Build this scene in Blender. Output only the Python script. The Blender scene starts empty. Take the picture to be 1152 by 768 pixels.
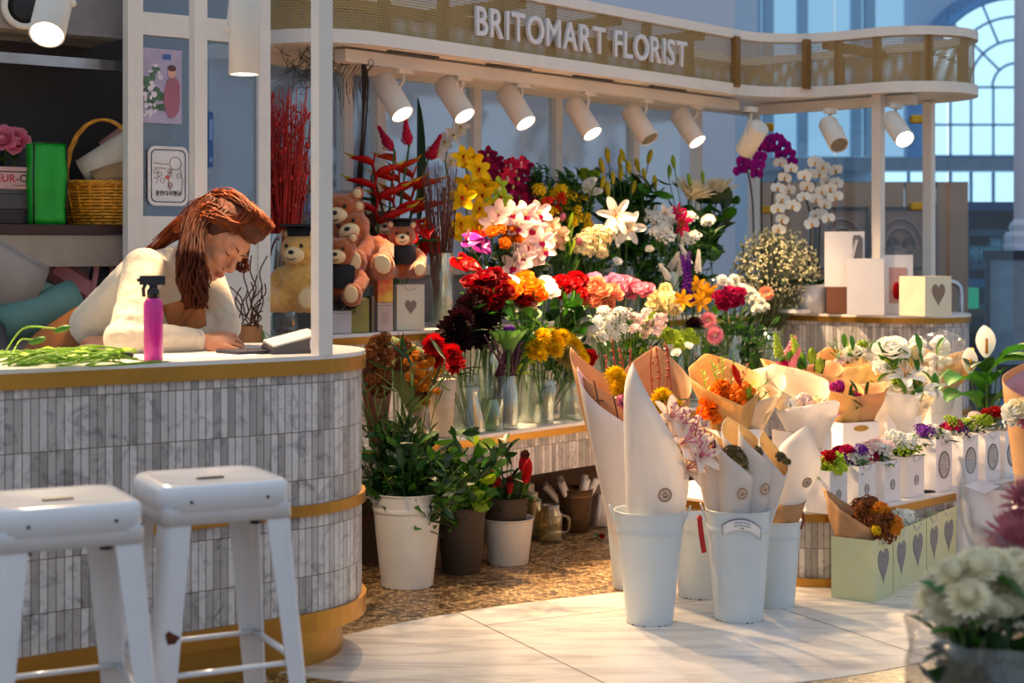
import bpy, bmesh, math, random
from mathutils import Vector, Matrix, Quaternion, noise as mnoise
from mathutils.geometry import tessellate_polygon
PI = math.pi
R = math.radians
sc = bpy.context.scene
COL = sc.collection
F = 1800.0          # focal length in pixels of a 1152 px wide frame
H = 1.32            # eye height
HY = 285.0          # image row of the horizon
random.seed(7)

def W(px, py, d):
    return Vector(((px-576)*d/F, d, H+(HY-py)*d/F))
def OZ(px, py, z):
    d = (H-z)*F/(py-HY)
    return W(px, py, d)
# stall frame: s runs along the flower shelves, t back towards the glass wall
SA = Vector((-.26, 6.58)); SV = Vector((.656, .755)); SW = Vector((-.755, .656))
def S(s, t, z=0.0):
    p = SA + SV*s + SW*t
    return Vector((p.x, p.y, z))
def ST(px, t):
    """distance along the view ray of column px to the vertical plane t"""
    k = (px-576)/F
    b = SA + SW*t
    s = (k*b.y - b.x)/(SV.x - k*SV.y)
    return s, b.y + SV.y*s
def WT(px, py, t):
    return W(px, py, ST(px, t)[1])

# ------------------------------------------------------------------ materials
_M = {}
def rgb(h):
    """sRGB 0-255 triple to linear"""
    o = []
    for c in h:
        c = c/255.0
        o.append(c/12.92 if c <= .04045 else ((c+.055)/1.055)**2.4)
    return (o[0], o[1], o[2], 1.0)
class NT:
    def __init__(s, m):
        m.use_nodes = True; s.t = m.node_tree; s.n = s.t.nodes; s.l = s.t.links
        s.n.clear(); s.out = s.n.new('ShaderNodeOutputMaterial')
    def new(s, k, **kw):
        n = s.n.new('ShaderNode'+k)
        for a, b in kw.items(): setattr(n, a, b)
        return n
    def link(s, a, b): s.l.new(a, b)
def set_in(n, **kw):
    for k, v in kw.items():
        n.inputs[k.replace('_', ' ')].default_value = v
def mat(name, col, rough=.5, metal=0.0, var=.12, scale=12.0, trans=0.0, spec=.5, bump=0.0, bscale=60.0, hue=0.0, sheen=0.0, rnd=0.0):
    """principled with noise colour variation, optional translucency and bump"""
    if name in _M: return _M[name]
    m = bpy.data.materials.new(name); t = NT(m)
    c = rgb(col) if max(col) > 1.001 else (col[0], col[1], col[2], 1)
    p = t.new('BsdfPrincipled')
    set_in(p, Roughness=rough, Metallic=metal)
    p.inputs['Specular IOR Level'].default_value = spec
    tc = t.new('TexCoord')
    nz = t.new('TexNoise'); set_in(nz, Scale=scale, Detail=4.0)
    t.link(tc.outputs['Object'], nz.inputs['Vector'])
    hs = t.new('HueSaturation'); hs.inputs['Color'].default_value = c
    mr = t.new('MapRange'); set_in(mr, From_Min=.3, From_Max=.7, To_Min=1-var, To_Max=1+var)
    t.link(nz.outputs['Fac'], mr.inputs['Value'])
    vsock = mr.outputs['Result']
    if rnd or hue:
        oi = t.new('ObjectInfo')
        m2 = t.new('MapRange'); set_in(m2, To_Min=1-rnd, To_Max=1+rnd)
        t.link(oi.outputs['Random'], m2.inputs['Value'])
        mm = t.new('Math', operation='MULTIPLY'); t.link(vsock, mm.inputs[0]); t.link(m2.outputs['Result'], mm.inputs[1])
        vsock = mm.outputs[0]
        if hue:
            m3 = t.new('MapRange'); set_in(m3, From_Min=.3, From_Max=.7, To_Min=.5-hue, To_Max=.5+hue)
            t.link(nz.outputs['Fac'], m3.inputs['Value']); t.link(m3.outputs['Result'], hs.inputs['Hue'])
    t.link(vsock, hs.inputs['Value'])
    t.link(hs.outputs['Color'], p.inputs['Base Color'])
    if sheen: p.inputs['Sheen Weight'].default_value = sheen
    if bump:
        n2 = t.new('TexNoise'); set_in(n2, Scale=bscale, Detail=3.0)
        t.link(tc.outputs['Object'], n2.inputs['Vector'])
        b = t.new('Bump'); set_in(b, Strength=bump, Distance=.01)
        t.link(n2.outputs['Fac'], b.inputs['Height']); t.link(b.outputs['Normal'], p.inputs['Normal'])
    if trans:
        tr = t.new('BsdfTranslucent'); t.link(hs.outputs['Color'], tr.inputs['Color'])
        mx = t.new('MixShader'); mx.inputs[0].default_value = trans
        t.link(p.outputs[0], mx.inputs[1]); t.link(tr.outputs[0], mx.inputs[2])
        t.link(mx.outputs[0], t.out.inputs[0])
    else:
        t.link(p.outputs[0], t.out.inputs[0])
    _M[name] = m
    return m
def emit(name, col, s):
    m = bpy.data.materials.new(name); t = NT(m)
    e = t.new('Emission'); e.inputs[0].default_value = rgb(col) if max(col) > 1.001 else (*col, 1); e.inputs[1].default_value = s
    t.link(e.outputs[0], t.out.inputs[0]); _M[name] = m; return m
def clear(name, tint=(1, 1, 1), gloss=.08, rough=.03, facing=.35, edge=(.8, .85, .85), body=0.0, bodycol=(.8, .85, .85), top=.85):
    """thin clear sheet or vessel: transparent, mirror-like towards grazing angles, optional milky body"""
    m = bpy.data.materials.new(name); t = NT(m)
    tr = t.new('BsdfTransparent'); tr.inputs[0].default_value = (*tint, 1)
    gl = t.new('BsdfGlossy'); gl.inputs['Roughness'].default_value = rough; gl.inputs[0].default_value = (*edge, 1)
    lw = t.new('LayerWeight'); lw.inputs[0].default_value = facing
    mr = t.new('MapRange'); set_in(mr, To_Min=gloss, To_Max=top); t.link(lw.outputs['Facing'], mr.inputs['Value'])
    mx = t.new('MixShader'); t.link(mr.outputs[0], mx.inputs[0]); t.link(tr.outputs[0], mx.inputs[1]); t.link(gl.outputs[0], mx.inputs[2])
    last = mx
    if body:
        df = t.new('BsdfDiffuse'); df.inputs[0].default_value = (*bodycol, 1)
        m2 = t.new('MixShader'); m2.inputs[0].default_value = body
        t.link(mx.outputs[0], m2.inputs[1]); t.link(df.outputs[0], m2.inputs[2]); last = m2
    t.link(last.outputs[0], t.out.inputs[0]); _M[name] = m; return m

# ------------------------------------------------------------------ mesh builder
def basis(d, up=Vector((0, 0, 1))):
    z = Vector(d).normalized()
    if abs(z.dot(up)) > .98: up = Vector((0, 1, 0)) if abs(z.y) < .9 else Vector((1, 0, 0))
    x = up.cross(z).normalized(); y = z.cross(x)
    return Matrix((x, y, z)).transposed()
def wmat(o):
    m = o.matrix_basis.copy()
    while o.parent:
        o = o.parent; m = o.matrix_basis @ m
    return m
class MB:
    def __init__(s):
        s.v = []; s.f = []; s.mi = []; s.sm = []; s.uv = []; s.cur = 0; s.smooth = True
    def add(s, vs, fs, uvs=None, smooth=None):
        b = len(s.v); s.v.extend([Vector(p) for p in vs])
        for i, f in enumerate(fs):
            s.f.append([b+k for k in f]); s.mi.append(s.cur)
            s.sm.append(s.smooth if smooth is None else smooth)
            s.uv.append(uvs[i] if uvs else None)
        return s
    def merge(s, o, M=None):
        b = len(s.v)
        s.v.extend([M @ p for p in o.v] if M else [p.copy() for p in o.v])
        for i, f in enumerate(o.f):
            s.f.append([b+k for k in f]); s.mi.append(o.mi[i]+s.cur); s.sm.append(o.sm[i]); s.uv.append(o.uv[i])
        return s
    def loft(s, rings, cap0=True, cap1=True, closed=True, smooth=None):
        n = len(rings[0]); vs = [p for r in rings for p in r]; fs = []
        for i in range(len(rings)-1):
            for j in range(n if closed else n-1):
                a = i*n+j; b = i*n+(j+1) % n
                fs.append((a, b, b+n, a+n))
        if cap0: fs.append(tuple(range(n-1, -1, -1)))
        if cap1: fs.append(tuple((len(rings)-1)*n+j for j in range(n)))
        return s.add(vs, fs, smooth=smooth)
    def tube(s, pts, r, n=8, cap=True, flat=1.0):
        pts = [Vector(p) for p in pts]; m = len(pts)
        rr = r if isinstance(r, (list, tuple)) else [r]*m
        rings = []; px = None
        for i in range(m):
            d = (pts[min(i+1, m-1)]-pts[max(i-1, 0)])
            if d.length < 1e-9: d = Vector((0, 0, 1))
            B = basis(d)
            x = B.col[0].copy(); z = B.col[2].copy()
            if px is not None:
                x = (px - z*px.dot(z))
                x = x.normalized() if x.length > 1e-6 else B.col[0].copy()
            px = x; y = z.cross(x)
            rings.append([pts[i]+x*(rr[i]*math.cos(2*PI*k/n))+y*(rr[i]*flat*math.sin(2*PI*k/n)) for k in range(n)])
        return s.loft(rings, cap, cap)
    def lathe(s, prof, n=24, c=(0, 0, 0), M=None, cap0=False, cap1=False):
        c = Vector(c); rings = []
        for r, z in prof:
            ring = [Vector((r*math.cos(2*PI*k/n), r*math.sin(2*PI*k/n), z)) for k in range(n)]
            rings.append([(M @ p if M else p)+c for p in ring])
        return s.loft(rings, cap0, cap1)
    def ell(s, c, r, M=None, n=12, m=8):
        if not isinstance(r, (tuple, list, Vector)): r = (r, r, r)
        c = Vector(c); rings = []
        for i in range(m+1):
            a = -PI/2+PI*i/m; ca = max(math.cos(a), .02)
            ring = [Vector((r[0]*ca*math.cos(2*PI*k/n), r[1]*ca*math.sin(2*PI*k/n), r[2]*math.sin(a))) for k in range(n)]
            rings.append([(M @ p if M else p)+c for p in ring])
        return s.loft(rings)
    def box(s, c, size, rz=0.0, bev=0.0, M=None, seg=2):
        bm = bmesh.new(); bmesh.ops.create_cube(bm, size=1.0)
        for v in bm.verts: v.co = Vector((v.co.x*size[0], v.co.y*size[1], v.co.z*size[2]))
        if bev: bmesh.ops.bevel(bm, geom=list(bm.edges), offset=bev, segments=seg, affect='EDGES', profile=.5)
        Mx = M if M else Matrix.Rotation(rz, 3, 'Z'); c = Vector(c)
        bm.verts.index_update()
        s.add([Mx @ v.co + c for v in bm.verts], [[v.index for v in f.verts] for f in bm.faces], smooth=False)
        bm.free(); return s
    def prism(s, poly, z0, z1, smooth=False, caps=True):
        n = len(poly)
        vs = [Vector((p[0], p[1], z0)) for p in poly]+[Vector((p[0], p[1], z1)) for p in poly]
        L = [0.0]
        for i in range(n): L.append(L[-1]+(Vector(poly[(i+1) % n][:2])-Vector(poly[i][:2])).length)
        fs = []; uv = []
        for i in range(n):
            j = (i+1) % n; fs.append((i, j, j+n, i+n)); uv.append([(L[i], z0), (L[i+1], z0), (L[i+1], z1), (L[i], z1)])
        s.add(vs, fs, uv, smooth=smooth)
        if caps:
            tr = tessellate_polygon([[Vector((p[0], p[1], 0)) for p in poly]])
            s.add(vs, [(a, b, c) for a, b, c in tr]+[(c+n, b+n, a+n) for a, b, c in tr], smooth=False)
        return s
    def ring(s, outer, inner, z0, z1, smooth=False):
        """closed band between two outlines with equal point counts"""
        n = len(outer)
        vs = [Vector((p[0], p[1], z0)) for p in outer]+[Vector((p[0], p[1], z1)) for p in outer]
        vs += [Vector((p[0], p[1], z0)) for p in inner]+[Vector((p[0], p[1], z1)) for p in inner]
        fs = []
        for i in range(n):
            j = (i+1) % n
            fs += [(i, j, j+n, i+n), (i+2*n, i+3*n, j+3*n, j+2*n), (i+n, j+n, j+3*n, i+3*n), (i, i+2*n, j+2*n, j)]
        return s.add(vs, fs, smooth=smooth)
    def sheet(s, fn, nu, nv, thick=0.0, smooth=True, back=0):
        """grid fn(u,v); with thickness it becomes a closed slab"""
        P = [[Vector(fn(i/nu, j/nv)) for j in range(nv+1)] for i in range(nu+1)]
        vs = [p for r in P for p in r]; k = nv+1; fs = []; uv = []
        for i in range(nu):
            for j in range(nv):
                fs.append((i*k+j, (i+1)*k+j, (i+1)*k+j+1, i*k+j+1))
                uv.append([(i/nu, j/nv), ((i+1)/nu, j/nv), ((i+1)/nu, (j+1)/nv), (i/nu, (j+1)/nv)])
        if thick:
            N = len(vs); bk = []; q0 = len(s.f)
            for i in range(nu+1):
                for j in range(nv+1):
                    a = P[min(i+1, nu)][j]-P[max(i-1, 0)][j]; b = P[i][min(j+1, nv)]-P[i][max(j-1, 0)]
                    n = a.cross(b); n = n.normalized() if n.length > 1e-12 else Vector((0, 0, 1))
                    bk.append(P[i][j]-n*thick)
            f2 = [tuple(N+q for q in reversed(f)) for f in fs]
            bd = [i*k for i in range(nu+1)]+[nu*k+j for j in range(1, nv+1)]+[i*k+nv for i in range(nu-1, -1, -1)]+[j for j in range(nv-1, 0, -1)]
            f3 = []
            for q in range(len(bd)):
                a, b = bd[q], bd[(q+1) % len(bd)]; f3.append((b, a, a+N, b+N))
            s.add(vs+bk, fs+f2+f3, uv+[list(reversed(u)) for u in uv]+[None]*len(f3), smooth=smooth)
            if back:
                for q in range(q0+len(fs), q0+2*len(fs)): s.mi[q] = s.cur+back
        else:
            s.add(vs, fs, uv, smooth=smooth)
        return s
    def mesh(s, name, mats):
        me = bpy.data.meshes.new(name)
        me.from_pydata([tuple(p) for p in s.v], [], s.f)
        if not isinstance(mats, (list, tuple)): mats = [mats]
        for m in mats: me.materials.append(m)
        me.polygons.foreach_set('material_index', [min(i, len(mats)-1) for i in s.mi])
        me.polygons.foreach_set('use_smooth', s.sm)
        if any(u for u in s.uv):
            ul = me.uv_layers.new(name='UVMap'); d = []
            for f, u in zip(s.f, s.uv):
                for q in range(len(f)): d.extend(u[q] if u else (0.0, 0.0))
            ul.data.foreach_set('uv', d)
        me.update()
        return me
    def build(s, name, mats, parent=None, world=True):
        if parent is not None and world:
            Mi = wmat(parent).inverted(); s.v = [Mi @ p for p in s.v]
        o = bpy.data.objects.new(name, s.mesh(name, mats)); COL.objects.link(o)
        if parent is not None: o.parent = parent
        return o
    def tag(s, name, mats, label, cat, group=None, origin=None):
        """a thing that is one mesh, origin at its base"""
        if origin is None:
            n = len(s.v); lo = min(p.z for p in s.v)
            origin = Vector((sum(p.x for p in s.v)/n, sum(p.y for p in s.v)/n, lo))
        s.v = [p-origin for p in s.v]
        o = bpy.data.objects.new(name, s.mesh(name, mats)); COL.objects.link(o); o.location = origin
        o['label'] = label; o['category'] = cat
        if group: o['group'] = group
        return o
def thing(name, label, cat, loc=(0, 0, 0), rz=0.0, group=None):
    o = bpy.data.objects.new(name, None); COL.objects.link(o)
    o.location = loc; o.rotation_euler = (0, 0, rz); o['label'] = label; o['category'] = cat
    o.empty_display_size = .05
    if group: o['group'] = group
    return o
def put(name, me, parent, loc=(0, 0, 0), M=None, sc_=1.0):
    """place shared mesh data as a part, in the parent's frame"""
    o = bpy.data.objects.new(name, me); COL.objects.link(o); o.parent = parent
    m4 = (M.to_4x4() if M else Matrix.Identity(4))
    s3 = sc_ if isinstance(sc_, (tuple, list)) else (sc_,)*3
    o.matrix_basis = Matrix.Translation(loc) @ m4 @ Matrix.Diagonal((*s3, 1))
    return o
def copy_tree(o, parent=None):
    c = o.copy(); COL.objects.link(c)
    if parent: c.parent = parent
    for ch in list(o.children): copy_tree(ch, c)
    return c
def dup(root, loc, rz=0.0, label=None, scale=None):
    c = copy_tree(root); c.location = loc; c.rotation_euler = (0, 0, rz)
    if label: c['label'] = label
    if scale: c.scale = (scale,)*3
    return c
def struct(name, mb, mats):
    o = mb.build(name, mats); o['kind'] = 'structure'; return o
def voxel(mb, vox, smooth=3, name='tmp'):
    """fuse a builder's shapes into one continuous surface, returned as a new builder"""
    me = mb.mesh(name, []) if False else None
    me = bpy.data.meshes.new(name); me.from_pydata([tuple(p) for p in mb.v], [], mb.f)
    o = bpy.data.objects.new(name, me); COL.objects.link(o)
    m = o.modifiers.new('r', 'REMESH'); m.mode = 'VOXEL'; m.voxel_size = vox
    if smooth:
        q = o.modifiers.new('s', 'SMOOTH'); q.factor = .5; q.iterations = smooth
    dg = bpy.context.evaluated_depsgraph_get()
    e = bpy.data.meshes.new_from_object(o.evaluated_get(dg))
    r = MB(); r.add([v.co.copy() for v in e.vertices], [list(p.vertices) for p in e.polygons])
    bpy.data.objects.remove(o); bpy.data.meshes.remove(me); bpy.data.meshes.remove(e)
    return r
def arc(cx, cy, r, a0, a1, n):
    return [(cx+r*math.cos(a0+(a1-a0)*i/n), cy+r*math.sin(a0+(a1-a0)*i/n)) for i in range(n+1)]
def cr(pts, n=6):
    """Catmull-Rom through points"""
    P = [Vector(p) for p in pts]; P = [P[0]*2-P[1]]+P+[P[-1]*2-P[-2]]; out = []
    for i in range(1, len(P)-2):
        for k in range(n):
            t = k/n; a, b, c, d = P[i-1], P[i], P[i+1], P[i+2]
            out.append(.5*((2*b)+(c-a)*t+(2*a-5*b+4*c-d)*t*t+(3*b-a-3*c+d)*t**3))
    out.append(P[-2].copy()); return out
def rv(a): return Vector((random.uniform(-a, a), random.uniform(-a, a), random.uniform(-a, a)))
def U(a, b): return random.uniform(a, b)
# ------------------------------------------------------------------ camera and light
cam = bpy.data.objects.new('camera', bpy.data.cameras.new('camera')); COL.objects.link(cam)
cam.location = (0, 0, H); cam.rotation_euler = (PI/2, 0, 0)
cam.data.sensor_width = 36; cam.data.lens = 36*F/1152; cam.data.shift_y = (HY-384)/1152
cam.data.clip_start = .1; cam.data.clip_end = 100
cam.data.dof.use_dof = True; cam.data.dof.focus_distance = 6.1; cam.data.dof.aperture_fstop = 3.2
sc.camera = cam
sc.view_settings.view_transform = 'Standard'; sc.view_settings.look = 'None'
sc.view_settings.gamma = 1.0; sc.view_settings.use_curve_mapping = False
sc.view_settings.exposure = -.06
w = bpy.data.worlds.new('hall'); sc.world = w; w.use_nodes = True
w.node_tree.nodes['Background'].inputs[0].default_value = (.66, .77, .93, 1)
w.node_tree.nodes['Background'].inputs[1].default_value = .80
WARM = (1.0, .67, .36)

# ------------------------------------------------------------------ shared materials
def tile_mat():
    m = bpy.data.materials.new('marble_strip_tile'); t = NT(m); _M['tile'] = m
    p = t.new('BsdfPrincipled'); set_in(p, Roughness=.35)
    uv = t.new('UVMap'); mp = t.new('Mapping'); t.link(uv.outputs[0], mp.inputs[0])
    br = t.new('TexBrick'); br.offset = 0.0; br.squash = 1.0
    set_in(br, Color1=rgb((214, 210, 208)), Color2=rgb((138, 134, 132)), Mortar=rgb((112, 100, 92)), Scale=1.0, Mortar_Size=.0015, Mortar_Smooth=.1, Bias=-.15, Brick_Width=.0245, Row_Height=.152)
    t.link(mp.outputs[0], br.inputs['Vector'])
    tc = t.new('TexCoord')
    n1 = t.new('TexNoise'); set_in(n1, Scale=16.0, Detail=7.0, Roughness=.65, Distortion=1.2); t.link(tc.outputs['Object'], n1.inputs['Vector'])
    rp = t.new('ValToRGB'); e = rp.color_ramp.elements
    e[0].position = .33; e[0].color = (.42, .42, .45, 1); e[1].position = .50; e[1].color = (1, 1, 1, 1)
    t.link(n1.outputs['Fac'], rp.inputs[0])
    mx = t.new('MixRGB', blend_type='MULTIPLY'); mx.inputs[0].default_value = .8
    t.link(br.outputs['Color'], mx.inputs[1]); t.link(rp.outputs[0], mx.inputs[2])
    t.link(mx.outputs[0], p.inputs['Base Color'])
    b = t.new('Bump', invert=True); set_in(b, Strength=.5, Distance=.004); t.link(br.outputs['Fac'], b.inputs['Height']); t.link(b.outputs[0], p.inputs['Normal'])
    t.link(p.outputs[0], t.out.inputs[0]); return m
TILE = tile_mat()
BRASS = mat('brushed_brass', (180, 132, 58), rough=.36, metal=.85, var=.1, scale=5)
WHITE = mat('white_paint', (226, 218, 208), rough=.4, var=.03)
LAMPW = mat('lamp_white_paint', (224, 214, 200), rough=.45, var=.02)
TOP = mat('white_stone_top', (226, 222, 218), rough=.25, var=.03)
STOOLW = mat('stool_white_enamel', (222, 224, 228), rough=.18, var=.03, spec=.6)
BLACK = mat('black_rubber', (18, 17, 17), rough=.5)
RUST = mat('rust', (92, 46, 26), rough=.8, var=.4, scale=60)

def marble_mat():
    m = bpy.data.materials.new('white_marble_floor'); t = NT(m)
    p = t.new('BsdfPrincipled'); set_in(p, Roughness=.22)
    tc = t.new('TexCoord'); mp = t.new('Mapping'); mp.inputs['Rotation'].default_value = (0, 0, R(-30)); mp.inputs['Scale'].default_value = (1, 5, 1)
    t.link(tc.outputs['Object'], mp.inputs[0])
    n = t.new('TexNoise'); set_in(n, Scale=2.3, Detail=9.0, Roughness=.62, Distortion=.8); t.link(mp.outputs[0], n.inputs['Vector'])
    rp = t.new('ValToRGB'); e = rp.color_ramp.elements
    e[0].position = .33; e[0].color = rgb((188, 182, 178)); e[1].position = .56; e[1].color = rgb((228, 220, 210))
    t.link(n.outputs['Fac'], rp.inputs[0])
    m2 = t.new('Mapping'); m2.inputs['Rotation'].default_value = (0, 0, R(63.5)); m2.inputs['Location'].default_value = (.37, -.245, 0)
    t.link(tc.outputs['Object'], m2.inputs[0])
    br = t.new('TexBrick'); br.offset = .5
    set_in(br, Color1=(1, 1, 1, 1), Color2=(.96, .96, .97, 1), Mortar=(.28, .25, .22, 1), Scale=1.0, Mortar_Size=.0035, Brick_Width=1.9, Row_Height=1.1)
    t.link(m2.outputs[0], br.inputs['Vector'])
    mx = t.new('MixRGB', blend_type='MULTIPLY'); mx.inputs[0].default_value = 1
    t.link(rp.outputs[0], mx.inputs[1]); t.link(br.outputs['Color'], mx.inputs[2]); t.link(mx.outputs[0], p.inputs['Base Color'])
    t.link(p.outputs[0], t.out.inputs[0]); return m
def pebble_mat():
    m = bpy.data.materials.new('pebble_aggregate_floor'); t = NT(m)
    p = t.new('BsdfPrincipled'); set_in(p, Roughness=.35)
    tc = t.new('TexCoord')
    v = t.new('TexVoronoi'); set_in(v, Scale=62.0); t.link(tc.outputs['Object'], v.inputs['Vector'])
    sp = t.new('SeparateColor'); t.link(v.outputs['Color'], sp.inputs[0])
    rp = t.new('ValToRGB'); e = rp.color_ramp.elements
    e[0].position = 0.0; e[0].color = rgb((74, 54, 36)); e[1].position = 1.0; e[1].color = rgb((216, 184, 134))
    k = e.new(.45); k.color = rgb((150, 116, 76))
    t.link(sp.outputs[0], rp.inputs[0])
    r2 = t.new('ValToRGB'); e = r2.color_ramp.elements
    e[0].position = .25; e[0].color = (1, 1, 1, 1); e[1].position = .62; e[1].color = (.42, .36, .3, 1)
    v2 = t.new('TexVoronoi'); set_in(v2, Scale=62.0); t.link(tc.outputs['Object'], v2.inputs['Vector']); t.link(v2.outputs['Distance'], r2.inputs[0])
    mx = t.new('MixRGB', blend_type='MULTIPLY'); mx.inputs[0].default_value = .8
    t.link(rp.outputs[0], mx.inputs[1]); t.link(r2.outputs[0], mx.inputs[2]); t.link(mx.outputs[0], p.inputs['Base Color'])
    t.link(p.outputs[0], t.out.inputs[0]); return m

# ------------------------------------------------------------------ floor
fl = MB(); fl.box((4, 16, -.05), (60, 44, .1)); struct('floor', fl, pebble_mat())
mp_ = arc(.2, 6.69, 1.896, R(198), R(325), 30)
up = [(p.x, p.y) for p in cr([(-1.0, 5.05, 0), (-.569, 5.54, 0), (-.158, 5.91, 0), (.43, 6.236, 0), (1.1, 6.5, 0), (1.9, 7.3, 0), (3.2, 8.3, 0), (5, 8.6, 0)], 5)]
low = [p for p in mp_ if p[1] < 5.7]
low[-1] = (1.8, 5.62)
poly = [(-1.2, 5.0)]+[p for p in low]+[(2.6, 6.3), (3.6, 6.8), (5, 7.0)]+list(reversed(up))
mf = MB(); mf.prism(poly, -.02, .002); struct('floor_marble', mf, marble_mat())

# ------------------------------------------------------------------ service counter (left)
CU = Vector((.798, .603)); CN = Vector((-.603, .798)); CT = Vector((-.658, 5.005))
def CP(a, b): return CT+CU*a+CN*b           # a along the front edge, b depth into the counter
def c_out(ins, a0=-2.6, r=.42):
    pts = [tuple(CP(a0, ins))]
    rr = r-ins
    for i in range(25):
        an = -PI/2+PI*i/24
        pts.append(tuple(CP(rr*math.cos(an), r+rr*math.sin(an))))
    pts.append(tuple(CP(a0, 2*r-ins))); return pts
ct = thing('service_counter', 'left marble-tiled service counter with brass bands the woman leans on', 'counter', (*CP(-1, .42), 0))
b = MB(); b.prism(c_out(.012), .19, .945, smooth=False); o = b.build('tiled_front', TILE, ct)
b = MB(); b.prism(c_out(.0), .985, .998); b.build('countertop', TOP, ct)
b = MB(); b.prism(c_out(-.002), .94, .9851); b.build('brass_band', BRASS, ct)
b = MB(); b.ring(c_out(-.002), c_out(.1), .495, .53); b.build('brass_band', BRASS, ct)
b = MB(); b.prism(c_out(-.004), .128, .19); b.build('brass_band', BRASS, ct)
b = MB(); b.prism(c_out(.075), .0, .1285); b.build('plinth', BRASS, ct)

# ------------------------------------------------------------------ stools
def rsq(h, r, z, n=6):
    o = []
    for q, (sx, sy) in enumerate(((1, 1), (-1, 1), (-1, -1), (1, -1))):
        for i in range(n+1):
            a = q*PI/2+PI/2*i/n
            o.append(Vector((sx*(h-r)+r*math.cos(a), sy*(h-r)+r*math.sin(a), z)))
    return o
ZS = .793
def make_stool(label):
    t = thing('metal_stool', label, 'stool', group='white metal counter stools')
    b = MB()
    h = .156
    b.loft([rsq(h-.006, .05, ZS-.062), rsq(h, .054, ZS-.058), rsq(h, .054, ZS-.016), rsq(h-.004, .052, ZS-.006), rsq(h-.012, .048, ZS), rsq(h-.03, .04, ZS-.001), rsq(.06, .03, ZS-.006), rsq(.02, .01, ZS-.007)], smooth=True)
    st = b.build('seat', STOOLW, t)
    b = MB(); b.box((0, 0, ZS-.0055), (.066, .016, .006), bev=.0025); b.build('handle_slot', BLACK, st)
    for sx, sy in ((1, 1), (1, -1), (-1, 1), (-1, -1)):
        b = MB(); b.tube([(sx*.09, sy*.1585, ZS-.036), (sx*.09, sy*.15, ZS-.036)], .004, 6); b.build('rivet', BLACK, st)
    b = MB(); b.loft([rsq(.1535, .024, ZS-.052), rsq(.1545, .024, ZS-.088), rsq(.1515, .022, ZS-.088), rsq(.150, .022, ZS-.052)], False, False); b.build('apron_band', STOOLW, t)
    legs = []
    for sx, sy in ((1, 1), (1, -1), (-1, 1), (-1, -1)):
        b = MB(); rings = []
        for k in range(9):
            q = k/8; z = (ZS-.05)*(1-q)+.0*q
            hc = .149+.056*q; wd = .064-.030*q; rr = .024; th = .005
            hc2 = hc
            out = []; n = 5
            out.append((hc2-wd, hc2))
            for i in range(n+1):
                a = PI/2-PI/2*i/n; out.append((hc2-rr+rr*math.cos(a), hc2-rr+rr*math.sin(a)))
            out.append((hc2, hc2-wd))
            inn = [(hc2-th, hc2-wd)]
            for i in range(n+1):
                a = PI/2*i/n; inn.append((hc2-rr+(rr-th)*math.cos(a), hc2-rr+(rr-th)*math.sin(a)))
            inn.append((hc2-wd, hc2-th))
            pts = [Vector((sx*x, sy*y, z)) for x, y in out+inn]
            if sx*sy < 0: pts.reverse()
            rings.append(pts)
        b.loft(rings, smooth=False); lg = b.build('leg', STOOLW, t); legs.append(lg)
        b = MB(); hc = .205; b.box((sx*(hc-.016), sy*(hc-.016), .006), (.036, .036, .012), bev=.003); b.build('rubber_foot', BLACK, lg)
    zb = .37; hb = .149+.056*(1-zb/(ZS-.05))-.012
    for p, q in (((1, 1), (-1, 1)), ((1, -1), (-1, -1)), ((1, 1), (1, -1)), ((-1, 1), (-1, -1))):
        b = MB(); b.tube([(p[0]*hb, p[1]*hb, zb), (q[0]*hb, q[1]*hb, zb)], .011, 8, flat=.6); b.build('foot_rail', STOOLW, t)
    for sx in (1, -1):
        b = MB(); b.tube([(-.128, -.128*sx, ZS-.085), (.128, .128*sx, ZS-.085)], .008, 8); cb = b.build('cross_brace', STOOLW, t)
        for q in (-1, 1):
            b = MB(); b.box((q*.085, q*.085*sx, ZS-.097), (.022, .022, .022), rz=PI/4*sx, bev=.003); b.build('rubber_buffer', BLACK, cb)
    return t
st1 = make_stool('white metal stool with a rust-chipped front leg, nearer the counter end')
st1.location = (-.717, 3.80, 0); st1.rotation_euler = (0, 0, R(27.5))
st2 = dup(st1, (-.985, 3.47, 0), R(27), 'white metal stool at the left edge, left of the rust-chipped one')
# chipped paint on the front leg of the right stool
fl_ = [c for c in st1.children if c.name.startswith('leg')][3]
b = MB(); zz = .455; hc = .149+.056*(1-zz/(ZS-.05))
cp = [(.0, .012), (.008, .02), (.02, .012), (.034, .004), (.026, -.006), (.016, -.02), (.006, -.014)]
n = len(cp); y0 = -hc-.0008
vs = [Vector((-hc+.016+x, y0, zz+z)) for x, z in cp]+[Vector((-hc+.016+x, y0+.002, zz+z)) for x, z in cp]
b.add(vs, [tuple(range(n)), tuple(range(2*n-1, n-1, -1))]+[(i, i+n, (i+1) % n+n, (i+1) % n) for i in range(n)], smooth=False)
b.build('rust_chip', RUST, fl_, world=False)

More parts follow.
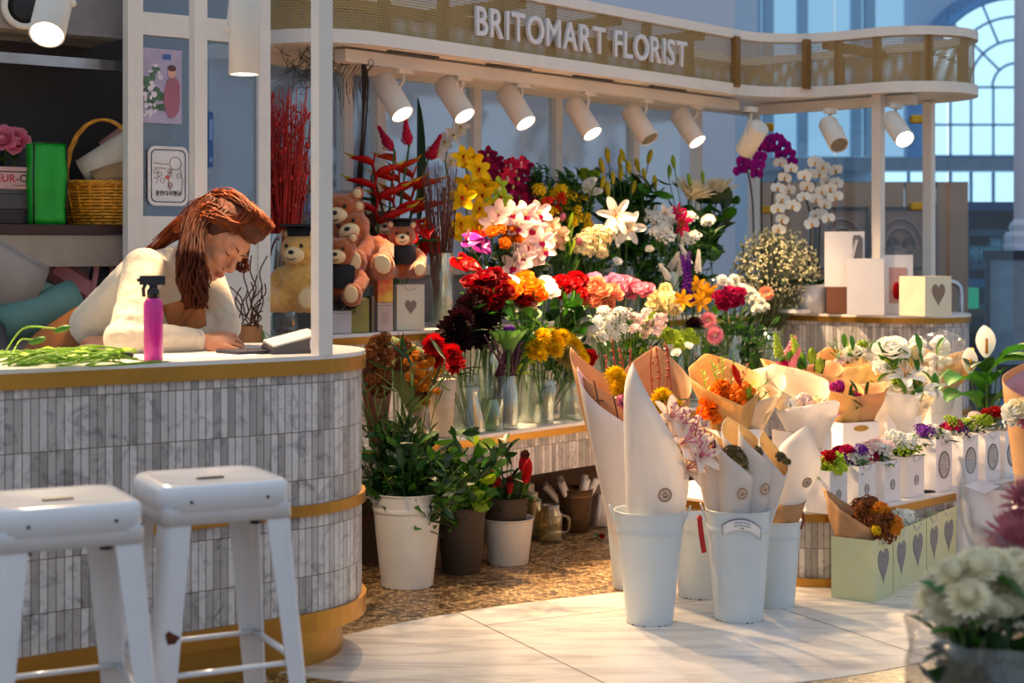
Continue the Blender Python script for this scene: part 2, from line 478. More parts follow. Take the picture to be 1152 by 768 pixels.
# ------------------------------------------------------------------ stall shelves
def quad(s0, s1, t0, t1): return [tuple(S(s0, t0).xy), tuple(S(s1, t0).xy), tuple(S(s1, t1).xy), tuple(S(s0, t1).xy)]
sh = thing('flower_shelf_unit', 'two-step tiled flower shelf with brass edges under the canopy', 'shelf', S(1, .4))
b = MB(); b.prism(quad(-.30, 2.95, .112, .45), .33, .495); b.build('tiled_front', TILE, sh)
b = MB(); b.prism(quad(-.30, 2.95, .10, .45), .525, .54); b.build('shelf_top', TOP, sh)
b = MB(); b.prism(quad(-.302, 2.952, .097, .45), .495, .5251); b.build('brass_edge', BRASS, sh)
b = MB(); b.prism(quad(-.52, 3.15, .442, .95), .36, .935); b.build('tiled_front', TILE, sh)
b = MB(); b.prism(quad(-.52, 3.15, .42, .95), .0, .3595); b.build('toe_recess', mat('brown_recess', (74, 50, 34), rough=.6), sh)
b = MB(); b.prism(quad(-.52, 3.15, .43, .95), .965, .98); b.build('shelf_top', TOP, sh)
b = MB(); b.prism(quad(-.522, 3.152, .427, .95), .935, .9651); b.build('brass_edge', BRASS, sh)

def r_out(ins, s0=3.2, s1=3.95, tc=-.2, t1=.94, n=20):
    r = (s1-s0)/2-ins; c = (s0+s1)/2; pts = [tuple(S(s0+ins, t1-ins).xy)]
    for i in range(n+1):
        a = PI+PI*i/n; pts.append(tuple(S(c+r*math.cos(a), tc+r*math.sin(a)).xy))
    pts.append(tuple(S(s1-ins, t1-ins).xy)); return pts
rc = thing('return_counter', 'far marble-tiled counter with rounded end carrying orchids and white bags', 'counter', S(3.57, .2))
b = MB(); b.prism(r_out(.012), .0, .935); b.build('tiled_front', TILE, rc)
b = MB(); b.prism(r_out(0), .965, .98); b.build('countertop', TOP, rc)
b = MB(); b.prism(r_out(-.002), .935, .9651); b.build('brass_edge', BRASS, rc)
b = MB(); b.ring(r_out(-.002), r_out(.1), .42, .45); b.build('brass_edge', BRASS, rc)

# low display plinth
PA = Vector((1.145, 6.105)); PV = Vector((.70, .714)); PW = Vector((-.714, .70))
def PL(a, b, z=0):
    p = PA+PV*a+PW*b; return Vector((p.x, p.y, z))
def p_out(ins, r=.3, a1=2.3, b1=1.0):
    pts = []
    rr = r-ins
    for cx, cy, a0 in ((.13+r, b1-r, PI/2), (.13+r, r, PI)):
        for i in range(11):
            a = a0+PI/2*i/10; pts.append(tuple(PL(cx+rr*math.cos(a), cy+rr*math.sin(a)).xy))
    pts += [tuple(PL(a1-ins, ins).xy), tuple(PL(a1-ins, b1-ins).xy)]
    return pts
dp = thing('display_plinth', 'low round-cornered tiled plinth with brass rim under the bagged bouquets', 'plinth', PL(.8, .5))
b = MB(); b.prism(p_out(.012), .035, .26); b.build('tiled_front', TILE, dp)
b = MB(); b.prism(p_out(.0), .289, .30); b.build('plinth_top', TOP, dp)
b = MB(); b.prism(p_out(-.003), .258, .2891); b.build('brass_rim', BRASS, dp)
b = MB(); b.prism(p_out(-.006), .0, .0351); b.build('brass_base', BRASS, dp)

# ------------------------------------------------------------------ canopy
def perf_mat():
    m = bpy.data.materials.new('perforated_gold_mesh'); t = NT(m)
    p = t.new('BsdfPrincipled'); set_in(p, Roughness=.45, Metallic=.2); p.inputs['Base Color'].default_value = rgb((168, 138, 84))
    uv = t.new('UVMap'); P = .0135
    ds = []
    for off in ((0, 0, 0), (.5, .5, 0)):
        mp = t.new('Mapping'); mp.inputs['Scale'].default_value = (1/P, 1/(P*1.732), 1); mp.inputs['Location'].default_value = off
        t.link(uv.outputs[0], mp.inputs[0])
        fr = t.new('VectorMath', operation='FRACTION'); t.link(mp.outputs[0], fr.inputs[0])
        sb = t.new('VectorMath', operation='SUBTRACT'); sb.inputs[1].default_value = (.5, .5, 0); t.link(fr.outputs[0], sb.inputs[0])
        ml = t.new('VectorMath', operation='MULTIPLY'); ml.inputs[1].default_value = (1, 1.732, 0); t.link(sb.outputs[0], ml.inputs[0])
        ln = t.new('VectorMath', operation='LENGTH'); t.link(ml.outputs[0], ln.inputs[0]); ds.append(ln.outputs['Value'])
    mn = t.new('Math', operation='MINIMUM'); t.link(ds[0], mn.inputs[0]); t.link(ds[1], mn.inputs[1])
    lt = t.new('Math', operation='LESS_THAN'); lt.inputs[1].default_value = .30; t.link(mn.outputs[0], lt.inputs[0])
    tr = t.new('BsdfTransparent'); mx = t.new('MixShader')
    t.link(lt.outputs[0], mx.inputs[0]); t.link(p.outputs[0], mx.inputs[1]); t.link(tr.outputs[0], mx.inputs[2]); t.link(mx.outputs[0], t.out.inputs[0])
    return m
def can_out(ins):
    """canopy plan outline, counter-clockwise from the left end, inset by ins"""
    P = []
    cs, ctt, r = .0, .75, .35-ins
    for i in range(17):
        a = PI/2+PI*i/16; P.append(S(cs+r*math.cos(a), ctt+r*math.sin(a)))
    f = .42; rf = f+ins                       # concave fillet into the return
    c2 = (3.2-f, .40-f)
    for i in range(11):
        a = PI/2-PI/2*i/10; P.append(S(c2[0]+rf*math.cos(a), c2[1]+rf*math.sin(a)))
    c3 = (3.575, -.22); r3 = .375-ins
    for i in range(21):
        a = PI+PI*i/20; P.append(S(c3[0]+r3*math.cos(a), c3[1]+r3*math.sin(a)))
    P.append(S(3.95-ins, 1.1-ins))
    return [tuple(p.xy) for p in P]
ZB, ZT = 2.205, 2.565
cn = thing('stall_canopy', 'gold mesh ring canopy with white rims and florist lettering over the stall', 'canopy', S(1.8, .7, ZB))
b = MB(); b.ring(can_out(-.02), can_out(.05), ZB, ZB+.058); b.build('lower_rim', WHITE, cn)
b = MB(); b.ring(can_out(-.02), can_out(.05), ZT-.048, ZT); b.build('upper_rim', WHITE, cn)
b = MB(); b.prism(can_out(.0), ZB+.05, ZT-.04, caps=False); b.build('mesh_screen', perf_mat(), cn)
GOLDP = mat('gold_paint', (140, 104, 56), rough=.5, metal=.4)
posts = [(s, .43) for s in (.05, .42, .80, 1.18, 1.58, 1.96, 2.35)]+[(3.23, .02), (3.23, -.22), (3.33, -.48), (3.6, -.56), (3.86, -.42), (3.93, -.1), (3.93, .4), (2.73, .38), (3.1, .15)]
for s, t in posts:
    b = MB(); b.box(S(s, t, (ZB+ZT)/2), (.05, .03, ZT-ZB-.08), rz=math.atan2(SV.y, SV.x)); b.build('screen_post', GOLDP, cn)
b = MB()
for s in (.2, .95, 1.7, 2.45): b.box(S(s, .76, ZT-.06), (.04, .7, .05), rz=math.atan2(SV.y, SV.x))
b.box(S(1.5, 1.06, ZT-.06), (3.1, .04, .05), rz=math.atan2(SV.y, SV.x)); b.box(S(3.57, .1, ZT-.06), (.7, .04, .05), rz=math.atan2(SV.y, SV.x))
b.build('roof_frame', GOLDP, cn)
# track beams below the rim
b = MB(); b.box(S(1.5, .60, 2.178), (3.1, .07, .055), rz=math.atan2(SV.y, SV.x)); b.box(S(1.5, .84, 2.19), (3.1, .05, .04), rz=math.atan2(SV.y, SV.x))
b.box(S(3.42, .15, 2.178), (.07, 1.0, .055), rz=math.atan2(SV.y, SV.x))
b.build('track_beam', WHITE, cn)
VENT = mat('dark_vent', (70, 66, 62), rough=.6)
for s in (.3, .95, 1.6, 2.25):
    b = MB(); b.box(S(s, .5, ZB+.003), (.30, .035, .01), rz=math.atan2(SV.y, SV.x)); b.build('air_vent', VENT, cn)
b = MB(); b.prism(can_out(.045), ZB+.012, ZB+.03); b.build('soffit', WHITE, cn)
# lettering
SIGN = mat('sign_letter_white', (216, 214, 216), rough=.45, var=.02)
def text_mesh(txt, size, depth, name, mats, xs=1.0, font=None):
    cu = bpy.data.curves.new('t', 'FONT'); cu.body = txt; cu.size = size; cu.extrude = depth; cu.align_x = 'LEFT'; cu.resolution_u = 4
    cu.offset = size*.012
    o = bpy.data.objects.new('t', cu); COL.objects.link(o)
    dg = bpy.context.evaluated_depsgraph_get(); dg.update()
    me = bpy.data.meshes.new_from_object(o.evaluated_get(dg))
    bpy.data.objects.remove(o); bpy.data.curves.remove(cu)
    me.name = name; me.materials.clear()
    for m in (mats if isinstance(mats, (list, tuple)) else [mats]): me.materials.append(m)
    for v in me.vertices: v.co.x *= xs
    return me
def width(me): 
    xs = [v.co.x for v in me.vertices]; return (min(xs), max(xs)) if xs else (0, 0)
word = 'BRITOMART FLORIST'; size = .188; gap = .017
ms = []; tot = 0
for ch in word:
    if ch == ' ': ms.append(None); tot += .055; continue
    me = text_mesh(ch, size, .008, 'letter', SIGN, .82); a, c = width(me); ms.append((me, a, c)); tot += c-a+gap
s0, s1 = .586, 2.275; kk = (s1-s0)/tot; cur = s0
LM = Matrix(((SV.x, 0, -SW.x), (SV.y, 0, -SW.y), (0, 1, 0)))
for e in ms:
    if e is None: cur += .055*kk; continue
    me, a, c = e
    for v in me.vertices: v.co.x = (v.co.x-a)*kk
    p = S(cur, .385, 2.315)
    put('letter', me, cn, Vector(p)-cn.location, LM); cur += (c-a+gap)*kk

# ------------------------------------------------------------------ posts and glass wall behind the shelves
SR = math.atan2(SV.y, SV.x)
fr = thing('glass_wall_frame', 'white framed glass wall behind the flower shelves', 'glass wall', S(1.2, .98))
def bar(s, t, z0, z1, w_=.055, d_=.055): 
    b = MB(); b.box(S(s, t, (z0+z1)/2), (w_, d_, z1-z0), rz=SR); return b
for px in (388, 425, 533, 625, 712, 783, 848):
    s, d = ST(px, .98); bar(s, .98, .98, 2.205).build('mullion', WHITE, fr)
b = MB(); b.box(S(1.3, .98, 2.19), (3.5, .06, .06), rz=SR); b.build('top_rail', WHITE, fr)
b = MB(); b.box(S(1.3, .98, 1.24), (3.5, .05, .05), rz=SR); b.build('bottom_rail', WHITE, fr)
b = MB(); b.box(S(1.3, 1.0, 1.10), (3.5, .03, .24), rz=SR); b.build('lower_panel', mat('grey_panel', (150, 152, 158), rough=.6), fr)
FROST = clear('blue_grey_glass', tint=(.88, .95, 1.0), gloss=.05, rough=.12, body=.16, bodycol=(.45, .54, .62))
b = MB(); b.box(S(1.3, .985, 1.72), (3.5, .008, .92), rz=SR); b.build('glass_pane', FROST, fr)
for px, t, nm in ((988, None, 0), (1045, None, 1)):
    pt = S(3.32, -.17, .98) if nm == 0 else S(3.84, -.13, .98)
    d = (pt.y); pt.x = (px-576)*d/F
    b = MB(); b.box((pt.x, pt.y, (.98+2.21)/2), (.054, .054, 1.228), rz=SR)
    b.tag('canopy_post', WHITE, ('white square post on the far counter, left of the pair' if nm == 0 else 'white square post at the far counter back, right of the pair'), 'post')
# front post on the service counter, and the one behind the woman
p0 = OZ(362, 399, .998)
b = MB(); b.box((p0.x, p0.y, .998+1.2), (.050, .050, 2.4), rz=math.atan2(CU.y, CU.x)); b.tag('counter_post', WHITE, 'white square post standing on the end of the service counter', 'post')
p0 = W(223, 200, 5.95)
b = MB(); b.box((p0.x, p0.y, 1.7), (.050, .050, 3.4), rz=math.atan2(CU.y, CU.x)); b.tag('counter_post', WHITE, 'white square post behind the woman, rising out of the frame', 'post')

# ------------------------------------------------------------------ spotlights
LENS = emit('lamp_lens_lit', (1.0, .90, .80), 14.0)
LENS_OFF = mat('lamp_lens_dark', (120, 110, 98), rough=.4)
def spot(top, tip, r, L, stem_top, label, lit=True, energy=60, size=R(100), col=WARM, blend=1.0, group='stall track spotlights'):
    """top and tip: ends of the lamp cylinder in world space"""
    top = Vector(top); tip = Vector(tip); d = (tip-top).normalized()
    st_ = Vector(stem_top)
    t = thing('track_spotlight', label, 'spotlight', st_, group=group)
    B = basis(d)
    b = MB(); b.lathe([(r*.55, 0), (r*.92, .0), (r, .008), (r, L-.002), (r*.96, L), (r*.9, L), (r*.88, L-.012)], 28, top, B, cap0=True); b.build('lamp_body', LAMPW, t)
    b = MB(); b.lathe([(.001, L-.006), (r*.88, L-.006)], 28, top, B); b.build('lens', LENS if lit else LENS_OFF, t)
    mid = top+d*(L*.38)+B.col[0]*(r*1.02)
    j = top+d*(L*.38)
    b = MB(); b.tube([st_, st_+Vector((0, 0, -.05)), mid+Vector((0, 0, .02)), mid], .008, 8); b.ell(mid, .014); b.box(st_+Vector((0, 0, -.006)), (.09, .035, .03), rz=SR, bev=.004); b.build('arm', LAMPW, t)
    if lit:
        ld = bpy.data.lights.new('spot', 'SPOT'); ld.energy = energy; ld.color = col; ld.spot_size = size; ld.spot_blend = blend; ld.shadow_soft_size = .04
        lo = bpy.data.objects.new('spot_light', ld); COL.objects.link(lo); lo.location = tip+d*.01; lo.rotation_euler = d.to_track_quat('-Z', 'Y').to_euler()
    return t
EN = 265
AIM = (Vector((SW.x, SW.y, 0))*-.62+Vector((0, 0, -.78))).normalized()
NM = ('leftmost lit spotlight of the stall row, above the red gingers', 'lit stall spotlight second from the left, above the white orchid', 'lit stall spotlight third from the left, under the first word of the sign',
      'lit stall spotlight fourth from the left, under the middle of the sign', 'unlit stall spotlight under the second word of the sign', 'rightmost lit spotlight of the main row, above the pale king proteas')
for i, (px, py, sx, sy, lit) in enumerate(((453, 129, 432, 92, 1), (523, 131, 498, 102, 1), (592, 139, 565, 110, 1), (667, 151, 640, 118, 1), (731, 157, 705, 125, 0), (785, 160, 762, 134, 1))):
    t_ = .60
    d = ST(px, t_)[1]; tip = W(px, py, d-.12)
    sx_, sy_ = sx, sy
    L = .215; top = tip-AIM*L
    s_, _ = ST(sx+22, t_)
    spot(top, tip, .054, L, S(s_, .6, 2.152), NM[i], lit, EN)
# two on the return, one between
tip = W(836, 172, 9.0); top = W(855, 142, 8.85); d_ = (tip-top).normalized(); spot(top, tip, .056, .20, W(845, 122, 8.95), 'unlit spotlight tilted left above the purple orchid', False)
tip = W(948, 171, 8.75); top = W(931, 138, 8.95); spot(top, tip, .054, .21, W(934, 124, 8.95), 'unlit spotlight pointing straight at the bags, left of the counter post', False)
tip = W(1026, 168, 8.6); top = W(1001, 133, 8.85); spot(top, tip, .054, .22, W(1008, 118, 8.85), 'lit spotlight between the two posts of the far counter', True, EN)
# lamps over the service counter
tip = W(275, 84, 5.45); spot(tip+Vector((0, 0, .25)), tip, .053, .25, tip+Vector((-.03, 0, .42)), 'white cylinder spotlight hanging straight down above the woman', True, 105, R(110), group='counter spotlights')
tip = W(50, 50, 5.3); spot(W(66, -18, 5.5), tip, .060, .26, W(62, -60, 5.5), 'white cylinder spotlight tilted at the top left corner', True, 230, R(100), group='counter spotlights')
# ------------------------------------------------------------------ the hall behind
HALLW = mat('hall_wall_paint', (176, 200, 226), rough=.7, var=.04, scale=.6)
PIER = mat('pier_paint', (206, 212, 226), rough=.7, var=.03, scale=.6)
b = MB(); b.box((6, 26.5, 5), (44, .4, 10)); struct('wall_back', b, HALLW)
b = MB(); b.box((W(640, 0, 12.5).x, 12.9, 3), ((826-400)/F*12.5, .7, 6.0)); struct('wall_pier', b, PIER)
b = MB(); b.box((W(210, 0, 14).x-1.5, 14.2, 3), (8.0, .5, 6.0)); struct('wall_left', b, mat('grey_hall_wall', (96, 104, 116), rough=.7))
SKY = emit('window_daylight', (.60, .85, 1.0), 1.6)
MULL = mat('blue_window_bar', (52, 112, 160), rough=.5)
STONE = mat('pale_blue_stone', (150, 186, 216), rough=.7, var=.05)
D0 = 26.2
def w26(px, py): 
    p = W(px, py, D0); return p.x, p.z
cx, cz = w26(1141, 99); k = D0/F
def arch(r0, z0, nm, m, y, d, n=28):
    b = MB(); pts = [(cx+r0*math.cos(PI*i/n), cz+r0*math.sin(PI*i/n)) for i in range(n+1)]+[(cx-r0, z0), (cx+r0, z0)]
    tr = tessellate_polygon([[Vector((p[0], p[1], 0)) for p in pts]]); n_ = len(pts)
    b.add([(p[0], y, p[1]) for p in pts]+[(p[0], y+d, p[1]) for p in pts], [t for t in tr]+[(c+n_, b_+n_, a+n_) for a, b_, c in tr]+[(i, (i+1) % n_, (i+1) % n_+n_, i+n_) for i in range(n_)], smooth=False)
    return b
z_lo = w26(0, 178)[1]
b = arch(118*k, z_lo, '', STONE, D0-.02, .1); struct('window_1_surround', b, mat('deep_blue_reveal', (84, 140, 190), rough=.7))
b = arch(100*k, z_lo, '', SKY, D0-.08, .05); struct('window_1', b, SKY)
b = MB()
for r in (27*k, 53*k, 79*k, 100*k):
    b.tube([(cx+r*math.cos(PI*i/32), D0-.12, cz+r*math.sin(PI*i/32)) for i in range(33)], .022, 6)
for a in range(9):
    an = PI*a/8; r0 = 27*k if a % 2 == 0 else 53*k
    b.tube([(cx+r0*math.cos(an), D0-.12, cz+r0*math.sin(an)), (cx+100*k*math.cos(an), D0-.12, cz+100*k*math.sin(an))], .02, 6)
for px in (1048, 1067, 1090, 1115, 1141, 1166, 1192):
    x = w26(px, 0)[0]; b.tube([(x, D0-.12, z_lo), (x, D0-.12, cz)], .022, 6)
for py in (99, 141, 176):
    z = w26(0, py)[1]; b.tube([(cx-100*k, D0-.12, z), (cx+100*k, D0-.12, z)], .022, 6)
struct('window_1_bars', b, MULL)
# band and low strip of windows, wide pale window bay on the left
b = MB(); x0, x1 = w26(830, 0)[0], w26(1250, 0)[0]; za, zb = w26(0, 193)[1], w26(0, 178)[1]
b.box(((x0+x1)/2, D0-.15, (za+zb)/2), (x1-x0, .3, zb-za)); struct('trim_1', b, mat('grey_blue_band', (120, 140, 160), rough=.6))
b = MB(); za, zb = w26(0, 240)[1], w26(0, 194)[1]; x0 = w26(990, 0)[0]
b.box(((x0+x1)/2, D0-.05, (za+zb)/2), (x1-x0, .1, zb-za)); struct('window_2', b, SKY)
b = MB()
for px in (1020, 1048, 1067, 1090, 1115, 1141): 
    x = w26(px, 0)[0]; b.tube([(x, D0-.12, za), (x, D0-.12, zb)], .03, 6)
struct('window_2_bars', b, MULL)
b = MB(); x0, x1 = w26(832, 0)[0], w26(1015, 0)[0]; z0, z1 = w26(0, 176)[1], w26(0, -60)[1]
b.box(((x0+x1)/2, D0-.05, (z0+z1)/2), (x1-x0, .1, z1-z0)); struct('window_3', b, emit('hazy_window_daylight', (.44, .70, .92), .85))
b = MB()
for px in (848, 862, 900, 960, 975):
    x = w26(px, 0)[0]; b.box((x, D0-.18, (z0+z1)/2), (.16, .2, z1-z0))
struct('window_3_piers', b, STONE)
# column on the right with moulded base and pedestal
c = W(1175, 0, 12.2); c.z = 0
col = thing('round_column', 'white round column with moulded base at the right edge of the hall', 'column', c)
b = MB(); b.lathe([(.225, 1.5), (.222, 3), (.205, 6)], 32, c, cap1=True); b.build('shaft', PIER, col)
b = MB(); zb = 1.34
b.lathe([(.30, zb), (.30, zb+.05), (.285, zb+.06), (.30, zb+.10), (.285, zb+.14), (.25, zb+.15), (.265, zb+.18), (.25, zb+.21), (.225, zb+.24)], 32, c, cap0=True, cap1=True); b.build('base_moulding', PIER, col)
b = MB(); b.box((c.x, c.y, .67), (.62, .62, 1.34)); b.build('pedestal', PIER, col)
# grey kiosk block
kx = W(1108, 0, 11.0).x
kb = thing('grey_kiosk', 'grey panelled kiosk block with dark steel top at the right edge', 'kiosk', (kx, 11.0, 0))
GREY = mat('grey_panel_paint', (132, 150, 168), rough=.6); STEEL = mat('dark_steel', (54, 58, 70), rough=.3, metal=.7)
b = MB(); b.box((kx+.75, 11.3, .92), (1.5, .6, .72)); b.build('panel', GREY, kb)
b = MB(); b.box((kx+.75, 11.3, 1.31), (1.53, .63, .06)); b.build('steel_top', STEEL, kb)
b = MB(); b.box((kx+.02, 10.985, .93), (.03, .03, .70)); b.build('corner_post', STEEL, kb)
b = MB(); b.box((kx+.78, 11.3, .525), (1.4, .5, .07)); b.build('dark_gap', STEEL, kb)
b = MB(); b.box((kx+.85, 11.2, .465), (1.5, .7, .05)); b.build('wooden_ledge', mat('ledge_wood', (150, 112, 72), rough=.5), kb)
b = MB(); b.box((kx+.85, 11.25, .22), (1.5, .6, .44)); b.build('blue_base', mat('blue_base', (96, 150, 196), rough=.6), kb)
kb.rotation_euler = (0, 0, -R(17))
# brown board wall with two framed pictures
BOARD = mat('brown_boards', (200, 140, 98), rough=.6, var=.15, scale=3)
d = 12.6; x0, x1 = W(838, 0, d).x, W(1090, 0, d).x
pw = thing('board_partition', 'brown boarded low partition behind the far counter', 'partition', ((x0+x1)/2, d, 0))
for i in range(7):
    a = x0+(x1-x0)*i/7; b = MB(); b.box((a+(x1-x0)/14, d+.02, .94), ((x1-x0)/7-.012, .04, 1.88)); b.build('board', BOARD, pw)
b = MB(); b.box(((x0+x1)/2, d+.05, 1.86), (x1-x0, .06, .05)); b.build('top_batten', STEEL, pw)
for px, nm in ((946, 'brown framed relief picture left of the canopy posts'), (1012, 'brown framed relief picture between the canopy posts')):
    p = W(px, 268, d-.12); t = thing('framed_picture', nm, 'picture', (p.x, p.y, p.z-.3))
    b = MB(); b.box(p, (.40, .03, .46)); b.build('backing', mat('picture_brown', (170, 118, 92), rough=.6), t)
    b = MB()
    for q, rr in enumerate((.18, .13)): b.tube([(p.x+rr*math.cos(PI*i/16), p.y-.025, p.z-.1+rr*1.4*math.sin(PI*i/16)) for i in range(17)], .012, 6)
    b.build('arch_relief', mat('relief_tan', (176, 134, 112), rough=.5), t)
    for q in (-.06, .07):
        b = MB(); b.ell((p.x+q, p.y-.03, p.z-.06), (.05, .02, .07)); b.build('oval_relief', mat('relief_dark', (92, 58, 46), rough=.5), t)
    b = MB()
    for sx in (-1, 1): b.box((p.x+sx*.2, p.y-.01, p.z), (.02, .05, .48))
    for sz in (-1, 1): b.box((p.x, p.y-.01, p.z+sz*.235), (.42, .05, .02))
    b.build('frame', mat('frame_brown', (78, 56, 46), rough=.5), t)
# teal cabinet with bagged goods, teal table
TEAL = mat('teal_cabinet_paint', (12, 72, 122), rough=.5)
d = 13.4; x0, x1 = W(1080, 0, d).x, W(1150, 0, d).x; zt = W(0, 236, d).z
cb = thing('shelf_cabinet', 'dark teal open shelf cabinet in the hall behind the posts', 'cabinet', ((x0+x1)/2, d, 0))
b = MB(); b.box(((x0+x1)/2, d+.2, zt/2), (x1-x0, .03, zt)); b.build('back_panel', TEAL, cb)
for x in (x0, x1): b = MB(); b.box((x, d, zt/2), (.05, .4, zt)); b.build('side_panel', TEAL, cb)
for py in (262, 300, 345): b = MB(); z = W(0, py, d).z; b.box(((x0+x1)/2, d, z), (x1-x0, .4, .05)); b.build('shelf', mat('shelf_blue_wood', (58, 104, 132), rough=.5), cb)
b = MB(); b.box(((x0+x1)/2-.06, d-.08, zt+.02), (x1-x0+.3, .6, .07)); b.build('cabinet_top', TEAL, cb)
PACK = mat('pale_teal_pack', (110, 176, 196), rough=.35, var=.3, scale=20)
for i, px in enumerate((1093, 1106, 1118, 1131)):
    p = W(px, 297, d-.1); hh = .15+.1*(i >= 2)
    b = MB(); b.loft([rsq(.045, .02, 0), rsq(.05, .02, hh*.6), rsq(.045, .015, hh*.85), [Vector((v.x*1.0, v.y*.2, v.z)) for v in rsq(.05, .01, hh)]])
    b.v = [v+Vector((p.x, p.y, W(0, 299, d).z+.02)) for v in b.v]
    b.tag('packet', PACK, ('pale packet on the teal cabinet shelf, ' + ('leftmost of four', 'second of four from the left', 'third of four from the left', 'rightmost of four')[i]), 'packet', 'packets on the teal shelf')
d = 12.9; x0, x1 = W(1010, 0, d).x, W(1106, 0, d).x
tb = thing('teal_counter', 'teal café counter with green lit glass front behind the far counter', 'counter', ((x0+x1)/2, d, 0))
b = MB(); z = W(0, 318, d).z; b.box(((x0+x1)/2, d, z), (x1-x0, .5, .06)); b.build('worktop', mat('blue_worktop', (40, 120, 170), rough=.3), tb)
b = MB(); b.box(((x0+x1)/2, d+.1, z-.14), (x1-x0-.1, .3, .2)); b.build('lit_glass', emit('green_case_light', (.05, .75, .42), .35), tb)
b = MB(); b.box(((x0+x1)/2, d, W(0, 350, d).z), (x1-x0, .5, .05)); b.build('rail', mat('rail_wood', (92, 96, 84), rough=.5), tb)
b = MB(); b.box(((x0+x1)/2, d+.15, .4), (x1-x0-.1, .2, .8)); b.build('base', mat('dark_teal', (14, 70, 90), rough=.5), tb)
for q in (-.3, 0, .3): b = MB(); b.box(((x0+x1)/2+q, d-.2, .4), (.04, .04, .8)); b.build('leg', TEAL, tb)
# machine shape on the counter
p = W(1070, 316, 12.85); cm = thing('coffee_machine', 'small dark blue machine on the teal café counter', 'machine', p)
b = MB(); b.box(p+Vector((0, 0, .14)), (.2, .2, .28), bev=.03); b.build('machine_body', TEAL, cm)
b = MB(); b.tube([p+Vector((-.16, -.05, 0)), p+Vector((-.16, -.05, .24)), p+Vector((-.1, -.05, .26))], .02, 8); b.build('spout', TEAL, cm)
# chrome handrail beyond the far counter
p = W(1068, 316, 9.9); q = W(1081, 420, 9.9)
b = MB(); b.tube(cr([W(1058, 317, 9.9), W(1070, 317, 9.9), W(1078, 321, 9.9), W(1081, 332, 9.9), W(1081, 380, 9.9), Vector((q.x, q.y, 0))], 6), .017, 10)
b.tag('handrail', mat('chrome', (190, 196, 204), rough=.15, metal=1), 'bent chrome handrail beside the rounded end of the far counter', 'handrail')
# tall frameless glass with gold patch fittings
GL = clear('tinted_hall_glass', tint=(.84, .94, 1.0), gloss=.03, facing=.15)
d = 10.5
gw = thing('frameless_glass_screen', 'tall frameless blue glass screen with gold fittings behind the far counter', 'glass screen', W(960, 500, d)*1.0)
gw.location.z = 0
for a, c_ in ((826, 938), (940, 1065), (1067, 1141)):
    x0, x1 = W(a, 0, d).x, W(c_, 0, d).x; b = MB(); b.box(((x0+x1)/2, d, 1.9), (x1-x0-.01, .012, 3.8)); b.build('glass_pane', GL, gw)
GOLDF = mat('gold_fitting', (196, 148, 40), rough=.3, metal=.7)
for px, py in ((862, 143), (862, 236), (1032, 134), (1032, 232)):
    b = MB(); b.box(W(px, py, d-.03), (.10, .05, .055), bev=.012); b.build('patch_fitting', GOLDF, gw)

# ------------------------------------------------------------------ glazed partition behind the woman
CR_ = math.atan2(CU.y, CU.x)
PB = 1.42
def CPx(px, b):
    k = (px-576)/F; P0 = CT+CN*b
    a = (k*P0.y-P0.x)/(CU.x-k*CU.y); return a, P0.y+CU.y*a
pf = thing('glazed_partition', 'white framed glazed partition behind the woman carrying two posters', 'partition', (*CP(.33, PB), 0))
def cbar(px0, px1, py0, py1, name, m, b=PB, dp_=.05, par=pf):
    a0, d0 = CPx(px0, b); a1, d1 = CPx(px1, b); z0 = H+(HY-py0)*(d0+d1)/2/F; z1 = H+(HY-py1)*(d0+d1)/2/F
    c_ = CP((a0+a1)/2, b); q = MB(); q.box((c_.x, c_.y, (z0+z1)/2), (a1-a0, dp_, abs(z1-z0)), rz=CR_); return q.build(name, m, par)
cbar(141, 158, 640, -60, 'mullion', WHITE); cbar(288, 301, 620, -60, 'mullion', WHITE)
cbar(158, 288, 45, 20, 'cross_rail', WHITE, dp_=.04); cbar(158, 288, 640, 244, 'lower_panel', WHITE, dp_=.03)
DIMG = clear('grey_partition_glass', tint=(.70, .78, .86), gloss=.05, body=.2, bodycol=(.30, .33, .37))
cbar(158, 288, 244, 45, 'glass_pane', DIMG, dp_=.008); cbar(158, 288, 20, -60, 'glass_pane', DIMG, dp_=.008)
def onp(px, py, b=PB-.012):
    a, d = CPx(px, b); c_ = CP(a, b); return Vector((c_.x, c_.y, H+(HY-py)*d/F))
PM = Matrix(((CU.x, 0, -CN.x), (CU.y, 0, -CN.y), (0, 1, 0)))     # poster frame: x along the wall, y up, z to the room
def poster_rect(b, cx_, cy_, w_, h_, z, n=10, ell=False, rot=0, rnd=0):
    if ell: pts = [(cx_+w_/2*math.cos(2*PI*i/n)*1, cy_+h_/2*math.sin(2*PI*i/n)) for i in range(n)]
    elif rnd:
        pts = []
        for q, (sx, sy) in enumerate(((1, 1), (-1, 1), (-1, -1), (1, -1))):
            for i in range(6): a = q*PI/2+PI/2*i/5; pts.append((cx_+sx*(w_/2-rnd)+rnd*math.cos(a), cy_+sy*(h_/2-rnd)+rnd*math.sin(a)))
    else: pts = [(cx_-w_/2, cy_-h_/2), (cx_+w_/2, cy_-h_/2), (cx_+w_/2, cy_+h_/2), (cx_-w_/2, cy_+h_/2)]
    b.prism(pts, z-.0015, z)
    return b
def place_poster(name, label, cat, o, layers):
    t = thing(name, label, cat, o)
    for nm, m, bb in layers:
        bb.v = [PM @ v for v in bb.v]; bb.build(nm, m, t, world=False)
    return t
o = onp(182, 97); pw_, ph_ = .168, .29
L = []
b = MB(); poster_rect(b, 0, 0, pw_, ph_, .002); L.append(('sheet', mat('poster_lilac', (176, 160, 184), rough=.3, var=.15), b))
b = MB()
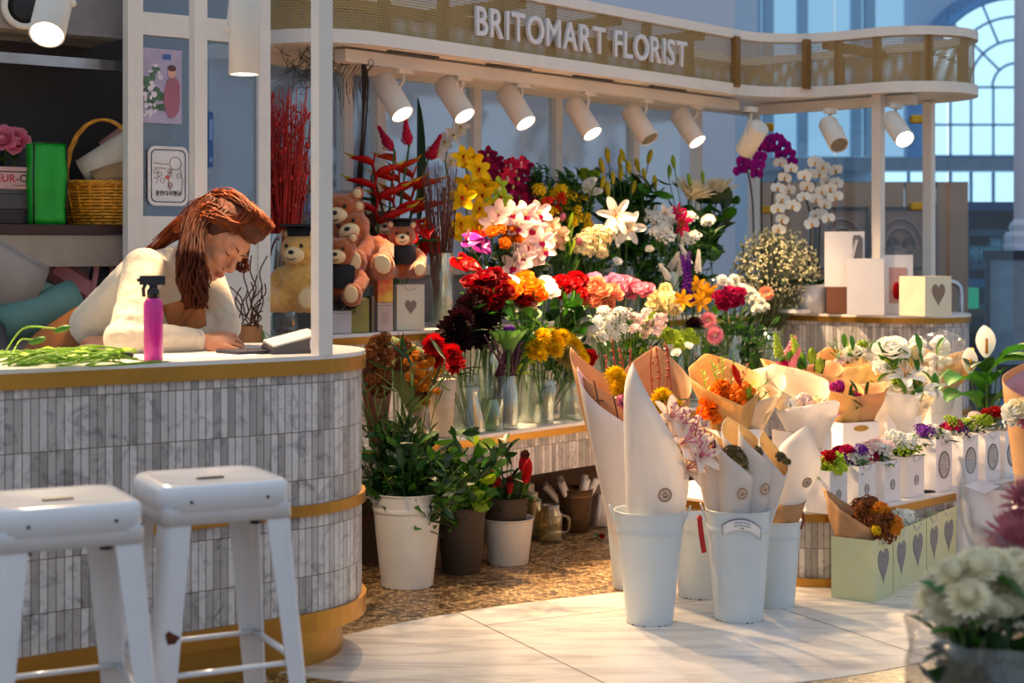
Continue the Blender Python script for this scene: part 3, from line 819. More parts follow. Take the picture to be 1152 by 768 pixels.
for i in range(16): poster_rect(b, U(-.07, .0), U(-.09, .07), U(.02, .05), U(.02, .05), .0032+i*.00005, ell=True)
L.append(('printed_leaves', mat('poster_green', (78, 104, 74), rough=.4, var=.4, scale=60), b))
b = MB()
for i in range(22): poster_rect(b, U(-.078, .0), U(-.13, .08), U(.01, .024), U(.01, .024), .0045+i*.00005, ell=True)
L.append(('printed_flowers', mat('poster_white', (222, 208, 214), rough=.4, var=.2), b))
b = MB(); poster_rect(b, .04, -.05, .07, .15, .006, ell=True); poster_rect(b, .045, .0, .06, .08, .0062, ell=True); L.append(('printed_dress', mat('poster_pink', (166, 96, 112), rough=.4), b))
b = MB(); poster_rect(b, .04, .055, .034, .045, .0066, ell=True); L.append(('printed_face', mat('poster_skin', (214, 160, 140), rough=.4), b))
b = MB(); poster_rect(b, .04, .072, .036, .026, .007, ell=True); L.append(('printed_hair', mat('poster_hair', (90, 50, 44), rough=.4), b))
b = MB(); poster_rect(b, .02, .115, .035, .02, .003); L.append(('printed_badge', mat('poster_blue', (62, 98, 160), rough=.4), b))
place_poster('florist_poster', 'lilac poster of a figure among flowers on the partition glass', 'poster', o, L)
o = onp(189, 198)
L = []
b = MB(); poster_rect(b, 0, 0, .17, .232, .003, rnd=.03); L.append(('card', mat('card_white', (222, 216, 212), rough=.5), b))
INK = mat('black_ink', (30, 28, 30), rough=.6)
b = MB()
def rr_pts(w_, h_, r): 
    pts = []
    for q, (sx, sy) in enumerate(((1, 1), (-1, 1), (-1, -1), (1, -1))):
        for i in range(6): a = q*PI/2+PI/2*i/5; pts.append((sx*(w_/2-r)+r*math.cos(a), sy*(h_/2-r)+r*math.sin(a)))
    return pts
b.ring(rr_pts(.146, .206, .022), rr_pts(.139, .199, .020), .0025, .0042); L.append(('border', INK, b))
BR = mat('brown_ink', (140, 92, 80), rough=.6)
b = MB()
def stroke(b, pts, r=.0012, z=.004): b.tube([(p[0], p[1], z) for p in pts], r, 5)
stroke(b, [(-.06, .05), (.0, .045)]); stroke(b, [(-.06, .03), (-.01, .03)]); stroke(b, [(-.06, -.01), (-.04, .0), (-.05, -.03)])
stroke(b, arc(.03, .05, .025, 0, 2*PI, 14)); stroke(b, [(.01, .03), (.0, -.02), (.01, -.07)]); stroke(b, [(.05, .03), (.06, -.02), (.055, -.07)])
for q in range(8): stroke(b, arc(U(-.055, .06), U(-.04, .02), .009, 0, 2*PI, 8), .001)
L.append(('line_drawing', BR, b))
b = MB(); poster_rect(b, -.005, -.005, .02, .016, .005, ell=True); L.append(('drawn_rose', mat('rose_ink', (200, 92, 72), rough=.6), b))
t = place_poster('illustrated_card', 'white rounded card with black line border and brush writing on the glass', 'poster', o, L)
me = text_mesh('꽃한다시행상', .021, .0006, 'brush_writing', INK, .95)
a, c = width(me)
for v in me.vertices: v.co.x -= (a+c)/2; v.co.y -= .075; v.co.z += .0045; v.co = PM @ v.co
put('brush_writing', me, t)
o = onp(237, 157)
L = []; b = MB(); poster_rect(b, 0, 0, .02, .22, .002); L.append(('sheet', mat('sticker_blue', (40, 78, 140), rough=.4), b))
b = MB(); poster_rect(b, 0, .04, .014, .08, .003); poster_rect(b, 0, -.08, .013, .02, .003, ell=True); L.append(('print', mat('sticker_pale', (110, 140, 190), rough=.4), b))
place_poster('blue_sticker', 'narrow blue vertical sticker on the partition glass right of the post', 'sticker', o, L)

# ------------------------------------------------------------------ back cupboard on the left
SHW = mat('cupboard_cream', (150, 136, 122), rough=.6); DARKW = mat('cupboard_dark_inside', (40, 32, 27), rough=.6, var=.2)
SHB = 1.5
def C3(px, py, b):
    a, d = CPx(px, b); c_ = CP(a, b); return Vector((c_.x, c_.y, H+(HY-py)*d/F))
def cbox(px0, px1, py0, py1, b0, b1, name, m, par):
    a0, d0 = CPx(px0, b0); a1, d1 = CPx(px1, b0); dm = (d0+d1)/2
    z0 = H+(HY-py0)*dm/F; z1 = H+(HY-py1)*dm/F; c_ = CP((a0+a1)/2, (b0+b1)/2)
    q = MB(); q.box((c_.x, c_.y, (z0+z1)/2), (a1-a0, b1-b0, abs(z1-z0)), rz=CR_)
    return q.build(name, m, par) if par else q
cu = thing('wall_cupboard', 'dark open cupboard behind the counter holding basket and boxes', 'cupboard', (*CP(-.4, 1.7), 0))
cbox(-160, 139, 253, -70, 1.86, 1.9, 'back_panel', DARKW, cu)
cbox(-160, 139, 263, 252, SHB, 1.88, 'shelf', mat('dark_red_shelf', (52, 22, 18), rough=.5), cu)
cbox(-160, 139, 300, 264, SHB+.01, 1.6, 'fascia_board', SHW, cu)
cbox(-160, 139, 640, 300, 1.86, 1.9, 'lower_back_panel', SHW, cu)
cbox(55, 139, 40, -70, SHB+.02, 1.9, 'upper_panel', mat('upper_grey_panel', (122, 118, 118), rough=.6), cu)
cbox(-160, 55, 27, -70, SHB+.02, 1.9, 'upper_panel', mat('upper_pale_panel', (160, 148, 138), rough=.6), cu)
cbox(-160, 139, 70, 58, SHB+.06, SHB+.1, 'chrome_rail', mat('rail_chrome', (170, 166, 164), rough=.2, metal=.9), cu)
# wall speaker
p = C3(26, 8, SHB); sp = thing('wall_speaker', 'round black speaker in a pale ring at the top left', 'speaker', p)
M2 = basis(Vector((-CN.x, -CN.y, 0)))
b = MB(); b.lathe([(.085, 0), (.085, .02), (.068, .024), (.062, .01)], 32, p, M2); b.build('ring', LAMPW, sp)
b = MB(); b.lathe([(.063, .01), (.03, .018), (.001, .02)], 32, p, M2, cap0=True); b.build('cone', BLACK, sp)
# things on the shelf
zs = C3(70, 252.5, SHB).z+.001
def on_shelf(px, b): 
    p = C3(px, 252, b); p.z = zs; return p
WICK = mat('yellow_wicker', (222, 150, 34), rough=.5, var=.3, scale=40); WICK2 = mat('wicker_shade', (120, 66, 14), rough=.6, var=.3)  # second wicker tone paints the shade seen between the weave
bo = on_shelf(117, SHB+.18); bk = thing('wicker_basket', 'yellow wicker basket with tall handle holding folded paper rolls', 'basket', bo)
def bsk(z, e=0): return .14+.042*z/.16+e, .095+.025*z/.16+e
b = MB(); rg = []
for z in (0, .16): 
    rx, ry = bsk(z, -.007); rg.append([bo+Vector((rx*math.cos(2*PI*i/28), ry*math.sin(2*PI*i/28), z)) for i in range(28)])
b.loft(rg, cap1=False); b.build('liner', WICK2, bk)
b = MB()
for k in range(13):
    z = .006+k*.0125; rx, ry = bsk(z); ph = k % 2
    b.tube([bo+Vector(((rx+.004*(1 if (i+ph) % 2 else -1))*math.cos(2*PI*i/44), (ry+.004*(1 if (i+ph) % 2 else -1))*math.sin(2*PI*i/44), z)) for i in range(45)], .0058, 6, cap=False)
b.build('weave', WICK, bk)
b = MB()
for i in range(22):
    a = 2*PI*i/22; r0 = bsk(0, .004); r1 = bsk(.165, .004); b.tube([bo+Vector((r0[0]*math.cos(a), r0[1]*math.sin(a), 0)), bo+Vector((r1[0]*math.cos(a), r1[1]*math.sin(a), .165))], .004, 5)
b.build('stake', WICK, bk)
b = MB()
for ph in range(3):
    rx, ry = bsk(.165); pts = []
    for i in range(61):
        a = 2*PI*i/60; w_ = a*14+ph*2*PI/3; pts.append(bo+Vector(((rx+.008*math.cos(w_))*math.cos(a), (ry+.008*math.cos(w_))*math.sin(a), .166+.008*math.sin(w_))))
    b.tube(pts, .006, 5, cap=False)
b.build('braided_rim', WICK, bk)
b = MB()
for ph in range(3):
    pts = []
    for i in range(41):
        a = PI*i/40; w_ = a*7+ph*2*PI/3; o2 = .006
        pts.append(bo+Vector((-.145*math.cos(a)+o2*math.cos(w_), -.02+o2*math.sin(w_), .15+.27*math.sin(a)**.8)))
    b.tube(pts, .006, 6)
b.build('handle', WICK, bk)
# rolled papers stuck in basket
def roll(name, label, p0, p1, r, m, cat='paper roll', turns=1.6, group=None, taper=1.0, thick=.0025, flat=1.0):
    p0 = Vector(p0); p1 = Vector(p1); B = basis(p1-p0); L = (p1-p0).length
    b = MB()
    def fn(u, v):
        a = u*2*PI*turns; rr = r*(.72+.28*u)*(1+(taper-1)*v)
        return p0+B @ Vector((rr*math.cos(a), rr*math.sin(a)*flat, L*v))
    b.sheet(fn, int(26*turns), 6, thick)
    return b.tag(name, m, label, cat, group, origin=p0.copy())
CRP = mat('cream_wrap_paper', (206, 192, 172), rough=.7, var=.06); TAN = mat('tan_wrap_paper', (160, 124, 84), rough=.7, var=.1)
roll('paper_roll', 'cream paper roll sticking out of the wicker basket', bo+Vector((-.07, .0, .20)), bo+Vector((.24, .02, .40)), .075, CRP)
roll('paper_roll', 'tan paper roll lying lowest in the wicker basket', bo+Vector((-.02, -.06, .16)), bo+Vector((.22, .03, .27)), .06, TAN)
roll('paper_roll', 'dusty pink paper roll behind the cream one above the basket', bo+Vector((-.01, .07, .30)), bo+Vector((.26, .09, .50)), .05, mat('dusty_pink_paper', (176, 128, 118), rough=.7))
# green gift bag
o = on_shelf(53, SHB+.06); gb = thing('green_gift_bag', 'bright green upright bag with black edges beside the wicker basket', 'bag', o, CR_)
GRN = mat('bright_green_paper', (0, 150, 30), rough=.45, var=.12, bump=.3, bscale=25)
b = MB(); b.sheet(lambda u, v: (-.062+.124*u+.003*math.sin(9*v+u*3), -.03+.004*math.sin(7*v)+.003*math.sin(11*u), .31*v), 8, 12, .06); b.build('bag_body', GRN, gb, world=False)
b = MB()
for sx in (-1, 1): b.tube([(sx*.064, -.032, .0), (sx*.0655, -.033, .15), (sx*.064, -.032, .312)], .0035, 6)
b.tube([(-.064, -.032, .312), (.064, -.032, .312)], .0035, 6); b.build('black_piping', BLACK, gb, world=False)
# flat boxes, one with lettering
o = on_shelf(6, SHB+.19)
def flatbox(z0, h, m, label, w_=.36):
    t = thing('flat_box', label, 'box', (o.x, o.y, zs+z0), CR_, 'flat boxes stacked on the shelf')
    b = MB(); b.box((-.06, 0, h/2), (w_, .22, h), bev=.003); b.build('box_body', m, t, world=False)
    b = MB(); b.box((-.06, 0, h*.78), (w_+.003, .223, .004)); b.build('lid_seam', BLACK, t, world=False); return t
flatbox(0, .055, mat('black_box', (38, 34, 32), rough=.3), 'black flat box at the bottom of the shelf stack', .37)
flatbox(.056, .075, mat('charcoal_box', (66, 62, 60), rough=.35), 'charcoal flat box in the middle of the shelf stack', .37)
pk = flatbox(.132, .085, mat('pink_box', (196, 150, 144), rough=.5), 'pink flat box with red and black lettering on the shelf', .365)
FM = Matrix(((1, 0, 0), (0, 0, -1), (0, 1, 0)))
me = text_mesh('FLEUR', .045, .0006, 'red_lettering', mat('red_ink', (180, 26, 44), rough=.5), 1.0); a, c = width(me); put('red_lettering', me, pk, (-.050-c*.5, -.1105, .028), FM, .9)
x2 = -.050-c*.5+(c)*.9+.002
me = text_mesh('-OMBRE', .045, .0006, 'black_lettering', INK, 1.0); put('black_lettering', me, pk, (x2, -.1105, .028), FM, .9)
b = MB(); b.box((.07, -.1115, .016), (.16, .001, .002)); b.build('small_print', INK, pk, world=False)
# dark boxes behind and the pink rose posy
o = on_shelf(40, SHB+.28); b = MB(); b.box((0, 0, .15), (.22, .08, .30), bev=.004); b.v = [Matrix.Rotation(CR_, 3, 'Z') @ v+o for v in b.v]
b.tag('grey_carton', mat('grey_carton', (72, 70, 66), rough=.5), 'grey carton standing behind the green bag on the shelf', 'carton')

# ------------------------------------------------------------------ paper stock under the shelf
def sheetroll(name, label, p0, p1, r0, r1, a0, a1, m, thick=.003):
    p0 = Vector(p0); p1 = Vector(p1); B = basis(p1-p0); L = (p1-p0).length; b = MB()
    def fn(u, v):
        a = a0+(a1-a0)*u; r = r0+(r1-r0)*u
        return p0+B @ Vector((r*math.cos(a), r*math.sin(a), L*v))
    b.sheet(fn, 40, 6, thick); return b.tag(name, m, label, 'paper roll', origin=Vector((p0.x, p0.y, min(v.z for v in b.v))))
GRYP = mat('grey_wrap_paper', (150, 140, 134), rough=.6, var=.05); TEALP = mat('sage_teal_paper', (84, 124, 118), rough=.6, var=.08); PNKP = mat('pink_felt_paper', (206, 134, 138), rough=.7, var=.06)
sheetroll('paper_roll', 'big grey paper roll sloping across the lower left cupboard', C3(28, 328, 1.62), C3(28, 328, 1.62)+Vector((-.36, -.27, .26)), .155, .16, 0, 2*PI*1.1, GRYP)
sheetroll('paper_roll', 'pale sage roll tucked under the big grey roll', C3(52, 338, 1.55), C3(52, 338, 1.55)+Vector((-.20, -.15, .09)), .05, .068, 0, 2*PI*1.3, mat('pale_sage_paper', (120, 146, 138), rough=.6, var=.06))
sheetroll('paper_roll', 'dark teal open roll in the lower cupboard beside the pink one', C3(86, 338, 1.50), C3(86, 338, 1.50)+Vector((-.24, -.17, -.10)), .055, .085, R(20), R(20)+2*PI*1.25, TEALP)
b = MB(); p0 = C3(60, 300, 1.68); p1 = C3(105, 330, 1.62); B = basis(p1-p0); Lh = (p1-p0).length
b.loft([[p0+B @ Vector((.052*s_*math.cos(2*PI*i/6+.4), .052*s_*math.sin(2*PI*i/6+.4), Lh*q)) for i in range(6)] for q, s_ in ((0, .7), (.06, .95), (.5, 1.0), (.94, 1.02), (1, .8))], smooth=False)
b.tag('pink_wrap_block', PNKP, 'folded pink felt wrap lying on top of the teal paper rolls', 'wrapping')
for i, (px, m, lb) in enumerate(((112, mat('navy_cloth', (26, 26, 40), rough=.8), 'navy folded bag hanging beside the pink wrap'), (126, mat('navy_cloth2', (34, 30, 44), rough=.8), 'navy and pink striped bag standing behind the woman'))):
    p = C3(px, 380, 1.6+.05*i); t = thing('folded_bag', lb, 'bag', (p.x, p.y, p.z))
    b = MB(); h_ = .32
    b.loft([[p+Vector((.055*f*math.cos(2*PI*k/14), .04*f*math.sin(2*PI*k/14), h_*q)) for k in range(14)] for q, f in ((-.6, 1.0), (0, 1.0), (.5, .95), (.85, .7), (1, .25))]); b.build('bag_body', m, t)
    b = MB(); b.tube([p+Vector((-.05+.02*i, -.042, -.1)), p+Vector((-.02+.02*i, -.043, .15)), p+Vector((.0, -.03, .3)), p+Vector((.01, 0, .335))], .012, 8, flat=.5); b.build('pink_strap', PNKP, t)
b = MB(); p = C3(30, 400, 1.5); b.box((p.x, p.y, p.z-.02), (.36, .03, .30), rz=CR_); b.tag('grey_board', mat('pale_grey_board', (128, 122, 122), rough=.6), 'pale grey board leaning in the lower left cupboard', 'board')
# ------------------------------------------------------------------ the woman
SKIN = mat('skin', (206, 138, 98), rough=.5, var=.06, scale=8, bump=.05, bscale=120)
KNIT = mat('cream_knit', (212, 196, 170), rough=.8, var=.05, sheen=.3, bump=.25, bscale=160)
HAIR = mat('auburn_hair', (84, 37, 13), rough=.65, var=.35, scale=14, spec=.4)
HAIRD = mat('auburn_hair_strands', (114, 50, 15), rough=.6, var=.5, scale=20, spec=.2)
APR = mat('tan_apron', (150, 88, 32), rough=.7, var=.08, scale=20)
LIP = mat('lips', (176, 84, 70), rough=.4)
wo = thing('woman', 'woman with long auburn hair in cream jumper and tan apron leaning over the counter writing', 'person', (-1.70, 5.80, 0))
LAT = Vector((.48, .88, 0)).normalized()
SPINE = [(Vector((-1.63, 5.79, .86)), .165, .125), (Vector((-1.575, 5.755, .94)), .17, .125), (Vector((-1.455, 5.70, 1.035)), .15, .105), (Vector((-1.345, 5.64, 1.125)), .155, .11), (Vector((-1.25, 5.58, 1.205)), .165, .112), (Vector((-1.16, 5.545, 1.25)), .14, .085), (Vector((-1.11, 5.525, 1.285)), .075, .06)]
def torso(b, e=0.0, a=0, z=len(SPINE), n=24):
    rings = []
    for i in range(a, z):
        c_, wl, wd = SPINE[i]
        d = (SPINE[min(i+1, len(SPINE)-1)][0]-SPINE[max(i-1, 0)][0]).normalized(); up_ = d.cross(LAT).normalized()
        rings.append([c_+LAT*((wl+e)*math.cos(2*PI*k/n))+up_*((wd+e)*math.sin(2*PI*k/n)) for k in range(n)])
    b.loft(rings); return b
RS, RE, RW = W(162, 303, 5.40), W(141, 386, 5.17), W(226, 384, 5.29)
LS, LE, LW_ = W(236, 316, 5.70), W(252, 371, 5.60), W(128, 386, 5.46)
HC = W(247, 272, 5.44)
hu = Vector((.68, .05, .73)).normalized(); hf = Vector((.62, -.45, -.64)); hf = (hf-hu*hf.dot(hu)).normalized(); hl = hu.cross(hf)
if hl.y > 0: hl = -hl                                   # hl points to the near side of the head
HMx = Matrix((hf, hl, hu)).transposed()
def HP(f, l, u): return HC+hf*f+hl*l+hu*u
def hell(b, f, l, u, r): b.ell(HP(f, l, u), r, HMx, 18, 12)
b = MB()
hell(b, -.012, 0, .022, (.098, .077, .098)); hell(b, .026, 0, -.045, (.066, .062, .078)); hell(b, .062, 0, -.098, (.028, .03, .022)); hell(b, .05, 0, .03, (.046, .064, .056))
for s_ in (-1, 1):
    hell(b, .056, .036*s_, -.034, (.034, .028, .03)); hell(b, .02, .05*s_, -.07, (.05, .02, .03))
    hell(b, .076, .031*s_, .003, (.016, .019, .013)); hell(b, .083, .03*s_, .024, (.013, .026, .008))
    M3 = HMx @ Matrix.Rotation(R(12), 3, 'Y'); b.ell(HP(-.012, .078*s_, -.012), (.020, .007, .032), M3, 12, 8)
    hell(b, .100, .011*s_, -.049, (.011, .008, .007))
b.tube([HP(.086, 0, .012), HP(.099, 0, -.012), HP(.113, 0, -.036), HP(.112, 0, -.046)], [.008, .009, .0115, .011], 10)
hell(b, .094, 0, -.073, (.010, .021, .0065)); hell(b, .090, 0, -.083, (.010, .018, .007)); hell(b, .082, 0, -.066, (.014, .026, .012))
b.tube([SPINE[5][0], SPINE[6][0]+Vector((.02, -.01, .02)), HP(-.045, 0, -.05), HP(-.02, 0, -.02)], [.06, .054, .052, .05], 14)
torso(b, -.004)
def limb(b, pts, rr): b.tube(pts, rr, 14)
limb(b, [RS, RS.lerp(RE, .5), RE], [.055, .046, .04]); limb(b, [RE, RE.lerp(RW, .4), RW], [.04, .038, .028])
limb(b, [LS, LS.lerp(LE, .5), LE], [.055, .046, .04]); limb(b, [LE, LE.lerp(LW_, .4), LW_], [.04, .038, .028])
for s_ in (-1, 1):
    h0 = SPINE[0][0]+LAT*.09*s_; limb(b, [h0+Vector((.03, 0, .06)), h0+Vector((-.0, 0, -.1)), h0+Vector((.03, -.02, -.40)), h0+Vector((.0, 0, -.78)), h0+Vector((0, 0, -.83))], [.10, .095, .06, .042, .045])
    b.ell(h0+Vector((.06, -.03, -.825)), (.12, .045, .035), None, 12, 8)
def hand(b, wrist, fwd, dors, curl, L=.172, spread=.16, thumb_side=1, curls=None, r0=.0079):
    """palm, four unequal bent fingers and a thumb that leaves the side of the palm"""
    x = Vector(fwd).normalized(); z = Vector(dors); z = (z-x*z.dot(x)).normalized(); y = z.cross(x)*thumb_side
    P = lambda a, s_, h: wrist+x*a+y*s_+z*h
    pl = L*.52
    b.tube([P(-.02, 0, 0), P(.012, 0, .002), P(pl*.5, .0, .004), P(pl*.9, 0, .003)], [.024, .028, .037, .036], 14, flat=.55) if False else None
    M3 = Matrix((x, y, z)).transposed()
    b.ell(P(pl*.50, 0, .002), (pl*.62, .040, .0175), M3, 16, 10); b.ell(P(.0, 0, 0), (.036, .028, .020), M3, 14, 8); b.ell(P(pl*.34, .024, -.006), (.036, .019, .016), M3, 12, 8)
    tips = []
    for i, (s_, ln) in enumerate(((.034, .92), (.0115, 1.0), (-.011, .95), (-.033, .76))):
        c_ = curls[i] if curls else curl
        a = spread*(s_/.03); d = (x*math.cos(a*.35)+y*math.sin(a*.35)).normalized()
        p = P(pl*(.93 if i else .90)-abs(s_)*.18, s_, .004); ang = -.05; pts = [p-d*.02, p]; rr = [r0*1.05, r0*1.12]
        for j, f in enumerate((.47, .31, .24)):
            ang += c_*(.8, 1.1, .7)[j]; p = p+(d*math.cos(ang)-z*math.sin(ang))*(L*.46*ln*f); pts.append(p); rr.append(r0*(1.0, .93, .80)[j])
        b.tube(pts, rr, 10); b.ell(pts[-1], r0*.80, None, 8, 6); tips.append(pts[-1])
    t0 = P(pl*.22, .030, -.004); t1 = P(pl*.55, .050, -.016); t2 = P(pl*.92, .050, -.034); t3 = P(pl*1.16, .036, -.046)
    b.tube([P(.02, .016, 0), t0, t1, t2, t3], [.012, .0135, .0115, .0105, .0085], 10); b.ell(t3, .0085, None, 8, 6)
    return tips
rh = hand(b, RW+Vector((.012, 0, .006)), Vector((.93, .18, -.06)), Vector((-.05, -.62, .78)), .5, L=.168, thumb_side=-1, curls=(.30, .40, .50, .62), spread=.30)
lh = hand(b, LW_, Vector((-.85, -.1, -.12)), Vector((.1, -.7, .7)), .5, L=.165, thumb_side=1)
body = voxel(b, .0037, 2, 'woman_body')
# lips coloured where the mouth is
def skin_part(v):
    q = v-HC; f, l, u = q.dot(hf), q.dot(hl), q.dot(hu)
    return f > .088 and abs(l) < .020 and -.088 < u < -.069
for i, f in enumerate(body.f):
    c_ = sum((body.v[k] for k in f), Vector())/len(f)
    body.mi[i] = 1 if skin_part(c_) else 0
body.build('body', [SKIN, LIP], wo)
# closed lashes and brows
b = MB()
for s_ in (-1, 1):
    b.tube([HP(.089-.010*abs(q), (.031+.017*q)*s_, -.006-.003*(1-q*q)) for q in (-1, -.5, 0, .5, 1)], .0016, 5)
b.build('eyelashes', mat('lash_brown', (40, 20, 12), rough=.6), wo)
b = MB()
for s_ in (-1, 1):
    b.tube([HP(.099-.014*q*q-.006*q, (.030+.021*q)*s_, .026+.005*q-.006*q*q) for q in (-1, -.5, 0, .5, 1)], [.0018, .003, .003, .0025, .0014], 6, flat=.6)
b.build('eyebrows', mat('brow_brown', (84, 38, 20), rough=.6), wo)
# jumper
b = MB(); torso(b, .014, 2)
limb(b, [SPINE[4][0].lerp(RS, .5), RS+Vector((0, 0, .004)), RS.lerp(RE, .5)+Vector((.004, -.006, 0)), RE+Vector((0, 0, .014))], [.085, .074, .065, .060])
limb(b, [RE+Vector((0, 0, .014)), RE.lerp(RW, .4)+Vector((0, 0, .012)), RE.lerp(RW, .82)+Vector((0, 0, .006)), RW+Vector((-.012, 0, .004))], [.060, .054, .043, .037])
limb(b, [SPINE[4][0].lerp(LS, .5), LS, LS.lerp(LE, .5), LE+Vector((0, 0, .01))], [.085, .072, .062, .056])
limb(b, [LE+Vector((0, 0, .01)), LE.lerp(LW_, .5)+Vector((0, 0, .008)), LE.lerp(LW_, .9)], [.056, .05, .038])
b.ell(RE+Vector((-.004, -.004, .012)), .066, None, 16, 12); b.ell(LE+Vector((0, -.004, .01)), .063, None, 16, 12); b.ell(RS, .074, None, 16, 12)
kn = voxel(b, .007, 4, 'jumper')
out = []
for p in kn.v:
    dR = min((p-RE).length, (p-LE).length); amp = .0045+.008*max(0, 1-dR/.22)
    w_ = mnoise.noise(Vector((p.x*9, p.y*9, p.z*26)))+.5*mnoise.noise(p*40)
    out.append(p+Vector((0, -.8, .6))*amp*w_)
kn.v = out; kn.build('jumper', KNIT, wo)
b = MB(); dr = (RW-RE).normalized()
b.tube([RW+dr*(-.032)+Vector((0, 0, .004)), RW+dr*(-.028)+Vector((0, 0, .004)), RW+dr*.0+Vector((0, 0, .004)), RW+dr*.004+Vector((0, 0, .004))], [.034, .0395, .0375, .032], 18); b.build('cuff', KNIT, wo)
# apron
b = MB(); 
rings = []
for i, e in ((0, .035), (1, .026), (2, .022)):
    c_, wl, wd = SPINE[i]; d = (SPINE[min(i+1, 6)][0]-SPINE[max(i-1, 0)][0]).normalized(); up_ = d.cross(LAT).normalized()
    rings.append([c_+LAT*((wl+e)*math.cos(2*PI*k/28))+up_*((wd+e)*math.sin(2*PI*k/28)) for k in range(28)])
low_ = [Vector((p.x-.04, p.y, .30)) for p in rings[0]]
b.loft([low_]+rings); b.build('apron_skirt', APR, wo)
b = MB(); q = [W(182, 344, 5.33), W(228, 330, 5.37), W(232, 366, 5.36), W(196, 384, 5.33)]
def bib(u, v):
    p = q[0].lerp(q[1], u).lerp(q[3].lerp(q[2], u), v); return p+Vector((0, -.012*math.sin(PI*u), 0))
b.sheet(bib, 8, 8, .006); ab = b.build('apron_bib', APR, wo)
b = MB(); b.tube(cr([W(214, 296, 5.37), W(226, 318, 5.33), W(229, 336, 5.335), W(210, 356, 5.315), W(200, 382, 5.31)], 5), .017, 10, flat=.22); b.build('apron_strap', mat('apron_strap_brown', (120, 66, 24), rough=.7), wo)
# hair: a fused volume plus strands
b = MB(); hell(b, -.052, 0, .032, (.088, .092, .104)); hell(b, .012, 0, .098, (.088, .078, .062)); hell(b, -.045, 0, .10, (.085, .082, .07)); hell(b, -.10, 0, .0, (.05, .066, .075))
hell(b, .062, 0, .112, (.052, .058, .042)); hell(b, -.012, 0, .068, (.084, .090, .085)); hell(b, -.005, 0, .102, (.098, .084, .068))
for s_ in (-1, 1): hell(b, -.02, .076*s_, .045, (.05, .024, .055))
hv = voxel(b, .007, 3, 'hair')
hv.v = [p+(p-HC).normalized()*.006*mnoise.noise(p*45) for p in hv.v]
hair = hv.build('hair', HAIR, wo)
random.seed(11)
b = MB()
def strand(pts, r=.0026): b.tube(cr(pts, 4), [r*.9]+[r]*(len(pts)*4-5)+[r*.5, r*.3], 5) if False else b.tube(cr(pts, 4), r, 5)
for i in range(460):                                  # swept back from the forehead over the crown
    l0 = U(-.07, .07); k_ = 1-(l0/.085)**2
    a = U(0, 1)
    p0 = HP(.074*k_+.020+U(-.012, .006), l0, .074+.012*k_+U(-.012, .010)); p1 = HP(.090*k_+.010+U(-.012, .012), l0*1.15, .132+.022*k_+U(-.012, .010)); pm_ = HP(.05+U(-.02, .02), l0*1.2, .152+.012*k_+U(-.012, .010))
    p2 = HP(-.02+U(-.02, .02), l0*1.15, .152+U(-.012, .014)*1.2); p3 = HP(-.10+U(-.01, .01), l0*1.1, .11+U(-.01, .016)); p4 = HP(-.145+U(-.015, .01), l0*.9+U(-.02, .02), .02+U(-.02, .02))
    n_ = random.choice((3, 4, 5)); strand([p0, p1, pm_, p2, p3, p4][:n_+1] if n_ > 3 else [p0, p1, pm_, p2, p3], U(.0012, .0026))
for i in range(120):                                  # near side, curving past the ear
    f0 = U(-.02, .075); p0 = HP(f0, .070-.25*max(0, f0)*.6+U(0, .012), .070+U(-.01, .03)); p1 = HP(f0-.06, .098+U(-.006, .008), .055+U(-.02, .02)); p2 = HP(-.085+U(-.02, .02), .092+U(-.01, .012), .0+U(-.02, .02)); p3 = HP(-.115, .07+U(-.02, .02), -.06+U(-.02, .02))
    strand([p0, p1, p2, p3], U(.0018, .0032))
b.build('swept_strands', HAIRD, hair)
b = MB()                                              # the curly lock that hangs in front of the shoulder
for i in range(210):
    a = U(0, 1); x0 = 201+26*a; ph = U(0, 6.28); am = U(2, 6.5); ln = U(.66, 1.0); dd = 5.30+U(-.025, .03)
    h0 = HP(-.095+.10*a+U(-.015, .015), .082+U(0, .012), .075+U(-.05, .03)); h1 = HP(-.10+.085*a+U(-.012, .012), .104+U(-.008, .01), .01+U(-.02, .02))
    pts = [h0, h1]
    for j in range(1, 8):
        v = j/7*ln; wv = am*math.sin(ph+v*(8+4*a))*min(1, v*2.0)
        cxx = x0+(a-.5)*9*math.sin(v*PI)+9*v*(1.2-a)+wv
        pts.append(W(cxx, 272+76*v, dd-.02*math.sin(v*PI)+.012*math.cos(ph+v*8)))
    b.tube(cr(pts, 3), U(.002, .004), 5)
b.build('curly_lock', mat('dark_auburn', (66, 26, 10), rough=.65, var=.4, scale=16, spec=.15), hair)
b = MB()                                              # loose strands over the back and the curl on the far side
for i in range(70):
    p0 = HP(-.13+U(-.02, .02), U(-.05, .07), U(-.02, .05)); e = U(.3, 1.0)
    p1 = p0.lerp(SPINE[3][0]+Vector((0, -.02, .14)), .35*e)+rv(.012)+Vector((0, 0, .012)); p2 = p0.lerp(SPINE[3][0]+Vector((-.02, -.03, .135)), e)+rv(.012)
    strand([p0, p1, p2], U(.0014, .0026))
for i in range(70):                                   # flyaways at the back of the head
    d_ = (hf*U(-1, -.1)+hl*U(-.4, .9)+hu*U(-.3, 1)).normalized(); p0 = HC+d_*.105+hu*.03; p1 = p0+d_*.025+rv(.012); p2 = p1+d_*U(.0, .022)+rv(.02); strand([p0, p1, p2], U(.0009, .0016))
for i in range(26):
    ph = U(0, 6.28); c_ = W(272, 298, 5.52)+rv(.006); rr = U(.012, .026)
    b.tube([HP(.06, -.06, .06)]+[c_+Vector((rr*math.cos(ph+q*.7), .006*q*.3, rr*.9*math.sin(ph+q*.7))) for q in range(7)], .0018, 5)
b.build('loose_strands', HAIRD, hair)

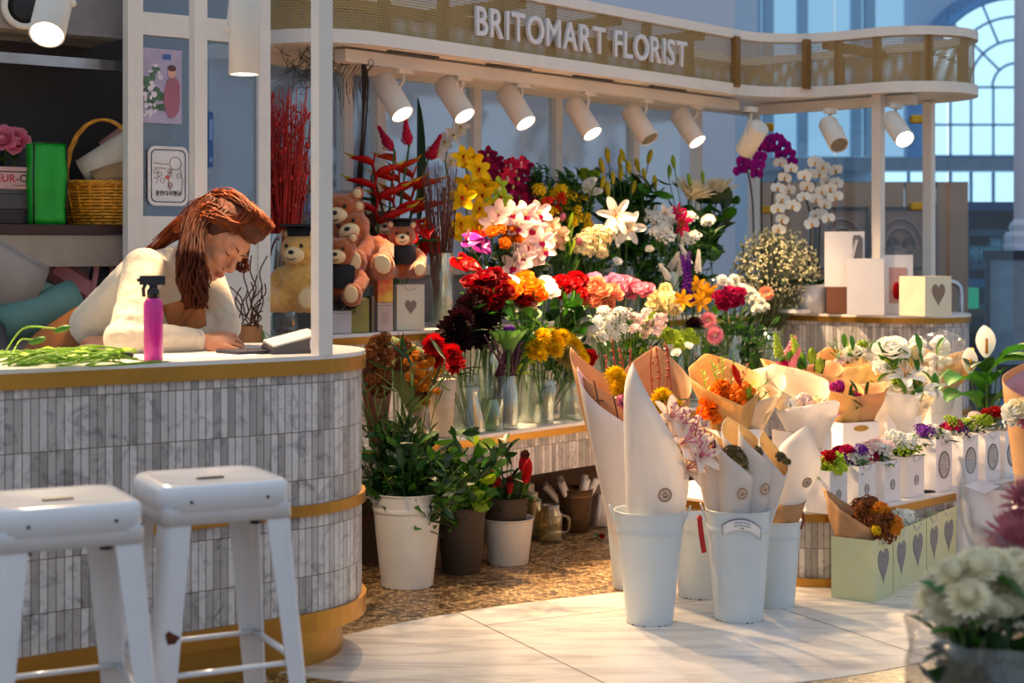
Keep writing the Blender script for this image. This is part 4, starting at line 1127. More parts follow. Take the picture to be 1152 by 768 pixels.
# ------------------------------------------------------------------ on the counter
ZC = .998
p = OZ(172.5, 405.5, ZC); sb = thing('spray_bottle', 'magenta spray bottle with black trigger at the counter edge', 'spray bottle', p)
MAG = mat('magenta_metal', (205, 20, 140), rough=.28, var=.03, spec=.7)
b = MB(); b.lathe([(.002, 0), (.0265, .0), (.0285, .003), (.0285, .165), (.027, .176), (.020, .186), (.016, .19)], 32, p, cap0=True, cap1=True); b.build('bottle', MAG, sb)
BLK = mat('black_plastic', (20, 19, 20), rough=.35)
b = MB(); b.lathe([(.0185, .188), (.0185, .212), (.013, .217), (.011, .232)], 20, p, cap0=True, cap1=True)
b.loft([[p+Vector((x*sx_, y, z)) for x, y in ((-1, -.012), (1, -.012), (1, .012), (-1, .012))] for sx_, z in ((.012, .225), (.016, .236), (.015, .252))] , smooth=False)
b.build('collar', BLK, sb)
b = MB(); d1 = Vector((-.5, -.2, 0)).normalized()
b.loft([[p+Vector((0, 0, .240))+d1*t_+Vector((-d1.y, d1.x, 0))*w_*sx_+Vector((0, 0, h_)) for sx_, h_ in ((-1, -.012), (1, -.012), (1, .016-.3*abs(t_)*.2), (-1, .016))] for t_, w_ in ((-.034, .010), (-.02, .013), (.0, .014), (.022, .011), (.040, .009))], smooth=False); b.build('trigger_head', BLK, sb)
b = MB(); b.tube([p+Vector((0, 0, .234))-d1*-.022, p+Vector((0, 0, .215))+d1*.030, p+Vector((0, 0, .192))+d1*.028], .0055, 8); b.build('trigger', BLK, sb)
b = MB(); b.tube([p+Vector((0, 0, .243))+d1*.038, p+Vector((0, 0, .243))+d1*.048], .006, 10); b.build('nozzle', BLK, sb)
# dark case by the elbow, papers, notebook, pen, card terminal
def flat(px, py, w_, l_, h_, rz, name, m, label, cat, z=ZC, bev=.002):
    p = OZ(px, py, z); q = MB(); q.box((0, 0, h_/2), (w_, l_, h_), bev=bev); Mz = Matrix.Rotation(rz, 3, 'Z'); q.v = [Mz @ v+p for v in q.v]
    return q.tag(name, m, label, cat, origin=p)
flat(127, 402.5, .125, .045, .016, CR_-.5, 'glasses_case', BLK, 'black flat case beside the cut greens and her elbow', 'case', bev=.005)
PAP = mat('white_paper', (228, 226, 226), rough=.6, var=.02)
flat(236, 400.5, .30, .16, .002, CR_-.25, 'paper_sheet', PAP, 'white sheet of paper under her forearm', 'paper', bev=0)
nb = flat(285, 396.5, .20, .13, .010, CR_+.1, 'notebook', mat('navy_notebook', (34, 34, 52), rough=.5), 'dark navy notebook under her writing hand', 'notebook', z=ZC+.002)
tip = (rh[0]+rh[1])/2
b = MB(); e0 = OZ(279, 394, ZC+.012); b.tube([e0, e0.lerp(tip+Vector((0, 0, .02)), .1), tip+Vector((-.0, .004, .008)), tip+(tip-e0)*1.3+Vector((0, .004, .03))], [.001, .004, .0045, .0045], 10); b.tag('pen', BLK, 'dark pen held in her writing hand', 'pen')
p = OZ(326, 397, ZC); td = thing('card_terminal', 'dark wedge shaped payment terminal beside the counter post', 'terminal', p, CR_-.12)
b = MB(); b.loft([[Vector((x, -.05, 0)), Vector((x, -.05, h_)), Vector((x, .05, h_+.012)), Vector((x, .05, 0))] for x, h_ in ((-.078, .014), (-.07, .022), (.07, .052), (.085, .055))], smooth=False); b.build('wedge_body', mat('dark_grey_plastic', (64, 62, 66), rough=.45), td, world=False)
b = MB(); b.loft([[Vector((x, y, z+h_)) for y, h_ in ((-.046, .0), (-.046, .006), (.046, .02), (.046, .012))] for x, z in ((-.074, .022), (.08, .056))], smooth=False); b.build('pale_top', LAMPW, td, world=False)
b = MB(); b.box((.062, -.052, .028), (.026, .006, .030), bev=.002); b.build('white_label', PAP, td, world=False)
p = OZ(352, 394, ZC+.0)
# cut greens spread on the counter
LIME = mat('lime_stem_green', (128, 176, 20), rough=.5, var=.25, trans=.25); LEAFG = mat('fresh_leaf_green', (70, 128, 22), rough=.5, var=.3, trans=.2)
random.seed(5)
g = MB()
for i in range(85):
    x0 = U(-30, 105); p0 = OZ(x0, U(396, 412), ZC+U(.004, .02)); an = U(-.35, .35)+CR_; L_ = U(.08, .22)
    p1 = p0+Vector((math.cos(an), math.sin(an), 0))*L_*.5+Vector((0, 0, U(.0, .025))); p2 = p0+Vector((math.cos(an+U(-.4, .4)), math.sin(an), 0))*L_+Vector((0, 0, U(-.004, .012)))
    p2.z = max(p2.z, ZC+.004); g.tube(cr([p0, p1, p2], 4), [.0026]*8+[.0016], 6)
gs = g.tag('cut_green_stems', LIME, 'loose pile of cut lime-green stems on the left end of the counter', 'stems'); gs['kind'] = 'stuff'
for i in range(9):
    p0 = OZ(8+14*i, 407-(i % 3)*4, ZC+.012); L_ = .11; an = CR_+U(-.5, .5); g = MB()
    def lf(u, v, L_=L_, an=an, p0=p0, ph=U(0, 3)):
        x = L_*u; y = (v-.5)*.07*math.sin(PI*min(1, u*1.02))**.8; z = .012*math.sin(u*PI)+.006*math.sin(u*9+ph)+abs(v-.5)*.012
        return p0+Vector((x*math.cos(an)-y*math.sin(an), x*math.sin(an)+y*math.cos(an), z))
    g.sheet(lf, 10, 4, .0012); g.tag('cut_leaf', mat('bright_lime_leaf', (150, 196, 26), rough=.5, var=.2, trans=.3), 'crinkled lime leaf lying among the cut stems on the counter', 'leaf', 'cut lime leaves on the counter')
for i, (x0, y0, x1, y1, lb) in enumerate(((2, 392, 70, 368, 'long arching green stem rising highest from the cut pile'), (12, 395, 42, 381, 'short budded stem lifting from the cut pile on the counter'))):
    q = MB(); d = 4.9; t = thing('budded_stem', lb, 'stem', OZ(x0, 398, ZC))
    q.tube(cr([OZ(x0, 402, ZC+.01), W(x0+(x1-x0)*.35, y1+2, d), W(x0+(x1-x0)*.8, y1+1, d), W(x1, y1+(4 if i == 0 else 0), d)], 6), .0028, 6); q.build('stem', LIME, t)
    q = MB(); e = W(x1, y1+2, d); q.ell(e, (.028, .010, .010), Matrix.Rotation(-.3, 3, 'Y')); q.build('bud', LEAFG, t)
# ------------------------------------------------------------------ flower and vessel kit
G1 = mat('leaf_green', (56, 112, 20), rough=.45, var=.3, scale=9, trans=.25, rnd=.2, hue=.02)
G2 = mat('dark_leaf_green', (22, 58, 18), rough=.4, var=.3, scale=9, trans=.18, rnd=.2)
G3 = mat('yellow_green_leaf', (146, 180, 30), rough=.5, var=.25, scale=9, trans=.3, rnd=.2, hue=.02)
STEM = mat('stem_green', (64, 104, 32), rough=.5, var=.2, trans=.15)
def pm(name, col, **k):
    a = dict(rough=.7, var=.16, scale=25, trans=.30, rnd=.15, spec=.2); a.update(k); return mat(name, col, **a)
C_RED = pm('petal_red', (176, 8, 14)); C_DRED = pm('petal_dark_red', (118, 4, 14)); C_BURG = pm('petal_burgundy', (30, 5, 11)); C_MAG = pm('petal_magenta', (190, 16, 84)); C_BORD = pm('petal_bordeaux', (132, 10, 62), var=.2)
C_PINK = pm('petal_pink', (232, 138, 158)); C_PEACH = pm('petal_peach', (240, 158, 118)); C_PALE = pm('petal_blush', (244, 214, 206)); C_MAUVE = pm('petal_mauve', (206, 150, 186))
C_ORG = pm('petal_orange', (236, 126, 14)); C_YEL = pm('petal_yellow', (240, 196, 6)); C_GOLD = pm('petal_gold', (222, 158, 10)); C_CRM = pm('petal_cream', (244, 228, 176)); C_WHT = pm('petal_white', (240, 238, 228), var=.05)
C_PUR = pm('petal_purple', (102, 30, 140)); C_FUCH = pm('petal_fuchsia', (150, 6, 132)); C_LIME = pm('petal_lime', (170, 196, 50)); C_VERM = pm('petal_vermilion', (214, 36, 10)); C_GPNK = pm('petal_ginger_pink', (206, 34, 74))
BROWN = mat('twig_brown', (66, 36, 20), rough=.7, var=.3); DRIED = mat('dried_tan', (150, 98, 44), rough=.8, var=.3, scale=40)
POLLEN = mat('pollen_gold', (196, 128, 10), rough=.8, var=.3, scale=60)

def petal(b, L, w_, az=0, tilt=0, curl=0.0, cup=.2, r0=0.0, z0=0.0, nu=6, nv=4, tip=1.0, base=.25, ruf=0.0, twist=0.0, ph=0.0):
    """a petal leaving the axis at azimuth az, tilt above the horizontal, bending by curl along its length"""
    ca, sa = math.cos(az), math.sin(az)
    P = []; x, z, an = r0, z0, tilt
    sp = [(x, z, an)]
    for i in range(nu):
        an2 = tilt+curl*(i+.5)/nu; x += L/nu*math.cos(an2); z += L/nu*math.sin(an2); sp.append((x, z, tilt+curl*(i+1)/nu))
    vs = []
    for i in range(nu+1):
        u = i/nu; wd = w_*(base*(1-u)+math.sin(PI*min(1, u*.93+.02))**tip*(1-base*(1-u)))*(1 if u < .98 else .45)
        x, z, an = sp[i]; nx, nz = -math.sin(an), math.cos(an)
        for j in range(nv+1):
            v = j/nv-.5; y = v*wd; h = cup*wd*(4*v*v-.3)*(.4+.6*u)+ruf*math.sin(j*2.4+i*1.3+ph*5)*u+twist*v*u*wd
            px_, pz_ = x+nx*h, z+nz*h
            vs.append((px_*ca-y*sa, px_*sa+y*ca, pz_))
    k = nv+1; fs = [(i*k+j, (i+1)*k+j, (i+1)*k+j+1, i*k+j+1) for i in range(nu) for j in range(nv)]
    b.add(vs, fs); return b
def bloom_rose(seed=0, n=20, R0=.036):
    rd = random.Random(seed); b = MB()
    b.ell((0, 0, .016), (.012, .012, .02), None, 10, 6)
    for i in range(n):
        q = i/(n-1); az = i*2.39996; L = R0*(.75+.45*q); b.cur = 0
        petal(b, L, R0*(1.0+.45*q), az, R(86-46*q+rd.uniform(-6, 6)), R(8-55*q), .28, .004+.010*q, .002+.004*(1-q), 6, 4, .55, .5)
    return b
def bloom_mum(n=90, R0=.04, w_=.008, flat=0.0, incurve=.5, layers=7, seed=0):
    rd = random.Random(seed); b = MB(); b.ell((0, 0, R0*.22), (R0*.35, R0*.35, R0*.25), None, 10, 6)
    for i in range(n):
        q = i/(n-1); t = R(88-108*q*(1-flat*.4)-flat*30*(1-q)); petal(b, R0*(.72+.3*q), w_*(.8+.4*q), i*2.39996, t+rd.uniform(-.1, .1), incurve*(1.2-.8*q), .3, .003, R0*.12, 4, 2, .4, .6)
    return b
def bloom_daisy(n=18, R0=.04, w_=.012, layers=2):
    b = MB()
    for k in range(layers):
        for i in range(n): petal(b, R0*(1-.2*k), w_, 2*PI*(i+.5*k)/n, R(8+22*k), R(-10), .25, .006, .003*k, 4, 2, .45, .5)
    b.cur = 1; b.ell((0, 0, .006), (.012, .012, .007), None, 12, 6); return b
def bloom_carn(R0=.034, n=26, seed=0):
    b = MB(); b.ell((0, 0, .008), (.008, .008, .014), None, 8, 5)
    for i in range(n): 
        q = i/(n-1); petal(b, R0*(.8+.25*q), R0*.95, i*2.39996, R(82-68*q), R(-20*q), .25, .003, .004, 5, 6, .5, .4, ruf=.003, ph=i)
    return b
def bloom_cym(R0=.045, seed=0):
    """cymbidium orchid: five broad tepals and a lip"""
    b = MB(); rd = random.Random(seed)
    for i, a in enumerate((90, 18, 162, -48, 228)):
        petal(b, R0, R0*.62, R(a), R(18+rd.uniform(-6, 10)), R(-12+rd.uniform(-14, 24)), .25, .003, 0, 7, 4, .6, .35)
    b.cur = 1; petal(b, R0*.62, R0*.55, R(-90), R(48), R(-95), -.5, .003, .004, 7, 4, .5, .5); b.cur = 2; b.ell((0, 0, R0*.30), (R0*.11, R0*.11, R0*.26), Matrix.Rotation(R(-20), 3, 'X'), 8, 6)
    return b
def bloom_phal(R0=.042):
    b = MB()
    for a, w_ in ((90, .62), (210, .58), (330, .58)): petal(b, R0*.95, R0*w_, R(a), R(8), R(-8), .12, .003, 0, 6, 4, .55, .4)
    for a in (10, 170): petal(b, R0*1.05, R0*1.25, R(a), R(12), R(-12), .08, .002, .002, 6, 6, .45, .45)
    b.cur = 1; petal(b, R0*.42, R0*.4, R(-90), R(40), R(-60), -.4, .002, .003, 5, 4, .5, .5); b.ell((0, 0, .006), (.005, .005, .007), None, 8, 5); return b
def bloom_lily(R0=.075, open_=1.0):
    b = MB()
    for k in range(6): petal(b, R0, R0*.40*(1.15 if k % 2 else .9), k*PI/3, R(74-34*open_), R(-48*open_), .3, .003, .001*(k % 2), 8, 4, .7, .3)
    b.cur = 1
    for k in range(6):
        a = k*PI/3+.3; b.tube([(0, 0, 0), (.008*math.cos(a), .008*math.sin(a), .03), (.022*math.cos(a)*open_, .022*math.sin(a)*open_, .055)], .0012, 5); b.ell((.022*math.cos(a)*open_, .022*math.sin(a)*open_, .056), (.006, .0025, .0025), None, 6, 4)
    return b
def bloom_bud(L=.06, r=.012):
    b = MB(); b.lathe([(.003, 0), (r*.55, L*.12), (r*.85, L*.35), (r, L*.6), (r*.8, L*.82), (r*.35, L*.97), (.001, L)], 10); 
    for k in range(3): b.tube([(r*.6*math.cos(k*2.1), r*.6*math.sin(k*2.1), L*.1), (r*1.0*math.cos(k*2.1), r*1.0*math.sin(k*2.1), L*.6), (.001*k, 0, L)], .0015, 4)
    return b
def bloom_tulip(R0=.03, H0=.05):
    b = MB()
    for k in range(6): petal(b, H0*1.05, R0*1.35, k*PI/3, R(58), R(64), .35, .003, .0, 6, 4, .55, .55)
    return b
def bloom_anth(R0=.05):
    """anthurium: heart-shaped waxy spathe and spadix"""
    b = MB()
    def fn(u, v):
        a = 2*PI*u; hx = 16*math.sin(a)**3; hy = 13*math.cos(a)-5*math.cos(2*a)-2*math.cos(3*a)-math.cos(4*a)
        x, y = hx/17*R0*v, (hy-4)/17*R0*v*1.15; return (x, y, .012*(v*v)+.006*math.sin(3*a)*v-.12*abs(x))
    b.sheet(fn, 28, 5, .0012); b.cur = 1; b.tube([(0, .012, .0), (0, .006, .014), (0, -.006, .035), (0, -.012, .055)], [.004, .0045, .004, .002], 8); return b
def bloom_spike(L=.16, n=70, r=.018, fl=.008, seed=0, taper=.7):
    rd = random.Random(seed); b = MB()
    for i in range(n):
        q = i/n; a = i*2.39996; rr = r*(1-taper*q); c_ = Vector((rr*math.cos(a), rr*math.sin(a), L*q))
        M3 = basis(Vector((math.cos(a), math.sin(a), .5))); f = MB(); s_ = fl*(1-.45*q)*rd.uniform(.8, 1.2)
        for k in range(5): petal(f, s_, s_*.9, k*2*PI/5, R(25), R(-20), .2, .0005, 0, 3, 2, .5, .5)
        b.merge(f, Matrix.Translation(c_) @ M3.to_4x4())
    b.cur = 1; b.tube([(0, 0, -.02), (0, 0, L*.5), (0, 0, L)], [.003, .0025, .001], 6); return b
def bloom_cluster(R0=.05, n=30, fl=.012, seed=0, flatz=.7, kind='f'):
    """many small florets on a domed head"""
    rd = random.Random(seed); b = MB()
    for i in range(n):
        a = i*2.39996; q = (i+.5)/n; th = q*1.5; d_ = Vector((math.sin(th)*math.cos(a), math.sin(th)*math.sin(a), math.cos(th)*flatz))
        p = d_*R0*rd.uniform(.8, 1.1)+Vector((0, 0, R0*.1)); M3 = basis(d_+Vector((rd.uniform(-.3, .3), rd.uniform(-.3, .3), .2)))
        b.cur = 0; f = MB(); s_ = fl*rd.uniform(.75, 1.2)
        if kind == 'b': f.ell((0, 0, 0), s_*.6, None, 7, 5)
        else:
            for k in range(5): petal(f, s_, s_*.95, k*2*PI/5, R(22), R(-15), .2, .001, 0, 3, 2, .5, .5)
        b.merge(f, Matrix.Translation(p) @ M3.to_4x4())
        b.cur = 1; b.tube([(0, 0, -R0*.6), p*.5+Vector((0, 0, -R0*.1)), p], .0009, 4)
    return b
def bloom_protea(R0=.035, H0=.085, spread=.0, fringe=True):
    b = MB()
    for ring in range(5):
        n = 9+ring
        for k in range(n): petal(b, H0*(.55+.11*ring), .016-.001*ring, 2*PI*(k+.5*(ring % 2))/n, R(78-20*spread*(5-ring)/5-8*(4-ring)*.25), R(22-30*spread), .3, R0*(.35-.03*ring), H0*.02*ring, 5, 2, .7, .6)
    if fringe:
        b.cur = 1
        for k in range(46): a = k*2.39996; q = (k/46)**.5; b.tube([(R0*.3*q*math.cos(a), R0*.3*q*math.sin(a), H0*.3), (R0*.62*q*math.cos(a), R0*.62*q*math.sin(a), H0*(1.12-.2*q*q))], .0016, 4)
    else: b.cur = 1; b.ell((0, 0, H0*.45), (R0*.55, R0*.55, H0*.5), None, 14, 8)
    return b
def bloom_king(R0=.11, n=84):
    b = MB()
    for i in range(n): q = i/(n-1); petal(b, R0*(.62+.45*q), .017*(.7+.5*q), i*2.39996, R(86-52*q)+.06*math.sin(i*7), R(14-26*q), .3, .004+.010*q, .004, 5, 2, .6, .5)
    b.cur = 1; b.ell((0, 0, .02), (.03, .03, .022), None, 12, 6); return b
def bloom_helico(n=6, L=.34):
    """heliconia: zigzag axis with boat-shaped red bracts tipped yellow-green"""
    b = MB(); ax = []
    for i in range(n+1): q = i/n; ax.append(Vector((.006*(-1)**i, 0, L*q*.86)))
    b.tube(ax, [.008-.004*i/n for i in range(n+1)], 8)
    for i in range(n):
        q = i/n; s_ = (-1)**i; ln = .16*(1-.45*q); p = ax[i]+Vector((0, 0, .01)); dx = Vector((s_*.93, 0, .36)).normalized(); up_ = Vector((0, 1, 0)).cross(dx)*s_
        def fn(u, v, p=p, dx=dx, ln=ln, s_=s_):
            w_ = .036*math.sin(PI*min(1, .12+.88*u))**.7*(1-.25*u); a = (v-.5)*PI*1.25; y = w_*math.sin(a); z = w_*1.25*(1-math.cos(a))*.75; c_ = p+dx*ln*u; return c_+Vector((0, y, -z*.2))+Vector((-dx.z*s_, 0, abs(dx.x)))*(z*.9-.012)
        b.sheet(fn, 8, 6, .0012)
        b.cur = 1; e = p+dx*ln; b.tube([p+dx*ln*.82+Vector((0, 0, .004)), e, e+dx*.03+Vector((0, 0, .006))], [.007, .006, .001], 6); b.cur = 0
    return b
def bloom_ginger(L=.11, R0=.02):
    b = MB(); n = 46
    for i in range(n):
        q = i/n; petal(b, .034*(1-.3*q), .018, i*2.39996, R(40+38*q), R(30), .4, R0*.45*(1-q*.8), L*q*.85, 4, 2, .6, .6)
    return b
def leaf_mesh(L=.1, w_=.04, curl=-.5, m=G1, tilt=.5, fold=.25, n=1):
    b = MB(); petal(b, L, w_, 0, tilt, curl, fold, 0, 0, 8, 4, .75, .1); return b.mesh('leaf', m)
LM1 = leaf_mesh(.11, .04, -.7); LM2 = leaf_mesh(.09, .055, -.5, G1); LM3 = leaf_mesh(.13, .03, -.6, G2); LM4 = leaf_mesh(.10, .05, -.6, G3); LM5 = leaf_mesh(.24, .075, -.7, G2)
def facex(d, roll=0.0):
    z = Vector(d).normalized(); x = Vector((1, 0, 0)); x = (x-z*x.dot(z)).normalized(); return Matrix((x, z.cross(x), z)).transposed() @ Matrix.Rotation(roll, 3, 'Z')
def face(d, roll=0.0):
    return basis(d) @ Matrix.Rotation(roll, 3, 'Z')
_B = {}
def BL(key, fn, mats):
    if key not in _B: _B[key] = fn().mesh('bloom', mats)
    return _B[key]
CAMP = Vector((0, 0, H))
def aim(p, up_=.8, side=None):
    """direction a head tends to face: partly up, partly towards the aisle, with scatter"""
    d = (CAMP-Vector(p)).normalized(); return (d*(1-up_)+Vector((0, 0, up_))+rv(.28)).normalized()
def stemflower(name, label, group, head, base, me, dirn=None, sc_=1.0, leaves=0, lm=None, sr=.003, stem_m=None, cat='flower', lsc=1.0, bl='bloom', roll=None, z0=0.4, xr=False):
    head = Vector(head); base = Vector(base)
    d = Vector(dirn).normalized() if dirn is not None else aim(head)
    t = thing(name, label, cat, base, 0, group)
    put(bl, me, t, head-base, facex(d, roll) if xr else face(d, U(0, 6.28) if roll is None else roll), sc_)
    b = MB(); mid = base.lerp(head, .5)+Vector((0, 0, .03*(head-base).length))+rv(.006); pts = cr([Vector((0, 0, 0)), mid-base, head-base-d*.02, head-base+d*.002], 4)
    b.tube(pts, sr, 6); b.build('stem', stem_m or STEM, t, world=False)
    for i in range(leaves):
        q = U(z0, .92); p = base.lerp(head, q); put('leaf', lm or LM1, t, p-base, Matrix.Rotation(U(0, 6.28), 3, 'Z') @ Matrix.Rotation(U(-.5, .3), 3, 'Y'), U(.7, 1.15)*lsc)
    return t
# vessels
GLASS = clear('vase_glass', tint=(.93, .97, .96), gloss=.05, facing=.42, edge=(.85, .92, .90), body=.05, bodycol=(.6, .66, .62)); WATER = clear('vase_water', tint=(.80, .88, .78), gloss=.03, facing=.2, body=.10, bodycol=(.30, .36, .24))
GREENG = clear('green_tinted_glass', tint=(.74, .88, .62), gloss=.05, facing=.4, body=.10, bodycol=(.35, .45, .22)); AMBG = clear('amber_jar_glass', tint=(.95, .86, .62), gloss=.06, facing=.4, body=.10, bodycol=(.6, .5, .3))
def vase(p, r, h, label, prof=None, water=.6, m=None, group=None, name='glass_vase', th=.003, n=28):
    p = Vector(p); t = thing(name, label, 'vase', p, 0, group); pr = prof or [(r*.92, 0), (r, h*.05), (r, h)]
    b = MB(); b.lathe([(.001, .0)]+pr+[(q[0]-th, q[1]) for q in reversed(pr) if q[1] > h*.03]+[(.001, h*.035)], n); b.build('vessel', m or GLASS, t, world=False)
    if water:
        rw = [(max(q[0]-th-.0012, .002), max(q[1], h*.045)) for q in pr if q[1] <= h*water+1e-6]
        def rad(z):
            for (r0, z0), (r1, z1) in zip(pr, pr[1:]):
                if z0 <= z <= z1: return r0+(r1-r0)*(z-z0)/max(z1-z0, 1e-6)
            return pr[-1][0]
        rw.append((rad(h*water)-th-.0012, h*water)); b = MB(); b.lathe([(.001, h*.045)]+rw+[(.001, h*water)], n); b.build('water', WATER, t, world=False)
    return t
def bucket(p, rt, rb, h, m, label, ears=True, rz=0, bands=True, group=None, name='flower_bucket', chip=False):
    p = Vector(p); t = thing(name, label, 'bucket', p, rz, group); th = .003
    def rad(z): return rb+(rt-rb)*z/h
    pr = [(.001, 0), (rb*.97, 0), (rb, .004)]
    if bands: pr += [(rad(h*.02), h*.02), (rad(h*.4), h*.4), (rad(h*.79), h*.79), (rad(h*.80), h*.80), (rad(h*.805)+.003, h*.807), (rad(h*.82), h*.82), (rad(h*.835)+.003, h*.842), (rad(h*.85), h*.85)]
    pr += [(rad(h*.856), h*.856), (rad(h*.90), h*.90), (rt-.001, h-.012), (rt, h-.006), (rt+.004, h-.003), (rt+.003, h), (rt-.002, h-.002), (rad(h*.8)-th, h*.8), (rb-th, .008), (.001, .008)]
    b = MB(); b.lathe(pr, 44); bd = b.build('bucket_body', m, t, world=False)
    if ears:
        for s_ in (-1, 1):
            b = MB(); z = h*.90; x = rad(z); b.tube(cr([(s_*x, -.022, z-.004), (s_*(x+.014), -.022, z+.03), (s_*(x+.022), -.012, z+.052), (s_*(x+.022), .012, z+.052), (s_*(x+.014), .022, z+.03), (s_*x, .022, z-.004)], 4), .0026, 6); b.build('ear_handle', m, t, world=False)
    if chip:
        b = MB()
        for k in range(7):
            a = random.uniform(PI*1.05, PI*1.95); 
            b.sheet(lambda u, v, a=a: ((rb+.0006+.0005*v)*math.cos(a+.10*(u-.5)*random.choice((1, 1))), (rb+.0006+.0005*v)*math.sin(a+.10*(u-.5)), .0005+.007*v*math.sin(PI*u)), 4, 1)
        b.build('worn_edge', RUST, bd, world=False)
    return t
def foliage(name, label, c, spread, mats, n, L=(.05, .1), w_=.3, seed=0, base=None, stems=10, droop=-.5, stem_m=None, cat='foliage', group=None, up_=.5, fn=None):
    """a bunch of leafy twigs as one thing: twigs and leaves"""
    rd = random.Random(seed); c = Vector(c); base = Vector(base) if base is not None else c-Vector((0, 0, spread[2]))
    t = thing(name, label, cat, base, 0, group); tips = []
    b = MB()
    for i in range(stems):
        q = Vector((rd.gauss(0, .5)*spread[0], rd.gauss(0, .5)*spread[1], rd.uniform(.1, 1)*spread[2])); e = c+q
        pts = cr([base+(e-base)*.02+Vector((rd.uniform(-.01, .01), rd.uniform(-.01, .01), 0)), base.lerp(e, .5)+Vector((0, 0, .02)), e], 4); b.tube(pts, .0022, 5); tips.append(pts)
    b.build('twigs', stem_m or STEM, t)
    b = MB(); NM_ = len(mats)
    for i in range(n):
        pts = tips[i % len(tips)]; k = rd.randint(max(1, len(pts)//3), len(pts)-1); p = pts[k]
        d_ = Vector((rd.gauss(0, 1), rd.gauss(0, 1), rd.gauss(up_, .6))).normalized(); f = MB(); l_ = rd.uniform(*L); petal(f, l_, l_*w_, 0, R(10), droop, .2, 0, 0, 4, 2, .75, .1)
        M3 = basis(d_) @ Matrix.Rotation(rd.uniform(0, 6.28), 3, 'Z') @ Matrix.Rotation(-PI/2, 3, 'Y')
        b.cur = rd.randint(0, NM_-1); b.merge(f, Matrix.Translation(p) @ M3.to_4x4())
    b.cur = 0; b.build('leaves', mats, t); return t
# ------------------------------------------------------------------ shared meshes
M_ROSE = lambda c, k: BL('rose'+k, lambda: bloom_rose(3), c)
RRED = M_ROSE(C_DRED, 'r'); RORG = M_ROSE(C_ORG, 'o'); RPCH = M_ROSE(C_PEACH, 'p'); RPNK = M_ROSE(C_PINK, 'k'); RMAU = M_ROSE(C_MAUVE, 'm'); RWHT = M_ROSE(C_WHT, 'w')
YMUM = BL('ymum', lambda: bloom_mum(80, .032, .008, 0, .3), C_YEL); WMUM = BL('wmum', lambda: bloom_mum(90, .042, .011, 0, .9), C_WHT); WDAI = BL('wdai', lambda: bloom_daisy(16, .022, .008), [C_WHT, C_LIME])
BDAH = BL('bdah', lambda: bloom_mum(80, .05, .014, .1, .4), C_BURG); RDAH = BL('rdah', lambda: bloom_mum(64, .042, .014, .1, .4), C_RED); PGER = BL('pger', lambda: bloom_daisy(22, .045, .011, 3), [C_PINK, C_CRM])
YCYM = BL('ycym', lambda: bloom_cym(.052), [C_YEL, C_GOLD, C_RED]); BCYM = BL('bcym', lambda: bloom_cym(.048), [C_BORD, C_MAG, C_CRM]); PCYM = BL('pcym', lambda: bloom_cym(.052), [C_PALE, C_MAG, C_CRM]); GCYM = BL('gcym', lambda: bloom_cym(.05), [C_LIME, C_CRM, C_RED]); WCYM = BL('wcym', lambda: bloom_cym(.046), [C_WHT, C_CRM, C_GOLD]); PKCYM = BL('pkcym', lambda: bloom_cym(.05), [C_GPNK, C_PINK, C_CRM])
WPHA = BL('wpha', lambda: bloom_phal(.042), [C_WHT, C_GOLD]); FPHA = BL('fpha', lambda: bloom_phal(.042), [C_FUCH, C_PUR])
WLIL = BL('wlil', lambda: bloom_lily(.085), [C_WHT, POLLEN]); MLIL = BL('mlil', lambda: bloom_lily(.06), [C_MAG, POLLEN]); YLIL = BL('ylil', lambda: bloom_lily(.055), [C_GOLD, POLLEN])
YBUD = BL('ybud', lambda: bloom_bud(.08, .014), pm('lily_bud_yellow', (206, 186, 52))); GBUD = BL('gbud', lambda: bloom_bud(.06, .010), G3)
PTUL = BL('ptul', bloom_tulip, C_PINK); PUTUL = BL('putul', bloom_tulip, pm('petal_violet_pink', (170, 40, 130))); WTUL = BL('wtul', bloom_tulip, C_CRM)
RANT = BL('rant', lambda: bloom_anth(.058), [pm('anthurium_red', (206, 10, 12), rough=.25), C_GOLD]); PANT = BL('pant', lambda: bloom_anth(.042), [pm('anthurium_purple', (150, 36, 130), rough=.25), C_PINK])
HELI = BL('heli', bloom_helico, [pm('heliconia_red', (196, 16, 10), rough=.4), pm('heliconia_tip', (206, 176, 40))]); HELO = BL('helo', lambda: bloom_helico(4, .24), [pm('heliconia_orange', (222, 62, 10), rough=.4), pm('heliconia_tip2', (216, 150, 30))]); GING = BL('ging', bloom_ginger, C_GPNK)
KPRO = BL('kpro', lambda: bloom_king(), [pm('king_protea_cream', (250, 234, 196), var=.1), C_CRM]); RPRO = BL('rpro', lambda: bloom_protea(.035, .085, .0, True), [pm('protea_red', (178, 30, 40), var=.25), pm('protea_dark', (30, 10, 12))]); PPRO = BL('ppro', lambda: bloom_protea(.042, .08, .25, True), [pm('protea_salmon', (220, 118, 104)), C_PALE]); CPRO = BL('cpro', lambda: bloom_protea(.034, .095, -.3, False), [pm('protea_crimson', (206, 20, 44)), C_RED])
PDEL = BL('pdel', lambda: bloom_spike(.2, 80, .02, .012), [C_PUR, STEM]); WSTK = BL('wstk', lambda: bloom_spike(.17, 70, .022, .012), [C_WHT, STEM]); PKSN = BL('pksn', lambda: bloom_spike(.12, 50, .016, .010), [C_PINK, STEM]); GSN = BL('gsn', lambda: bloom_spike(.10, 46, .014, .008), [G3, STEM])
